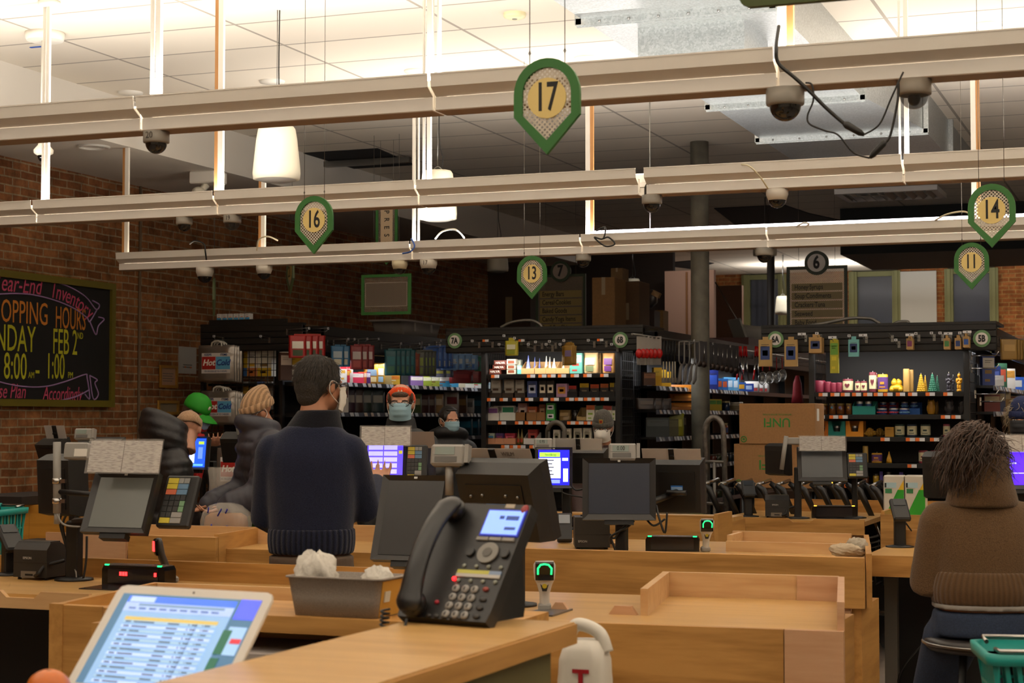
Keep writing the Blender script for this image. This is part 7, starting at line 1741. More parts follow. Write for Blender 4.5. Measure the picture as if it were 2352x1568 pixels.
# --- register 7: left rear silhouettes
d7 = 9.4
c = at_d(128, 1045, d7)
t = thing('register_terminal', 'dark register at the far left with white paper clipped on top', 'register', (c.x, c.y, 0), 0, RG)
rear_box(t, (-.05, 0, c.z-.01), .2, .16, radians(20), radians(-20), .1, False, False); rear_box(t, (.2, .1, c.z+.0), .25, .15, radians(14), radians(10), .1, False, False)
r_ = at_d(127, 992, d7); sheet(t, L_(r_), .13, .075, radians(-20), 0, mat('#a39c96', .7), 'paper_sheet', clip=True, sleeve=False)
r_ = at_d(190, 996, d7); scale_display(t, L_(r_), .1, .2)
base_pole(t, .05, .1, .95, c.z-.03)
# --- register 8: at the green cap cashier
d8 = 10.6
c = at_d(452, 1040, d8)
def deco8(s_, Mx, w, h):
    for x0, x1, z0, z1, cc in ((-.4, -.1, -.35, .2, '#d8e2ff'), (.1, .4, .3, .4, '#b8d84a'), (.1, .35, -.2, .2, '#6f96ff'), (-.4, .4, -.45, -.38, '#6fc0e0')): b = MB(mat(cc, .4, emit=1.2)); b.M = Mx; b.span(x0*w, x1*w, -.004, -.0025, z0*h, z1*h); b.build('panel', s_)
t = thing('register_terminal', 'rear left register with narrow blue screen between the puffer coat and the cashier', 'register', (c.x, c.y, 0), 0, RG)
screen_head(t, (0, 0, c.z), .16, .20, radians(6), scr_mat('#2a5cf0', 1.3), rz=TH-.5, logo=False, deco=deco8)
q = at_d(545, 1035, d8-.4); rear_box(t, L_(q), .22, .17, radians(18), radians(4), .1, False, False)
r_ = at_d(563, 986, d8-.4); sheet(t, L_(r_), .115, .075, radians(-22), .1, mat('#8f8a85', .7), 'paper_sheet', clip=True, sleeve=False)
b = MB(mat('#20e070', .3, emit=4)); b.M = Matrix.Translation(V(L_(at_d(553, 1042, d8-.55)))); b.ell((0, 0, 0), (.012, .008, .014)); b.build('status_light', t)
base_pole(t, .05, .1, .87, c.z-.05); base_pole(t, L_(q)[0], L_(q)[1]+.06, .87, L_(q)[2]-.05)
# --- register 9: at the seated woman
d9 = 8.8
c = at_d(2345, 1070, d9)
def deco9(s_, Mx, w, h):
    for x0, x1, z0, z1 in ((-.4, -.1, .05, .09), (-.4, -.2, .36, .42), (.0, .2, .36, .42), (-.4, .1, -.2, -.17)): b = MB(mat('#b9b4ff', .4, emit=1)); b.M = Mx; b.span(x0*w, x1*w, -.004, -.0025, z0*h, z1*h); b.build('panel', s_)
t = thing('register_terminal', 'violet lit register screen in front of the seated woman at the right edge', 'register', (c.x, c.y, 0), 0, RG)
screen_head(t, (0, 0, c.z), .27, .24, radians(12), scr_mat('#5018e8', 1.3), rz=TH*.8, logo=False, deco=deco9)
r_ = at_d(2350, 1018, d9); sheet(t, L_(r_), .26, .085, radians(8), TH*.8)
q = at_d(2160, 1095, d9+.1); rear_box(t, L_(q), .2, .24, radians(6), radians(-12), .1, False, False)
base_pole(t, 0, .1, zE, c.z-.05); base_pole(t, L_(q)[0]+.04, L_(q)[1]+.1, zE, L_(q)[2]-.02)
p = at_z(2067, 1256, zE)
t = reader((p.x, p.y, zE), 'black card reader stand on the counter left of the seated woman', .2, TH); 
b = MB(M_CABB); b.tube(spline([(.03, 0, .12), (.07, .02, .07), (.1, .02, .03), (.13, .04, .02)], 5), .004); b.build('cable', t)
# ---------------------------------------------------------------- things on the service desk
d = (fx-tipx).normalized()
ph = Z(1075, 1437, zS)
ph = Z(1012, 1436, zS); t = thing('desk_phone', 'black office desk phone with lit blue display in the foreground', 'phone', (ph.x, ph.y+.0, zS), radians(-12)); t.scale = (1.2,)*3
Tl = radians(-37)
Mx = RM((0, 0, .012), Tl); PW, PH = .205, .258
b = MB(mat('#211f1e', .4)); b.M = Mx; b.loft([[V((x, y, z)) for x, y in ((-PW/2*k, 0), (PW/2*k, 0), (PW/2*k, .03), (-PW/2*k, .03))] for k, z in ((.97, 0), (1, .02), (1, PH-.02), (.98, PH))], smooth=False); b.build('body', t)
b = MB(mat('#1a1817', .45)); b.prism([(.05, 0), (.2, 0), (.205, .02), (.192, .165), (.174, .165)], -.07, .055, 'x'); b.build('stand', t)
def pm(m): b = MB(m); b.M = Mx; return b
b = pm(mat('#1f2fb0', .3, emit=.4)); b.span(.012, .098, -.003, 0, .185, .244); ds = b.build('display_frame', t)
b = pm(mat('#7fa4f0', .3, emit=1.0)); b.span(.015, .095, -.004, -.003, .188, .241); b.build('display', ds)
b = pm(mat('#3a5ab8', .5)); b.span(.045, .055, -.005, -.004, .222, .229); b.span(.06, .088, -.005, -.004, .220, .229); b.span(.064, .088, -.005, -.004, .198, .204); b.build('display_text', ds)
b = pm(mat('#a89a86', .5)); b.span(.045, .066, -.0015, .002, .249, .258); b.build('name_tab', t)
b = pm(mat('#8f2424', .4)); b.ell((PW/2-.012, .0, PH-.012), (.008, .006, .012), n=10, k=8); b.build('message_lamp', t)
for k_ in range(3): b = pm(mat('#8a857e', .5)); b.span(.010+.029*k_, .036+.029*k_, -.004, 0, .174, .181); b.build('soft_key', t)
b = pm(mat('#7d7972', .45)); b.lathe([(.0225, -.005), (.0225, -.001)], (.048, 0, .146), 26, ax='y'); b.lathe([(.010, -.0065), (.010, -.005)], (.048, 0, .146), 18, ax='y', m=mat('#5a5650', .5)); b.build('navigation_ring', t)
for x in (.008, .086): b = pm(mat('#171514', .35)); b.lathe([(.009, -.006), (.010, -.001)], (x, 0, .146), 16, ax='y'); b.build('side_button', t)
for z in (.116, .084):
    for k_ in range(4): b = pm(mat('#8a8d80', .4)); b.ell((.006+.0275*k_, -.002, z), (.0042, .003, .0042), n=10, k=6); b.build('line_button', t)
b = pm(mat('#b5b04a', .5)); b.span(-.004, .068, -.003, 0, .099, .107); b.span(.068, .094, -.003, 0, .099, .107, mat('#7a8ca8', .5)); b.span(-.004, .094, -.003, 0, .092, .099, mat('#b0aba4', .5)); b.build('label_strip', t)
b = pm(mat('#ff1a20', .3, emit=6)); b.ell((-.004, -.003, .086), .004, n=10, k=6); b.build('red_lamp', t)
for r in range(4):
    for k_ in range(3): b = pm(mat('#8f8b86', .45)); b.ell((.008+.021*k_, -.002, .066-.0185*r), (.0085, .004, .0085), n=14, k=6); b.ell((.008+.021*k_, -.0052, .066-.0185*r), (.0032, .0012, .0045), mat('#3a3633', .5), n=8, k=4); b.build('dial_key', t)
b = pm(mat('#8a3a30', .5)); b.ell((.074, -.002, .068), (.007, .003, .005), n=10, k=6); b.build('red_key', t)
b = pm(mat('#a01830', .4)); b.ell((-.022, -.002, .034), (.005, .003, .0045), n=10, k=6); b.build('mute_key', t)
for r in range(3): b = pm(mat('#2b2826', .4)); b.ell((.076, -.002, .046-.018*r), (.008, .003, .005), n=10, k=6); b.build('function_key', t)
for k_ in range(5): b = pm(mat('#2b2826', .4)); b.ell((-.028+.017*k_, -.002, .000+.004), (.006, .003, .004), n=10, k=6); b.build('function_key', t)
b = pm(mat('#1a1817', .3)); path = [(-.058, -.030, -.004), (-.06, -.034, .02), (-.062, -.046, .07), (-.064, -.05, .125), (-.064, -.046, .18), (-.062, -.034, .225), (-.060, -.026, .25)]
R = []
for i, p_ in enumerate(spline(path, 4)):
    u_ = i/24; wv = .029-.007*sin(pi*u_)+(.002 if u_ < .2 else 0); tv = .016-.003*sin(pi*u_); e_ = min(1, .55+4*u_) * min(1, .5+4*(1-u_))
    R.append([p_+V((wv*e_*cos(a), tv*e_*sin(a), 0)) for a in [2*pi*j/18 for j in range(18)]])
b.loft(R); b.ell((-.06, -.018, .018), (.027, .022, .026)); b.ell((-.062, -.016, .232), (.027, .02, .024)); b.build('handset', t)
b = MB(mat('#141211', .5)); pts = []
for i in range(170):
    u_ = i/169; a = i*.75; ctr = V((-.09+.002*u_, -.05-.02*u_, .03-.16*u_)); pts.append(ctr+V((.008*cos(a), .008*sin(a), 0)))
b.tube(pts, .0022, n=5); b.build('coiled_cord', t)
b = MB(mat('#141211', .5)); b.tube(spline([(-.055, -.03, .012), (-.052, -.05, -.03), (-.05, -.06, -.12)], 5), .003); b.build('line_cord', t)
# laptop
lid = at_d(436, 1386, 3.5)
t = thing('laptop', 'open silver laptop with a lit table on screen at the lower left', 'laptop', (lid.x+.15*sin(radians(-6)), lid.y-.15, zW), radians(-6))
LW, LH = .335, .228; tl = radians(-42)
b = MB(mat('#a8a29a', .35, .5)); b.box((0, -.12, .008), (LW, .23, .014), bev=.004); b.build('base', t)
b = MB(mat('#2a2826', .5)); 
b.span(-LW*.42, LW*.42, -.13, -.03, .0152, .0165); b.build('keyboard', t)
Mx = RM((0, -.004, .016), tl)
b = MB(mat('#cfc9c0', .4)); b.M = Mx; b.prism([(-LW/2+.008, 0), (LW/2-.008, 0), (LW/2, .012), (LW/2, LH-.016), (LW/2-.005, LH-.004), (LW/2-.016, LH), (-LW/2+.016, LH), (-LW/2+.005, LH-.004), (-LW/2, LH-.016), (-LW/2, .012)], 0, .006, 'y'); hd = b.build('lid', t)
b = MB(mat('#4a3a30', .3)); b.M = Mx; b.lathe([(.0022, -.001), (.0022, 0)], (0, 0, LH-.009), 12, ax='y'); b.build('webcam', hd)
sw, z0, z1 = LW/2-.018, .02, LH-.018
def sp_(x0, x1, za, zb2, m_, k_=1, nm='panel', par=None):
    b = MB(m_); b.M = Mx; b.span(-sw+2*sw*x0, -sw+2*sw*x1, -.0006*(k_+1), -.0006*k_, z0+(z1-z0)*za, z0+(z1-z0)*zb2); return b.build(nm, par or scn)
scn = None
scn = sp_(0, 1, 0, 1, mat('#3f6a8c', .3, emit=.75), 0, 'screen', hd)
sp_(.06, .84, 0, .97, mat('#7fa6d0', .3, emit=.8), 1, 'browser_window'); sp_(.06, .84, .9, .97, mat('#3a6ae0', .3, emit=.9), 2, 'tab_bar'); sp_(.08, .26, .905, .965, mat('#a8c0f0', .3, emit=.8), 3, 'active_tab')
sp_(.06, .84, .80, .9, mat('#9cb4e0', .3, emit=.8), 2, 'tool_bar'); sp_(.16, .78, .865, .888, mat('#6f8fae', .3, emit=.7), 3, 'address_bar'); sp_(.86, 1, .78, 1, mat('#4a5ae0', .3, emit=.9), 1, 'desktop_corner'); sp_(.87, .99, .4, .7, mat('#8fb4d8', .3, emit=.8), 1, 'side_window'); sp_(.84, .90, .40, .66, mat('#14604a', .3, emit=.6), 2, 'green_block'); sp_(.84, .90, .05, .36, mat('#14604a', .3, emit=.6), 2, 'green_block'); sp_(.92, .99, .52, .57, mat('#c02a3a', .3, emit=.8), 3, 'red_block')
sp_(.11, .78, .70, .74, mat('#c0aa60', .3, emit=.75), 3, 'table_head')
for k_ in range(14):
    zz = .665-.05*k_
    sp_(.11, .78, zz, zz+.035, mat('#a9c0e6' if k_ % 2 else '#8fb0cc', .3, emit=.8), 3, 'table_row')
    b = b if k_ else MB(mat('#4a5f80', .4, emit=.4)); b.M = Mx; (b.span(.28*sw, .285*sw, -.0032, -.003, z0+(z1-z0)*.02, z0+(z1-z0)*.7) if k_ == 0 else 0)
    for x0, x1 in ((.13, .17), (.19, .34-.04*(k_ % 3)), (.44, .52), (.585, .595), (.61, .65), (.685, .69), (.70, .74)): b.span(-sw+2*sw*x0, -sw+2*sw*x1, -.0032, -.003, z0+(z1-z0)*(zz+.010), z0+(z1-z0)*(zz+.024))
b.build('lettering', scn)
t.scale = (1.15,)*3
b = MB(mat('#5a78b0', .4, emit=.5)); b.M = Mx
for k_ in range(9): x0 = .1+.075*k_; b.span(-sw+2*sw*x0, -sw+2*sw*(x0+.05), -.0026, -.0024, z0+(z1-z0)*.825, z0+(z1-z0)*.842)
b.build('bookmark_text', scn)
# grey tray with crumpled paper
bn = Z(765, 1418, zH)
t = thing('paper_bin', 'grey speckled tray with a yellow end holding crumpled paper', 'tray', (bn.x+.0, bn.y+.085, zH+.001), radians(-2))
b = MB(mat('#8d8278', .75, var=.2, bscale=300, bump=.1)); hh = .105; wB, dB = .285, .17
b.loft([[V((x*k, y*k, z)) for x, y in rrect(wB, dB, .02, 4)] for k, z in ((.88, 0), (.94, .05), (1.0, hh-.006), (1.05, hh-.004), (1.05, hh), (.97, hh), (.86, .008))]); b.build('tray_body', t)
b = MB(mat('#b8862c', .7)); b.loft([[V((wB/2*k+.0012, y, z)) for y in (-dB*.40*k, dB*.40*k)]+[V((wB/2*k-.004, y, z)) for y in (dB*.40*k, -dB*.40*k)] for k, z in ((.885, .002), (.94, .05), (.998, hh-.008))], smooth=False); b.build('yellow_tape', t)
b = MB(mat('#c4bfae', .6)); b.box((wB/2*.955+.002, -dB*.2, .055), (.003, .03, .028), rot=(0, radians(8), 0)); b.build('tape_label', t)
def crumple(p, r, lab, c='#c9c3b8', name='crumpled_paper', cat='paper', seed=1, rot=None, mm=None):
    rnd = random.Random(seed); b = MB(mm or mat(c, .75, bump=.5, bscale=40)); 
    n, k = 26, 16; vs, fs = [], []
    for j in range(k+1):
        th = pi*j/k
        for i in range(n):
            a = 2*pi*i/n; q = 1+.14*sin(3*a+seed)*sin(2*th)+.10*sin(7*a+2*th*seed)+rnd.uniform(-.07, .07); q = q if 0 < j < k else 1
            vs.append((r[0]*q*sin(th)*cos(a), r[1]*q*sin(th)*sin(a), -r[2]*q*cos(th)))
    for j in range(k):
        for i in range(n): fs.append((j*n+i, j*n+(i+1) % n, (j+1)*n+(i+1) % n, (j+1)*n+i))
    b.add(vs, fs, None, True); return solo(b, name, lab, cat, p, 0, rot=rot)
crumple((bn.x-.095, bn.y+.085, zH+.105), (.058, .05, .058), 'large ball of crumpled white paper at the left of the grey tray', seed=2)
crumple((bn.x+.09, bn.y+.085, zH+.085), (.045, .04, .045), 'smaller wad of white paper at the right of the grey tray', seed=5)
# boxes on the lower shelf
for i, (x0, x1, lab) in enumerate(((-2.55, -2.17, 'white printed carton with pinkish panel under the service desk shelf'), (-2.15, -1.98, 'narrow grey printed box right of the white carton under the shelf'))):
    t = thing('printed_carton', lab, 'box', ((x0+x1)/2, yh+.12, .631)); hh = .27; w_ = x1-x0; dp = .3 if i == 0 else .25
    b = MB(mat('#9a918c', .7)); b.box((0, 0, hh/2), (w_, dp, hh), bev=.004); b.build('body', t)
    b = MB(mat('#a58078', .7) if i == 0 else mat('#7f7874', .7)); b.span(.02 if i == 0 else -w_*.4, w_*.47, -dp/2-.0015, -dp/2, hh*.25, hh*.93); b.build('pink_panel' if i == 0 else 'print_panel', t)
    b = MB(mat('#3a3230', .7)); b.text('ON' if i == 0 else 'Product', (-.06 if i == 0 else 0, -dp/2-.002, hh*.72), .035 if i == 0 else .022, bold=.001); b.build('print', t)
# orange fruit, white jug
p = at_d(112, 1568, 3.25)
t = thing('orange', 'shiny round orange fruit cut off by the bottom left corner', 'fruit', (p.x, p.y, p.z-.012))
R = []
for j in range(13):
    th = pi*j/12; R.append([V((.042*sin(th)*cos(a)*(1+.03*cos(5*a)*(j > 8)), .042*sin(th)*sin(a)*(1+.03*cos(5*a)*(j > 8)), -.038*cos(th)-(.006 if j == 12 else 0))) for a in [2*pi*i/20 for i in range(20)]])
b = MB(mat('#c4661a', .28, bump=.05, bscale=120)); b.loft(R); b.build('fruit_body', t)
b = MB(mat('#5a4a20', .7)); b.lathe([(.003, .03), (.0045, .036)], n=8); b.build('stem_button', t)
b = MB(mat('#7a5230', .6)); b.lathe([(.05, 0), (.075, .03), (.072, .032), (.045, .006)], (0, 0, 0), 24); solo(b, 'fruit_bowl', 'brown bowl under the orange below the frame', 'bowl', (p.x, p.y, zW+.001));
jq = at_d(1338, 1455, 4.35)
t = thing('white_jug', 'white plastic jug with red lettering standing behind the desk ledge', 'jug', (jq.x-.01, jq.y+.05, jq.z-.32))
b = MB(mat('#cfc8bb', .4)); R = []
for z, w_, d_ in ((0, .085, .07), (.02, .092, .075), (.2, .092, .075), (.215, .09, .073), (.25, .088, .072), (.275, .078, .066), (.30, .06, .05)):
    R.append([V((x, y, z)) for x, y in rrect(w_*1.4, d_*1.4, .03, 4)])
b.loft(R); b.build('body', t)
b = MB(mat('#cfc8bb', .4)); b.tube(spline([(-.045, 0, .285), (-.03, 0, .33), (.0, 0, .335), (.04, 0, .315), (.058, 0, .27)], 6), .017, n=12); b.build('handle', t)
b = MB(mat('#9c1620', .5)); b.prism([(-.016, .232), (.028, .232), (.028, .222), (.012, .222), (.012, .188), (.028, .188), (.028, .178), (-.016, .178), (-.016, .188), (0, .188), (0, .222), (-.016, .222)], -.0555, -.0535, 'y'); b.build('lettering', t)
b = MB(M_WDY); b.span(-.09, .09, -.07, .07, -(jq.z-.32), -.001); b.M = Matrix(); o = solo(b, 'pedestal_block', 'plain wooden block under the white jug', 'block', (jq.x-.01, jq.y+.05, jq.z-.32))
# teal baskets
M_TEAL = mat('#0f8f86', .4)
def basket(p, lab, rz, W=.44, D=.3, H=.23):
    t = thing('shopping_basket', lab, 'basket', p, rz, 'teal shopping baskets')
    b = MB(M_TEAL); ww, dd = W/2, D/2
    b.loft([[V((x*k, y*k, z)) for x, y in rrect(W, D, .03, 3)] for k, z in ((1.0, H-.03), (1.05, H-.028), (1.06, H), (1.0, H), (.99, H-.03))]); b.build('rim', t)
    b = MB(M_TEAL); b.span(-ww*.8, ww*.8, -dd*.8, dd*.8, 0, .008)
    for k in range(15):
        x = -ww*.95+k*W*.95/14
        for s_ in (-1, 1): b.prism([(x*.84-.006, 0), (x*.84+.006, 0), (x+.006, H-.03), (x-.006, H-.03)], s_*dd*.9, s_*dd*.9+.006, 'y')
    for k in range(10):
        y = -dd*.9+k*D*.9/9
        for s_ in (-1, 1): b.prism([(y*.84-.006, 0), (y*.84+.006, 0), (y+.006, H-.03), (y-.006, H-.03)], s_*ww*.92, s_*ww*.92+.006, 'x')
    for z in (.06, .13): b.loft([[V((x*(.86+.14*z/H), y*(.86+.14*z/H), zz)) for x, y in rrect(W, D, .03, 3)] for zz in (z, z+.008)], cap=False)
    b.build('slatted_body', t)
    for s_ in (-1, 1):
        b = MB(M_CHROME); b.tube([(-ww*.9, s_*dd*.5, H+.004), (-ww*.9, s_*dd*1.02, H+.008), (ww*.9, s_*dd*1.02, H+.008), (ww*.9, s_*dd*.5, H+.004)], .006); b.tube([(-.08, s_*dd*1.02, H+.008), (.08, s_*dd*1.02, H+.008)], .01, M_TEAL); b.build('handle', t)
    return t
p = at_d(2215, 1490, 4.55); basket((p.x+.26, p.y+.04, p.z-.22), 'teal plastic shopping basket with wire handles at the lower right corner', radians(14))
b = MB(M_WDY); b.span(p.x+.05, p.x+.5, p.y-.13, p.y+.2, 0, p.z-.225); solo(b, 'basket_stand', 'plain stand under the teal basket at the lower right', 'stand')
p = at_d(-5, 1168, 8.2); basket((p.x-.16, p.y, p.z-.23), 'teal shopping basket at the left edge under the chalkboard', radians(8))
b = MB(M_WDY); b.span(p.x-.42, p.x+.06, p.y-.2, p.y+.2, 0, p.z-.232); solo(b, 'basket_stand', 'plain stand under the teal basket at the left edge', 'stand')
# cloth, bread, greens, towels
p = at_z(1935, 1280, zs+.01)
crumple((p.x, tl_y+.07 if False else p.y+.12, zs+.03), (.075, .05, .032), 'crumpled cream cloth at the right end of the middle counter tray', c='#b8a58a', name='cloth', cat='cloth', seed=8)
crumple((p.x+.03, p.y+.17, zs+.045), (.05, .04, .04), 'folded corner of grey cloth behind the cream one', c='#a59a88', name='cloth', cat='cloth', seed=11)
M_BAG = mat('#e8e0d6', .12, alpha=.3, bump=.6, bscale=25); M_BREAD = mat('#a8703a', .8, var=.35, bscale=14, bump=.2)
zf = .871
p = at_z(492, 1244, zf)
t = thing('bread_bag', 'clear bag of bread with blue marks lying in the left rear tray', 'bread', (p.x-.01, p.y+.14, zf), 0); t.scale = (1.2, 1.2, 1.5)
b = MB(M_BREAD); b.loft([[V((x*k, y*k, z)) for x, y in rrect(.19, .11, .03, 4)] for k, z in ((.9, .003), (1, .02), (1, .06), (.94, .085), (.7, .098))]); b.build('loaf', t)
b = MB(M_BAG); b.loft([[V((x*k*(1+.05*sin(i*2.3+z*60)), y*k*(1+.05*cos(i*1.7+z*50)), z)) for i, (x, y) in enumerate(rrect(.2, .13, .04, 5))] for k, z in ((.95, .001), (1.08, .03), (1.1, .07), (1.0, .1), (.7, .125), (.3, .135))]); b.build('plastic_bag', t)
b = MB(mat('#2c2a8c', .5))
for x, z, x2, z2 in ((-.04, .02, -.03, .06), (.02, .02, .05, .055), (.0, .09, .02, .115), (-.05, .1, -.045, .12), (.04, .1, .05, .115)): b.tube([(x, -.075, z), (x2, -.076, z2)], .0035, n=5); 
b.build('blue_print', t)
p = at_z(470, 1225, zf)
t = thing('produce_bag', 'tall open clear plastic bag standing behind the keypad', 'bag', (p.x+.0, p.y+.16, zf), 0); t.scale = (1, 1, 1.25)
b = MB(M_BAG); b.loft([[V((x*k+dx, y*k, z)) for x, y in [(.07*cos(a)*(1+.08*sin(4*a+z*20)), .045*sin(a)) for a in [2*pi*i/20 for i in range(20)]]] for k, z, dx in ((.4, 0, -.02), (.8, .04, -.02), (1, .12, -.005), (1.1, .22, .015), (1.25, .29, .02), (1.15, .30, .015))], cap=False); b.build('film', t)
b = MB(M_BREAD); b.ell((-.02, 0, .055), (.045, .035, .05)); b.build('bread_roll', t)
p = at_z(553, 1222, zf)
t = thing('salad_tub', 'clear tub of green leaves with a cream label lid behind the bread', 'salad tub', (p.x, p.y+.14, zf), 0); t.scale = (1, 1, 1.7)
b = MB(mat('#3f6a1f', .6, var=.5, bscale=40, bump=.4)); b.loft([[V((x*k, y*k, z)) for x, y in rrect(.15, .12, .02, 3)] for k, z in ((.88, 0), (1, .07))]); b.build('leaves', t)
b = MB(mat('#cfc0a0', .35)); b.loft([[V((x*k, y*k, z)) for x, y in rrect(.165, .135, .02, 3)] for k, z in ((1, .071), (1.02, .082), (.9, .092), (.2, .096))]); ld = b.build('lid', t)
b = MB(mat('#a82a22', .4)); b.span(-.05, .01, -.0705, -.069, .073, .081); b.build('red_label', ld)
p = at_z(410, 1222, zf); b = carton(.09, .06, .05, ['#2f8a8a', '#4a3a8c'], style=1); solo(b, 'striped_carton', 'small teal and violet striped box behind the left keypad', 'box', (p.x, p.y+.12, zf))
for i, (x0, x1) in enumerate(((2029, 2076), (2078, 2125))):
    Y = yD+.30; a = at_y(x0, 1190, Y); e = at_y(x1, 1092, Y); w_ = e.x-a.x; z0_ = zD-.003; h_ = e.z-z0_
    t = thing('paper_towel_pack', 'white paper towel pack with green triangle, %s of the pair on the far counter' % ('left' if i == 0 else 'right'), 'paper towels', ((a.x+e.x)/2, Y+.06, z0_+.0005), 0, 'paper towel packs')
    b = MB(mat('#c9c2b4', .4, bump=.15, bscale=30)); b.box((0, 0, h_/2), (w_*.98, .12, h_), bev=.008); b.build('body', t)
    b = MB(mat('#2f9a2a', .4)); b.prism([(-w_*.47, .012), (w_*.49, .012), (w_*.49, h_*.68), (w_*.2, h_*.68)], -.0615, -.0605, 'y'); b.build('green_triangle', t)
    b = MB(mat('#d9b02a', .4)); b.prism([(w_*.22, h_*.68), (w_*.49, h_*.68), (w_*.49, h_*.9)], -.0615, -.0605, 'y'); b.build('yellow_triangle', t)
    b = MB(mat('#a8c4cc', .5)); b.span(-w_*.44, w_*.14, -.0615, -.0605, h_*.72, h_*.84); b.span(-w_*.42, -w_*.34, -.0625, -.0615, h_*.73, h_*.83, M_INK); b.build('info_panel', t)
    b = MB(mat('#2f7a4a', .5)); b.span(-w_*.4, -w_*.08, -.0615, -.0605, h_*.6, h_*.7); b.build('green_badge', t)
# ---------------------------------------------------------------- chalkboard and notices on the brick wall
def wq(px, py): return at_x(px, py, WALLX)
tl_, tr_, bl_, br_ = wq(-300, 582), wq(253, 652), wq(-300, 925), wq(253, 935)
y0, y1 = tl_.y, tr_.y; z1, z0 = tr_.z, br_.z
t = thing('chalkboard', 'large chalkboard of shopping hours in an olive frame on the brick wall', 'chalkboard', (WALLX, y1, z0))
M_FR = mat('#6a5e14', .55)
cx = WALLX+.05
def cbox(yA, yB, zA, zB, m, x0, x1, nm, par): b = wb(m, t); b.span(x0, x1, yA, yB, zA, zB); return b.build(nm, par)
cbox(y0, y1, z0, z1, mat('#131110', .8, var=.3, bscale=6), WALLX+.002, WALLX+.035, 'slate', t)
fw = .055
cbox(y0, y1, z1-fw, z1, M_FR, WALLX+.002, WALLX+.06, 'frame_side', t); cbox(y0, y1, z0, z0+fw, M_FR, WALLX+.002, WALLX+.06, 'frame_side', t); cbox(y1-fw, y1, z0+fw, z1-fw, M_FR, WALLX+.002, WALLX+.06, 'frame_side', t)
def chalk(txt, px, py, size, c, sx=.8, sh=0, al='RIGHT', nm='chalk_writing', rotz=0):
    q = at_x(px, py, WALLX+.037); b = wb(mat(c, .9), t); vs, fs = text_geo(txt, size, 0, .0008, al, sh)
    Rm = Matrix.Rotation(pi/2, 4, 'Z') @ Matrix.Rotation(pi/2, 4, 'X') @ Matrix.Rotation(rotz, 4, 'Z')
    b.add([q+(Rm @ V((v[0]*sx, v[1], v[2]))) for v in vs], fs); return b.build(nm, t)
PK, OR, YG, LV = '#c4486a', '#c97a28', '#b8b41e', '#a07fb0'
chalk('Year-End', 95, 660, .19, PK, .85, .25)
for ch, px, py, rr in (('I', 122, 668, -.05), ('n', 134, 672, -.1), ('v', 146, 675, -.15), ('e', 156, 680, -.2), ('n', 167, 686, -.25), ('t', 177, 692, -.3), ('o', 186, 699, -.4), ('r', 196, 708, -.5), ('y', 206, 718, -.6)): chalk(ch, px, py, .18, PK, .8, .2, 'CENTER', rotz=rr)
chalk('SHOPPING', 111, 725, .25, OR, .66); chalk('HOURS', 197, 737, .25, OR, .5)
chalk('SUNDAY', 82, 783, .29, YG, .62); chalk('FEB 2', 178, 790, .29, YG, .5); chalk('ND', 191, 772, .075, YG, .7)
chalk('8:00', 62, 845, .29, YG, .58); chalk('AM', 79, 862, .07, YG, .75); chalk('-', 92, 848, .25, YG, .8); chalk('1:00', 149, 845, .29, YG, .5); chalk('PM', 168, 862, .07, YG, .8)
chalk('Please Plan', 59, 900, .16, PK, .75, .25); chalk('Accordingly', 188, 906, .16, PK, .68, .25)
def ctube(pts, c, nm): b = wb(mat(c, .9), t); b.tube(spline([at_x(x, y, WALLX+.038) for x, y in pts], 5), .006, n=5); b.build(nm, t)
ctube([(-40, 632), (30, 632), (90, 640), (150, 655), (195, 680), (220, 710), (228, 700), (212, 690)], LV, 'ribbon_line'); ctube([(-40, 678), (40, 674), (100, 682), (160, 703), (198, 728), (206, 738), (222, 712)], LV, 'ribbon_line'); ctube([(206, 738), (220, 768), (226, 748), (239, 733), (226, 728)], LV, 'ribbon_line')
ctube([(-20, 872), (40, 886), (100, 888), (150, 876), (195, 860), (200, 868), (206, 915), (195, 905)], LV, 'ribbon_line'); ctube([(-20, 915), (40, 924), (110, 924), (170, 912), (205, 895)], LV, 'ribbon_line'); ctube([(206, 862), (214, 915), (226, 905), (218, 880), (223, 872), (206, 862)], LV, 'ribbon_line')
def notice(px0, px1, py0, py1, c, lab, name='notice', frame=None, lines=True):
    a = wq(px0, py1); e = wq(px1, py0)
    t2 = thing(name, lab, 'notice' if not frame else 'framed notice', (WALLX, (a.y+e.y)/2, a.z))
    W, H = abs(e.y-a.y), e.z-a.z
    b = MB(mat(c, .7)); b.span(.002, .006, -W/2, W/2, 0, H); pg = b.build('sheet', t2)
    if frame:
        for yA, yB, zA, zB in ((-W/2, W/2, H-.025, H), (-W/2, W/2, 0, .025), (-W/2, -W/2+.025, .025, H-.025), (W/2-.025, W/2, .025, H-.025)): b = MB(mat(frame, .5)); b.span(.002, .02, yA, yB, zA, zB); b.build('frame_side', t2)
    if lines:
        b = MB(mat('#6a605c', .7))
        for k in range(4): b.span(.006, .007, -W*.3, W*(.3-.06*(k % 2)), H*(.62-.11*k), H*(.65-.11*k))
        b.build('text_lines', pg)
    return t2
n_ = notice(409, 450, 798, 857, '#b5afa8', 'white paper notice with small print on the brick wall beside the insulated bags', lines=False)
b = MB(mat('#4a4542', .7)); b.span(.006, .007, -.075, .075, .075, .082); b.span(.006, .007, -.08, .07, .055, .062); b.build('text_lines', n_)
b = MB(mat('#c9602a', .7)); b.span(.006, .0075, -.05, -.03, .052, .066); b.span(.006, .0075, .04, .065, .05, .064); b.build('orange_marks', n_)
notice(364, 405, 840, 890, '#b58f74', 'small framed pinkish notice on the brick wall', 'framed_notice', '#a8742a')
notice(360, 408, 920, 952, '#9a8a70', 'small framed notice half hidden above the puffer hood', 'framed_notice', '#b8883a', False)
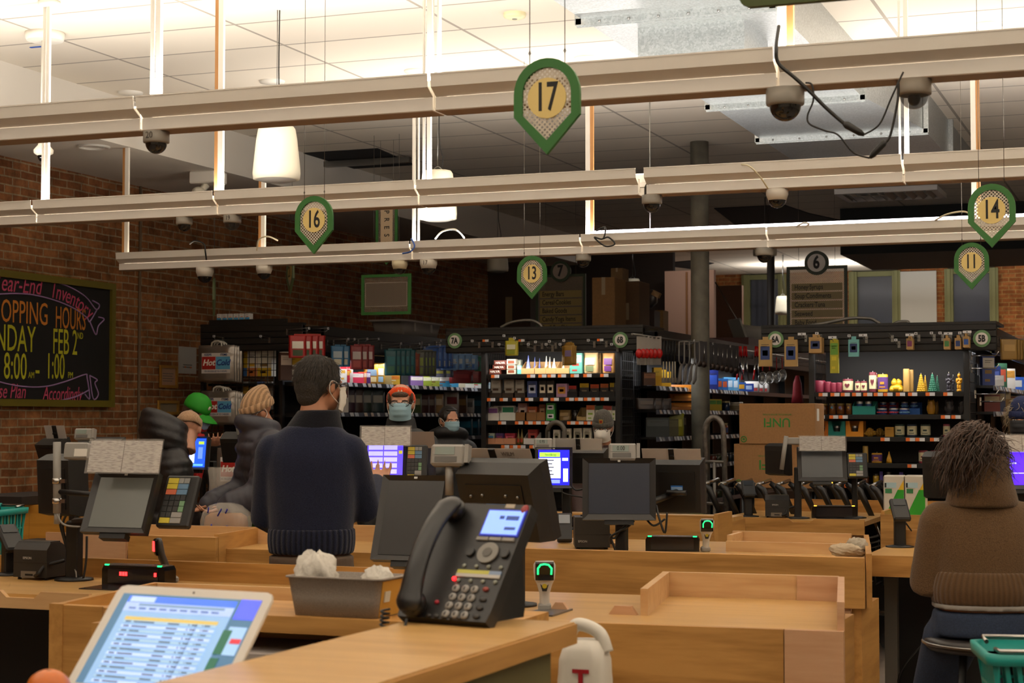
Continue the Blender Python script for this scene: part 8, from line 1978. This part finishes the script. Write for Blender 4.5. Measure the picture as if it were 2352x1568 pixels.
# ---------------------------------------------------------------- people (each faces its own +y)
M_SKIN = mat('#b07a5c', .5, var=.1, bscale=30); M_SKINP = mat('#c48f74', .5, var=.08, bscale=30)
M_MASK = mat('#8fb0bd', .7, bump=.1, bscale=60); M_LENS = mat('#cfd6d8', .05, alpha=.18); M_FRAME = mat('#1c1715', .35); M_LOOP = mat('#d8d4cc', .6)
M_EYEW = mat('#d8d0c8', .3); M_IRIS = mat('#2a1c14', .2)
def remesh(o, vox, it=4):
    m = o.modifiers.new('remesh', 'REMESH'); m.mode = 'VOXEL'; m.voxel_size = vox; m.use_smooth_shade = True
    s_ = o.modifiers.new('smooth', 'SMOOTH'); s_.factor = .5; s_.iterations = it
    return o
def chain(b, pts, rs, quilt=0, amp=.012, n=16):
    if quilt:
        P_, R_ = [], []; k = quilt*5
        for i in range(k+1):
            u = i/k*(len(pts)-1); j = min(int(u), len(pts)-2); f = u-j
            P_.append(V(pts[j]).lerp(V(pts[j+1]), f)); R_.append(rs[j]+(rs[j+1]-rs[j])*f-amp*(1-abs(sin(pi*quilt*i/k)))**2)
        pts, rs = P_, R_
    b.tube(pts, 0, n=n, rs=rs); b.ell(pts[0], rs[0]*.97, n=12, k=8); b.ell(pts[-1], rs[-1]*.97, n=12, k=8)
def torso(b, rings, k=0, quilt=0, amp=.014):
    """rings of (x, y, z, rx, ry)"""
    out = []; N = 24
    if quilt:
        K = quilt*5; rr = []
        for i in range(K+1):
            u = i/K*(len(rings)-1); j = min(int(u), len(rings)-2); f = u-j; q = [a+(c-a)*f for a, c in zip(rings[j], rings[j+1])]
            e = amp*(1-abs(sin(pi*quilt*i/K)))**2; q[3] -= e; q[4] -= e; rr.append(q)
        rings = rr
    else:
        pr = spline([r[:3] for r in rings], 4); qr = spline([(r[3], r[4], 0) for r in rings], 4); rings = [(*p, q[0], q[1]) for p, q in zip(pr, qr)]
    for x, y, z, rx, ry in rings: out.append([V((x+(rx+k)*abs(cos(a))**.85*(1 if cos(a) > 0 else -1), y+(ry+k)*abs(sin(a))**.85*(1 if sin(a) > 0 else -1), z)) for a in [2*pi*i/N for i in range(N)]])
    b.loft(out)
STAND = [(0, 0, .84, .155, .115), (0, 0, .98, .165, .118), (0, 0, 1.12, .15, .108), (0, 0, 1.28, .168, .118), (0, -.005, 1.37, .172, .108), (0, -.01, 1.44, .135, .085), (0, -.008, 1.485, .085, .065), (0, -.005, 1.52, .06, .056)]
def head_segs(b, Mh, hat=False):
    b.M = Mh
    b.ell((0, -.012, .03), (.073, .094, .084)); b.ell((0, .022, -.03), (.061, .068, .083)); b.ell((0, .044, -.076), (.042, .042, .036))
    b.tube([(0, .084, .008), (0, .104, -.022), (0, .102, -.034)], .01, n=8, rs=[.008, .014, .012])
    for s_ in (-1, 1): b.ell((s_*.075, -.006, -.012), (.011, .021, .033)); b.ell((s_*.03, .068, .016), (.024, .016, .010)); b.ell((s_*.034, .07, -.03), (.022, .018, .016))
    b.ell((0, .088, -.062), (.022, .009, .006)); b.ell((0, .086, -.074), (.019, .009, .006))
    b.tube([(0, -.02, -.04), (0, -.035, -.13), (0, -.04, -.19)], .055, n=16, rs=[.05, .054, .064]); b.M = Matrix()
def hand_segs(b, Mh, curl=.5):
    b.M = Mh; b.ell((0, 0, .045), (.040, .014, .05))
    for i, L in enumerate((.072, .082, .076, .06)):
        x = .033-.0225*i; p = [V((x, 0, .08)), V((x*1.12, .006+.02*curl*.3, .08+L*.45)), V((x*1.2, .012+.045*curl, .08+L*.45+L*.34*(1-.3*curl))), V((x*1.22, .02+.075*curl, .08+L*.45+L*.34+L*.2*(1-1.2*curl)))]
        b.tube(p, 0, n=8, rs=[.0095, .009, .008, .006]); b.ell(p[-1], .006, n=8, k=6); b.ell(p[1], .0092, n=8, k=6)
    b.tube([(.03, .004, .025), (.058, .012, .05), (.066, .022, .078)], 0, n=8, rs=[.013, .011, .008]); b.ell((.066, .022, .078), .008, n=8, k=6); b.M = Matrix()
def HM(p, yaw=0, pitch=0, roll=0, s=1): return Matrix.Translation(V(p)) @ Matrix.Rotation(yaw, 4, 'Z') @ Matrix.Rotation(pitch, 4, 'X') @ Matrix.Rotation(roll, 4, 'Y') @ Matrix.Diagonal((s, s, s, 1))
def aim(p, q, up=(0, 0, 1)):
    z = (V(q)-V(p)).normalized(); y = V(up); y = (y-z*y.dot(z)).normalized(); x = y.cross(z)
    return Matrix.Translation(V(p)) @ Matrix((x, y, z)).transposed().to_4x4()
class Person:
    def __init__(s, lab, loc, rz, H, head, rings=None, arms=None, legs=None, skin=None, curl=.5, hands=True):
        s.t = thing('person', lab, 'person', loc, rz); k = H/1.75; s.k = k
        s.rings = [tuple(v*k for v in r) for r in (rings or STAND)]
        A = arms or {}; s.arms = {sd: A.get(sd) or [(sg*.155, 0, 1.385), (sg*.205, .02, 1.12), (sg*.18, .14, .92)] for sd, sg in (('l', -1), ('r', 1))}
        s.legs = legs or {sd: [(sg*.085, 0, .88), (sg*.1, .02, .48), (sg*.1, -.01, .09)] for sd, sg in (('l', -1), ('r', 1))}
        s.arms = {a: [tuple(v*k for v in p) for p in q] for a, q in s.arms.items()}; s.legs = {a: [tuple(v*k for v in p) for p in q] for a, q in s.legs.items()}
        s.Mh = HM([v*k for v in head[0]], *head[1:], s=k*.95)
        b = MB(skin or M_SKIN); torso(b, s.rings, -.012); head_segs(b, s.Mh)
        tp = s.rings[-1]; b.tube([(tp[0], tp[1], tp[2]-.05), s.Mh @ V((0, -.03, -.1))], .054, n=14)
        for sd in 'lr':
            a = s.arms[sd]; chain(b, a, [.05*k, .040*k, .028*k]); e = V(a[2])+(V(a[2])-V(a[1])).normalized()*.01
            if hands: hand_segs(b, aim(e, e+(V(a[2])-V(a[1]))) @ Matrix.Diagonal((-1 if sd == 'l' else 1, 1, 1, 1)) @ Matrix.Diagonal((k, k, k, 1)), curl)
            g = s.legs[sd]; chain(b, g, [.08*k, .052*k, .038*k]); b.ell((g[2][0], g[2][1]+.06, max(.04, g[2][2]-.05)), (.045, .12, .04))
        s.body = remesh(b.build('body', s.t), .0075, 3)
    def cloth(s, name, m, k, what, vox=.011, sel=None, quilt=0, lab=None, leg=1, zmin=None, extra=None, it=5):
        b = MB(m); n = len(s.rings); a0, a1 = sel or (0, n)
        if 't' in what:
            rr = s.rings[a0:a1]
            if zmin is not None: rr = [(rr[0][0], rr[0][1], zmin*s.k, rr[0][3], rr[0][4])]+[r for r in rr if r[2] > zmin*s.k+.02]
            torso(b, rr, k, quilt)
        if 'a' in what:
            for sd in 'lr': chain(b, s.arms[sd], [.057+k, .045+k*1.1, .034+k], quilt and quilt+2)
        if 'g' in what:
            for sd in 'lr': g = [V(p) for p in s.legs[sd]]; chain(b, [g[0], g[1], g[1].lerp(g[2], leg)], [.088+k, .06+k, .052+k])
        if extra: extra(b)
        return remesh(b.build(name, s.t, lab), vox, it)
    def shoes(s, m):
        for sd in 'lr':
            p = s.legs[sd][2]; b = MB(m); b.ell((p[0], p[1]+.055, max(.05, p[2]-.04)), (.052, .135, .05)); b.box((p[0], p[1]+.055, .012+max(.05, p[2]-.04)-.05), (.09, .25, .022), bev=.008); b.build('shoe', s.t)
    def hb(s, m): b = MB(m); b.M = s.Mh; return b
    def mask(s, m=M_MASK, n95=False):
        b = s.hb(m); N, K = 20, 12; vs, fs = [], []
        for j in range(K+1):
            v = j/K
            for i in range(N+1):
                u = -1+2*i/N; a = u*1.2; rr = .079+.012*(1-u*u)*(1 if n95 else .5)
                z = (.002-.112*v)*(1-.22*u*u)-.012*u*u; y = .016+(.098+.016*(1-u*u)*sin(pi*min(1, v*1.15))*(1.5 if n95 else 1)-.035*max(0, v-.75))*cos(a)+(.0028*sin(v*pi*7) if not n95 else 0)*(1-u*u)
                vs.append((rr*sin(a)*.93, y, z))
        for j in range(K):
            for i in range(N): q = j*(N+1)+i; fs.append((q, q+1, q+N+2, q+N+1))
        n_ = len(vs); vs += [(x*.97, y-.003, z) for x, y, z in vs]; fs += [tuple(i+n_ for i in f[::-1]) for f in fs]
        b.add(vs, fs, m, True); mk = b.build('face_mask', s.t)
        for s_ in (-1, 1): b = s.hb(M_LOOP); b.tube(spline([(s_*.068, .05, -.02), (s_*.081, .015, .008), (s_*.086, -.02, .01), (s_*.086, -.026, -.025), (s_*.078, .0, -.05), (s_*.068, .045, -.075)], 5), .0019, n=5); b.build('ear_loop', mk)
    def eyes(s):
        for s_ in (-1, 1):
            b = s.hb(M_EYEW); b.ell((s_*.031, .080, -.001), (.012, .008, .0055)); e = b.build('eye', s.t)
            b = s.hb(M_IRIS); b.ell((s_*.031, .0865, -.001), (.0052, .0026, .005)); b.build('iris', e)
            b = s.hb(mat('#3a2a20', .8)); b.tube([(s_*.014, .090, .014), (s_*.03, .092, .0185), (s_*.048, .080, .014)], .0026, n=6); b.build('eyebrow', s.t)
    def glasses(s):
        b = s.hb(M_FRAME)
        for s_ in (-1, 1):
            b.tube([(s_*.033+.022*cos(a)*(1+.1*abs(cos(a))), .108-.01*abs(cos(a)), -.003+.016*sin(a)) for a in [2*pi*i/18 for i in range(18)]], .0022, n=6, closed=True); b.tube([(s_*.056, .098, .004), (s_*.078, .06, .004), (s_*.083, -.01, .004), (s_*.082, -.025, -.012)], .0024, n=6)
        b.tube([(-.011, .110, .002), (0, .112, .004), (.011, .110, .002)], .002, n=6); g = b.build('glasses', s.t)
        for s_ in (-1, 1): b = s.hb(M_LENS); b.ell((s_*.033, .106, -.003), (.021, .002, .015), n=14, k=8); b.build('lens', g)
    def hair_cap(s, m, lo=-.02, nape=-.09, fr=.055, puff=1.0, it=3):
        def ex(b):
            b.M = s.Mh; b.ell((0, -.02, .032), (.081*puff, .098*puff, .089*puff)); b.ell((0, -.058, -.01), (.07*puff, .06*puff, .07*puff)); b.ell((0, -.062, nape+.04), (.055*puff, .045, .05))
            for s_ in (-1, 1): b.ell((s_*.064*puff, .0, .02), (.018, .05, .045))
            b.M = Matrix()
        b = MB(m); ex(b); return remesh(b.build('hair', s.t), .006, it)
    def beanie(s, m, cuff=True, tall=1.0, mc=None, slouch=0):
        b = s.hb(m); R = []
        for j in range(11):
            a = pi/2*j/10; z = .026+.092*tall*sin(a); q = max(cos(a)**.75, .03)
            R.append([V((.083*q*cos(g)*(1+.012*cos(28*g)*q), -.014+.103*q*sin(g)*(1+.012*cos(28*g)*q)-slouch*sin(a)**2, z)) for g in [2*pi*i/84 for i in range(84)]])
        b.loft(R); h = b.build('knit_hat', s.t)
        if cuff:
            b = s.hb(mc or m); b.loft([[V((.083*q*cos(g)*(1+.014*cos(28*g)), -.014+.103*q*sin(g)*(1+.014*cos(28*g)), z)) for g in [2*pi*i/84 for i in range(84)]] for q, z in ((1.0, .006), (1.07, .012), (1.09, .03), (1.07, .05), (1.0, .054))], cap=False); b.build('cuff', h)
        return h
def strands(s, m, n, L, r, seed, wave=.0, zmax=-.06, reg=None, name='hair_strands', sc_=(.083, .1, .092), cen=(0, -.02, .03), spread=.3):
    rnd = random.Random(seed); b = s.hb(m)
    for i in range(n):
        while True:
            d_ = V((rnd.gauss(0, 1), rnd.gauss(0, 1), rnd.gauss(0, 1))).normalized()
            p = V((d_.x*sc_[0], d_.y*sc_[1], d_.z*sc_[2]))+V(cen)
            if (reg or (lambda q: q.y < .055 and q.z > -.04))(p): break
        nn = V((d_.x/sc_[0], d_.y/sc_[1], d_.z/sc_[2])).normalized()
        fl = V((d_.x*.6, -.35+d_.y*.3, -.75)); fl = (fl-nn*fl.dot(nn)).normalized()+nn*spread*rnd.uniform(.2, 1)+V((rnd.uniform(-.3, .3), rnd.uniform(-.3, .3), 0))
        l_ = L*rnd.uniform(.6, 1.2); pts = []; ph = rnd.uniform(0, 6.28); q = p-nn*.004
        for k in range(7 if wave else 4):
            u = k/(6 if wave else 3); g = V((0, 0, -1))*u*.6*(1 if wave else .2)
            pts.append(q+(fl*u+g*u)*l_+nn*(wave*sin(ph+u*7)+.01*u*(1 if wave else 0))+V((wave*cos(ph+u*6), wave*sin(ph*2+u*5), 0)))
        b.tube(pts, r, n=4, rs=[r*(1-.85*(k/(len(pts)-1))**1.5) for k in range(len(pts))])
    return b.build(name, s.t)
def at_foot(px, d): p = at_d(px, 960, d); return (p.x, p.y, 0)
# 1 standing man in the navy sweater
P1 = Person('man in a navy knitted sweater standing with his back to the camera at the till', at_foot(717, 6.85), TH, 1.78, ((.028, .03, 1.635), radians(-42), radians(-4)),
   arms={'l': [(-.148, -.01, 1.375), (-.185, .05, 1.12), (-.10, .27, 1.04)], 'r': [(.145, -.01, 1.375), (.20, .07, 1.15), (.222, .30, 1.235)]}, curl=.3,
   rings=[(0, 0, .84, .145, .112), (0, 0, .98, .15, .115), (0, 0, 1.12, .148, .11), (0, 0, 1.26, .16, .117), (0, -.005, 1.36, .163, .11), (0, -.0, 1.43, .135, .088), (.005, .0, 1.475, .088, .07), (.01, .01, 1.53, .062, .058)])
NAVY = knit('#1d2236', 330, strength=.7, var=.35)
P1.cloth('sweater', NAVY, .016, 'ta', sel=(0, 7), zmin=1.06)
def ex(b): torso(b, [(0, 0, 1.0, .148, .115), (0, 0, 1.05, .155, .12), (0, 0, 1.1, .153, .117)], .018)
P1.cloth('ribbed_hem', knit('#191d2f', 300, 44, strength=.9, var=.4), 0, '', extra=ex, vox=.009)
def ex(b):
    b.loft([[V((.02*q+rx*cos(a), .0+ry*sin(a)+dy, z+.02*cos(a*1)*0)) for a in [2*pi*i/28 for i in range(28)]] for z, rx, ry, dy, q in ((1.455, .13, .10, 0, 0), (1.50, .11, .092, .005, .5), (1.545, .088, .084, .012, 1), (1.562, .082, .079, .016, 1.3))])
P1.cloth('collar', knit('#101119', 300, strength=.5), 0, '', extra=ex, vox=.008)
P1.cloth('trousers', mat('#5b4a3c', .85, bump=.1, bscale=40), .014, 'tg', sel=(0, 2)); P1.shoes(M_BLACK)
P1.hair_cap(mat('#2c2723', .75, var=.35, bscale=160, bump=.6)); strands(P1, mat('#3f3831', .6), 3600, .03, .0011, 4, reg=lambda q: q.y < .05 and q.z > -.05)
P1.mask(mat('#e0dcd2', .7)); P1.glasses()
# 2 seated woman in brown
P2 = Person('woman with tousled brown hair in a brown wool sweater and jeans seated on a stool', at_foot(2262, 6.1), TH*.75, 1.70, ((-.03, .05, 1.43), radians(-18), radians(-8)),
   rings=[(0, 0, .80, .185, .15), (0, 0, .89, .18, .14), (0, .01, 1.0, .165, .12), (0, .03, 1.11, .17, .125), (0, .04, 1.19, .17, .112), (0, .045, 1.25, .135, .09), (-.005, .048, 1.29, .09, .07), (-.01, .05, 1.34, .064, .06)],
   arms={'l': [(-.155, .03, 1.20), (-.205, .02, .98), (-.11, .24, .96)], 'r': [(.155, .03, 1.20), (.21, .03, .98), (.12, .24, .97)]},
   legs={'l': [(-.12, .03, .79), (-.185, .16, .52), (-.17, .10, .10)], 'r': [(.10, .03, .79), (.15, .38, .70), (.14, .34, .27)]})
BRN = knit('#5f4830', 300, strength=.8, var=.3)
P2.cloth('sweater', BRN, .02, 'ta', sel=(1, 7), zmin=.95)
def ex(b): torso(b, [(0, -.0, .885, .178, .135), (0, 0, .94, .182, .142), (0, .005, 1.0, .168, .126)], .012)
P2.cloth('ribbed_hem', knit('#5a432c', 280, 56, strength=.6, var=.1), 0, '', extra=ex, vox=.009)
def ex(b): b.loft([[V((-.008+rx*cos(a), .03+(ry+.018)*sin(a), z)) for a in [2*pi*i/28 for i in range(28)]] for z, rx, ry in ((1.22, .13, .10), (1.27, .118, .105), (1.315, .105, .10), (1.36, .092, .092), (1.40, .085, .088), (1.405, .07, .07))])
P2.cloth('cowl_collar', BRN, 0, '', extra=ex, vox=.008)
P2.cloth('jeans', mat('#24324a', .85, bump=.15, bscale=200, var=.3), .012, 'tg', sel=(0, 2)); P2.shoes(M_BLACK)
def ex(b): torso(b, [(0, -.005, .872, .178, .137), (0, -.003, .89, .178, .137)], .012)
P2.cloth('undershirt_hem', mat('#857f78', .8), 0, '', extra=ex, vox=.008)
P2.hair_cap(mat('#2a1c13', .7, bump=.8, bscale=60), puff=1.08, nape=-.165)
strands(P2, mat('#3a281b', .45), 1500, .10, .0036, 9, wave=.013, reg=lambda q: q.y < .06 and q.z > -.1, sc_=(.081, .097, .094), spread=.02)
strands(P2, mat('#51392a', .45), 420, .10, .0026, 10, wave=.019, reg=lambda q: q.y < .05 and q.z > -.02, sc_=(.084, .1, .097), spread=.08, name='loose_hair')
# the stool
t = thing('stool', 'dark stool with a thin pale edge under the seated woman', 'stool', tuple(P2.t.location), TH*.75)
b = MB(mat('#2a2624', .4)); b.lathe([(.2, .725), (.215, .74), (.215, .76), (.2, .77)], n=32); b.build('seat', t)
b = MB(M_STEEL); b.tube([(.219*cos(a), .219*sin(a), .75) for a in [2*pi*i/40 for i in range(40)]], .006, n=6, closed=True); b.build('seat_edge', t)
for a in (pi/4, 3*pi/4, 5*pi/4, 7*pi/4): b = MB(M_BLACK); b.cyl((.14*cos(a), .14*sin(a), .725), (.2*cos(a), .2*sin(a), 0), .014); b.build('leg', t)
b = MB(M_BLACK); b.tube([(.18*cos(a), .18*sin(a), .25) for a in [2*pi*i/28 for i in range(28)]], .008, n=6, closed=True); b.build('foot_ring', t)
# 3 masked man in the orange hat
P3 = Person('man in an orange knit hat, glasses and blue mask, wearing a black jacket', at_foot(921, 10.2), TH+pi, 1.735, ((0, .03, 1.635), 0, radians(-3)), skin=M_SKINP)
P3.cloth('jacket', mat('#171616', .55, bump=.15, bscale=30), .03, 'ta', sel=(0, 7), quilt=6)
def ex(b): b.loft([[V((rx*cos(a), .0+ry*sin(a), z)) for a in [2*pi*i/24 for i in range(24)]] for z, rx, ry in ((1.40, .14, .11), (1.47, .095, .09), (1.535, .082, .082), (1.54, .06, .06))])
P3.cloth('collar', mat('#121111', .6), 0, '', extra=ex); P3.cloth('trousers', mat('#1d1c1e', .8), .014, 'tg', sel=(0, 2)); P3.shoes(M_BLACK)
P3.hair_cap(mat('#4a3626', .7, bump=.6, bscale=150), puff=.9); b = P3.hb(mat('#4a3626', .7, bump=.6, bscale=150)); b.ell((0, .06, .05), (.054, .026, .022))
for s_ in (-1, 1): b.ell((s_*.072, .03, .03), (.01, .025, .035))
remesh(b.build('fringe', P3.t), .005)
h = P3.beanie(knit('#d8481a', 200, strength=.4), cuff=True, tall=1.0); h.location.z = 0; 
P3.eyes(); P3.mask(); P3.glasses()
Rm = Matrix.Translation(P3.Mh.translation) @ Matrix.Rotation(radians(38), 4, 'X') @ Matrix.Translation(-P3.Mh.translation)
h.data.transform(Rm); [c_.data.transform(Rm) for c_ in h.children]
# 4 young woman in a dark hooded jacket
P4 = Person('young woman with dark pulled back hair and a blue mask in a black hooded jacket', at_foot(1030, 13.2), TH+pi+radians(14), 1.62, ((0, .03, 1.64), radians(16), radians(-8)), skin=M_SKINP)
def ex(b): b.tube([(.12*cos(a), -.02+.1*sin(a), 1.40+.03*sin(a)) for a in [2*pi*i/24 for i in range(24)]], .042, n=10, closed=True); b.ell((0, -.12, 1.38), (.12, .07, .1))
P4.cloth('jacket', mat('#131214', .6, bump=.2, bscale=25), .032, 'ta', sel=(0, 7), extra=ex); P4.cloth('trousers', mat('#1b1a1d', .8), .014, 'tg', sel=(0, 2)); P4.shoes(M_BLACK)
P4.hair_cap(mat('#15100d', .4, bump=.4, bscale=120)); b = P4.hb(mat('#15100d', .4, bump=.4, bscale=120)); b.ell((0, -.1, .05), (.035, .03, .035)); b.ell((0, .03, .088), (.056, .034, .016)); remesh(b.build('hair_bun', P4.t), .005)
P4.eyes(); P4.mask()
# 5 grey beanie behind the registers
P5_ = Person('person in a grey beanie with a small crest, glasses and white mask behind the registers', at_foot(1384, 12.5), TH+pi, 1.575, ((0, .05, 1.63), radians(-12), radians(-14)), skin=M_SKIN)
P5_.cloth('jacket', mat('#3a2420', .6, bump=.2, bscale=30), .03, 'ta', sel=(0, 7)); P5_.cloth('trousers', mat('#1d1c20', .8), .014, 'tg', sel=(0, 2)); P5_.shoes(M_BLACK)
h = P5_.beanie(knit('#57544f', 220, strength=.7, var=.5), tall=1.3)
b = P5_.hb(mat('#b0902a', .5)); b.prism([(-.016, .085), (.016, .085), (.016, .06), (0, .045), (-.016, .06)], .088, .094, 'y'); b.prism([(-.011, .08), (.011, .08), (.011, .062), (0, .052), (-.011, .062)], .094, .0955, 'y', mat('#8f2a1f', .5)); b.build('crest', h)
P5_.eyes(); P5_.mask(mat('#d8d4cc', .75), True); P5_.glasses()
def loc(px, d, rz, H, qx, qy, qd):
    v = Matrix.Rotation(-rz, 4, 'Z') @ (at_d(qx, qy, qd)-V(at_foot(px, d))); return tuple(v*(1.75/H))
# 6 cashier in the green cap, leaning
P6_ = Person('cashier in a green cap, blue mask and red scarf leaning over the till', at_foot(412, 12.2), TH-radians(112), 1.76, ((0, .14, 1.56), radians(6), radians(-26)),
   rings=[(0, -.1, .84, .155, .115), (0, -.08, .98, .165, .118), (0, -.04, 1.12, .155, .112), (0, .02, 1.26, .168, .118), (0, .07, 1.36, .172, .108), (0, .09, 1.42, .125, .078), (0, .11, 1.46, .062, .058)],
   arms={'l': [(-.155, .06, 1.34), (-.22, .14, 1.10), (-.15, .40, 1.12)], 'r': [(.155, .06, 1.34), loc(412, 12.2, TH-radians(112), 1.76, 478, 1050, 11.5), loc(412, 12.2, TH-radians(112), 1.76, 490, 1024, 11.2)]}, curl=.35, skin=M_SKINP)
P6_.cloth('cardigan', mat('#151415', .75, bump=.1), .02, 'ta', sel=(0, 7)); P6_.cloth('trousers', mat('#1a191c', .8), .014, 'tg', sel=(0, 2)); P6_.shoes(M_BLACK)
def ex(b):
    b.tube([(.085*cos(a), .10+.08*sin(a), 1.44+.02*sin(a)) for a in [2*pi*i/24 for i in range(24)]], .03, n=10, closed=True); b.tube([(.05, .2, 1.42), (.06, .22, 1.25), (.06, .17, 1.05)], .035, n=10)
P6_.cloth('red_scarf', mat('#b01a18', .7), 0, '', extra=ex, vox=.009)
P6_.hair_cap(mat('#4a3222', .6, bump=.5, bscale=120), nape=-.11, puff=.92)
M_CAP = mat('#1f8f1a', .7, bump=.1, bscale=200); b = P6_.hb(M_CAP); b.loft([[V((.086*q*cos(g), -.012+.105*q*sin(g), z)) for g in [2*pi*i/40 for i in range(40)]] for q, z in ((1, .02), (1.01, .05), (.92, .09), (.7, .122), (.35, .14), (.03, .145))])
cp_ = b.build('cap', P6_.t); b = P6_.hb(M_CAP); b.loft([[V((x, .07+.11*(1-(x/.09)**2)**.5*u, .026-.03*u-(x/.09)**2*.02+dz)) for x in [-.088+.176*i/16 for i in range(17)]] for u, dz in ((0, 0), (.5, .004), (1, 0), (1, -.005), (.5, -.001), (0, -.005))], closed=False, cap=False); b.build('brim', cp_)
b = P6_.hb(mat('#d8c8b8', .6)); b.ell((.02, .088, .075), (.016, .006, .016), n=10, k=6); b.build('badge', cp_)
P6_.eyes(); P6_.mask(mat('#8fa8cc', .7))
# 7 black puffer coat with a bunched hood
P7 = Person('person seen from behind in a black puffer coat with a bunched hood and beige hat', at_foot(378, 10.3), TH-radians(55), 1.61, ((.0, .17, 1.60), radians(58), radians(-22)), skin=M_SKINP)
def ex(b):
    for j, (z, rr, yy) in enumerate(((1.36, .125, .0), (1.41, .13, -.01), (1.46, .12, -.01), (1.505, .1, -.0))): b.tube([(rr*1.05*cos(a), yy+.10*sin(a), z-.05*sin(a)) for a in [2*pi*i/24 for i in range(24)]], .042, n=10, closed=True)
    b.ell((0, -.05, 1.41), (.12, .09, .1))
PUFF = mat('#1c191b', .45, bump=.25, bscale=22)
P7.cloth('puffer_coat', PUFF, .05, 'ta', sel=(0, 7), quilt=8, zmin=.6, it=3); P7.cloth('hood', PUFF, 0, '', extra=ex, it=3)
P7.cloth('trousers', mat('#17161a', .8), .014, 'tg', sel=(0, 2)); P7.shoes(M_BLACK)
P7.beanie(knit('#a8876a', 220), tall=.9)
# 8 beige beanie and slate puffer
P8 = Person('person in a beige knit hat and slate puffer coat bending behind the standing man', at_foot(628, 9.8), TH+radians(112), 1.73, ((0, .1, 1.585), radians(10), radians(-22)),
   rings=[(0, -.1, .84, .155, .115), (0, -.08, .98, .165, .118), (0, -.04, 1.12, .155, .112), (0, .02, 1.26, .168, .118), (0, .06, 1.38, .172, .108), (0, .07, 1.45, .125, .078), (0, .08, 1.49, .062, .058)],
   arms={'l': [(-.17, .05, 1.40), (-.24, .12, 1.12), (-.18, .30, 1.06)], 'r': [(.17, .05, 1.40), (.25, .1, 1.12), (.2, .32, 1.05)]}, skin=M_SKIN)
P8.cloth('puffer_coat', mat('#35343d', .5, bump=.2, bscale=25), .045, 'ta', sel=(0, 7), quilt=9, zmin=.75, it=3, extra=lambda b: b.tube([(.085*cos(a), .09+.085*sin(a), 1.49+.02*sin(a)) for a in [2*pi*i/24 for i in range(24)]], .05, n=10, closed=True)); P8.cloth('trousers', mat('#17161a', .8), .014, 'tg', sel=(0, 2)); P8.shoes(M_BLACK)
P8.beanie(knit('#a98868', 150, 40, strength=.6), tall=1.25, slouch=.05); P8.glasses(); P8.mask()
for sd in 'lr':
    a = P8.arms[sd]; b = MB(knit('#b0a594', 200)); b.tube([V(a[1]).lerp(V(a[2]), .8), V(a[2])+(V(a[2])-V(a[1]))*.08], .043, n=14); b.build('knit_cuff', P8.t)
# 9 navy hat at the right edge
P9 = Person('person in a navy fleece hat over grey blond hair, cut off by the right edge', at_foot(2352, 9.6), TH+radians(150), 1.63, ((0, .03, 1.64), radians(0), radians(-6)), skin=M_SKINP)
P9.cloth('jacket', mat('#15151a', .6, bump=.15, bscale=30), .035, 'ta', sel=(0, 7)); P9.cloth('trousers', mat('#17161a', .8), .014, 'tg', sel=(0, 2)); P9.shoes(M_BLACK)
P9.hair_cap(mat('#8a7a62', .6, bump=.8, bscale=70), puff=1.08, nape=-.12); strands(P9, mat('#9a8a70', .5), 400, .07, .0028, 21, wave=.008, sc_=(.088, .104, .096))
P9.beanie(mat('#14204a', .85, bump=.3, bscale=80), tall=1.25); P9.mask(mat('#1a1a1f', .7)); P9.eyes()
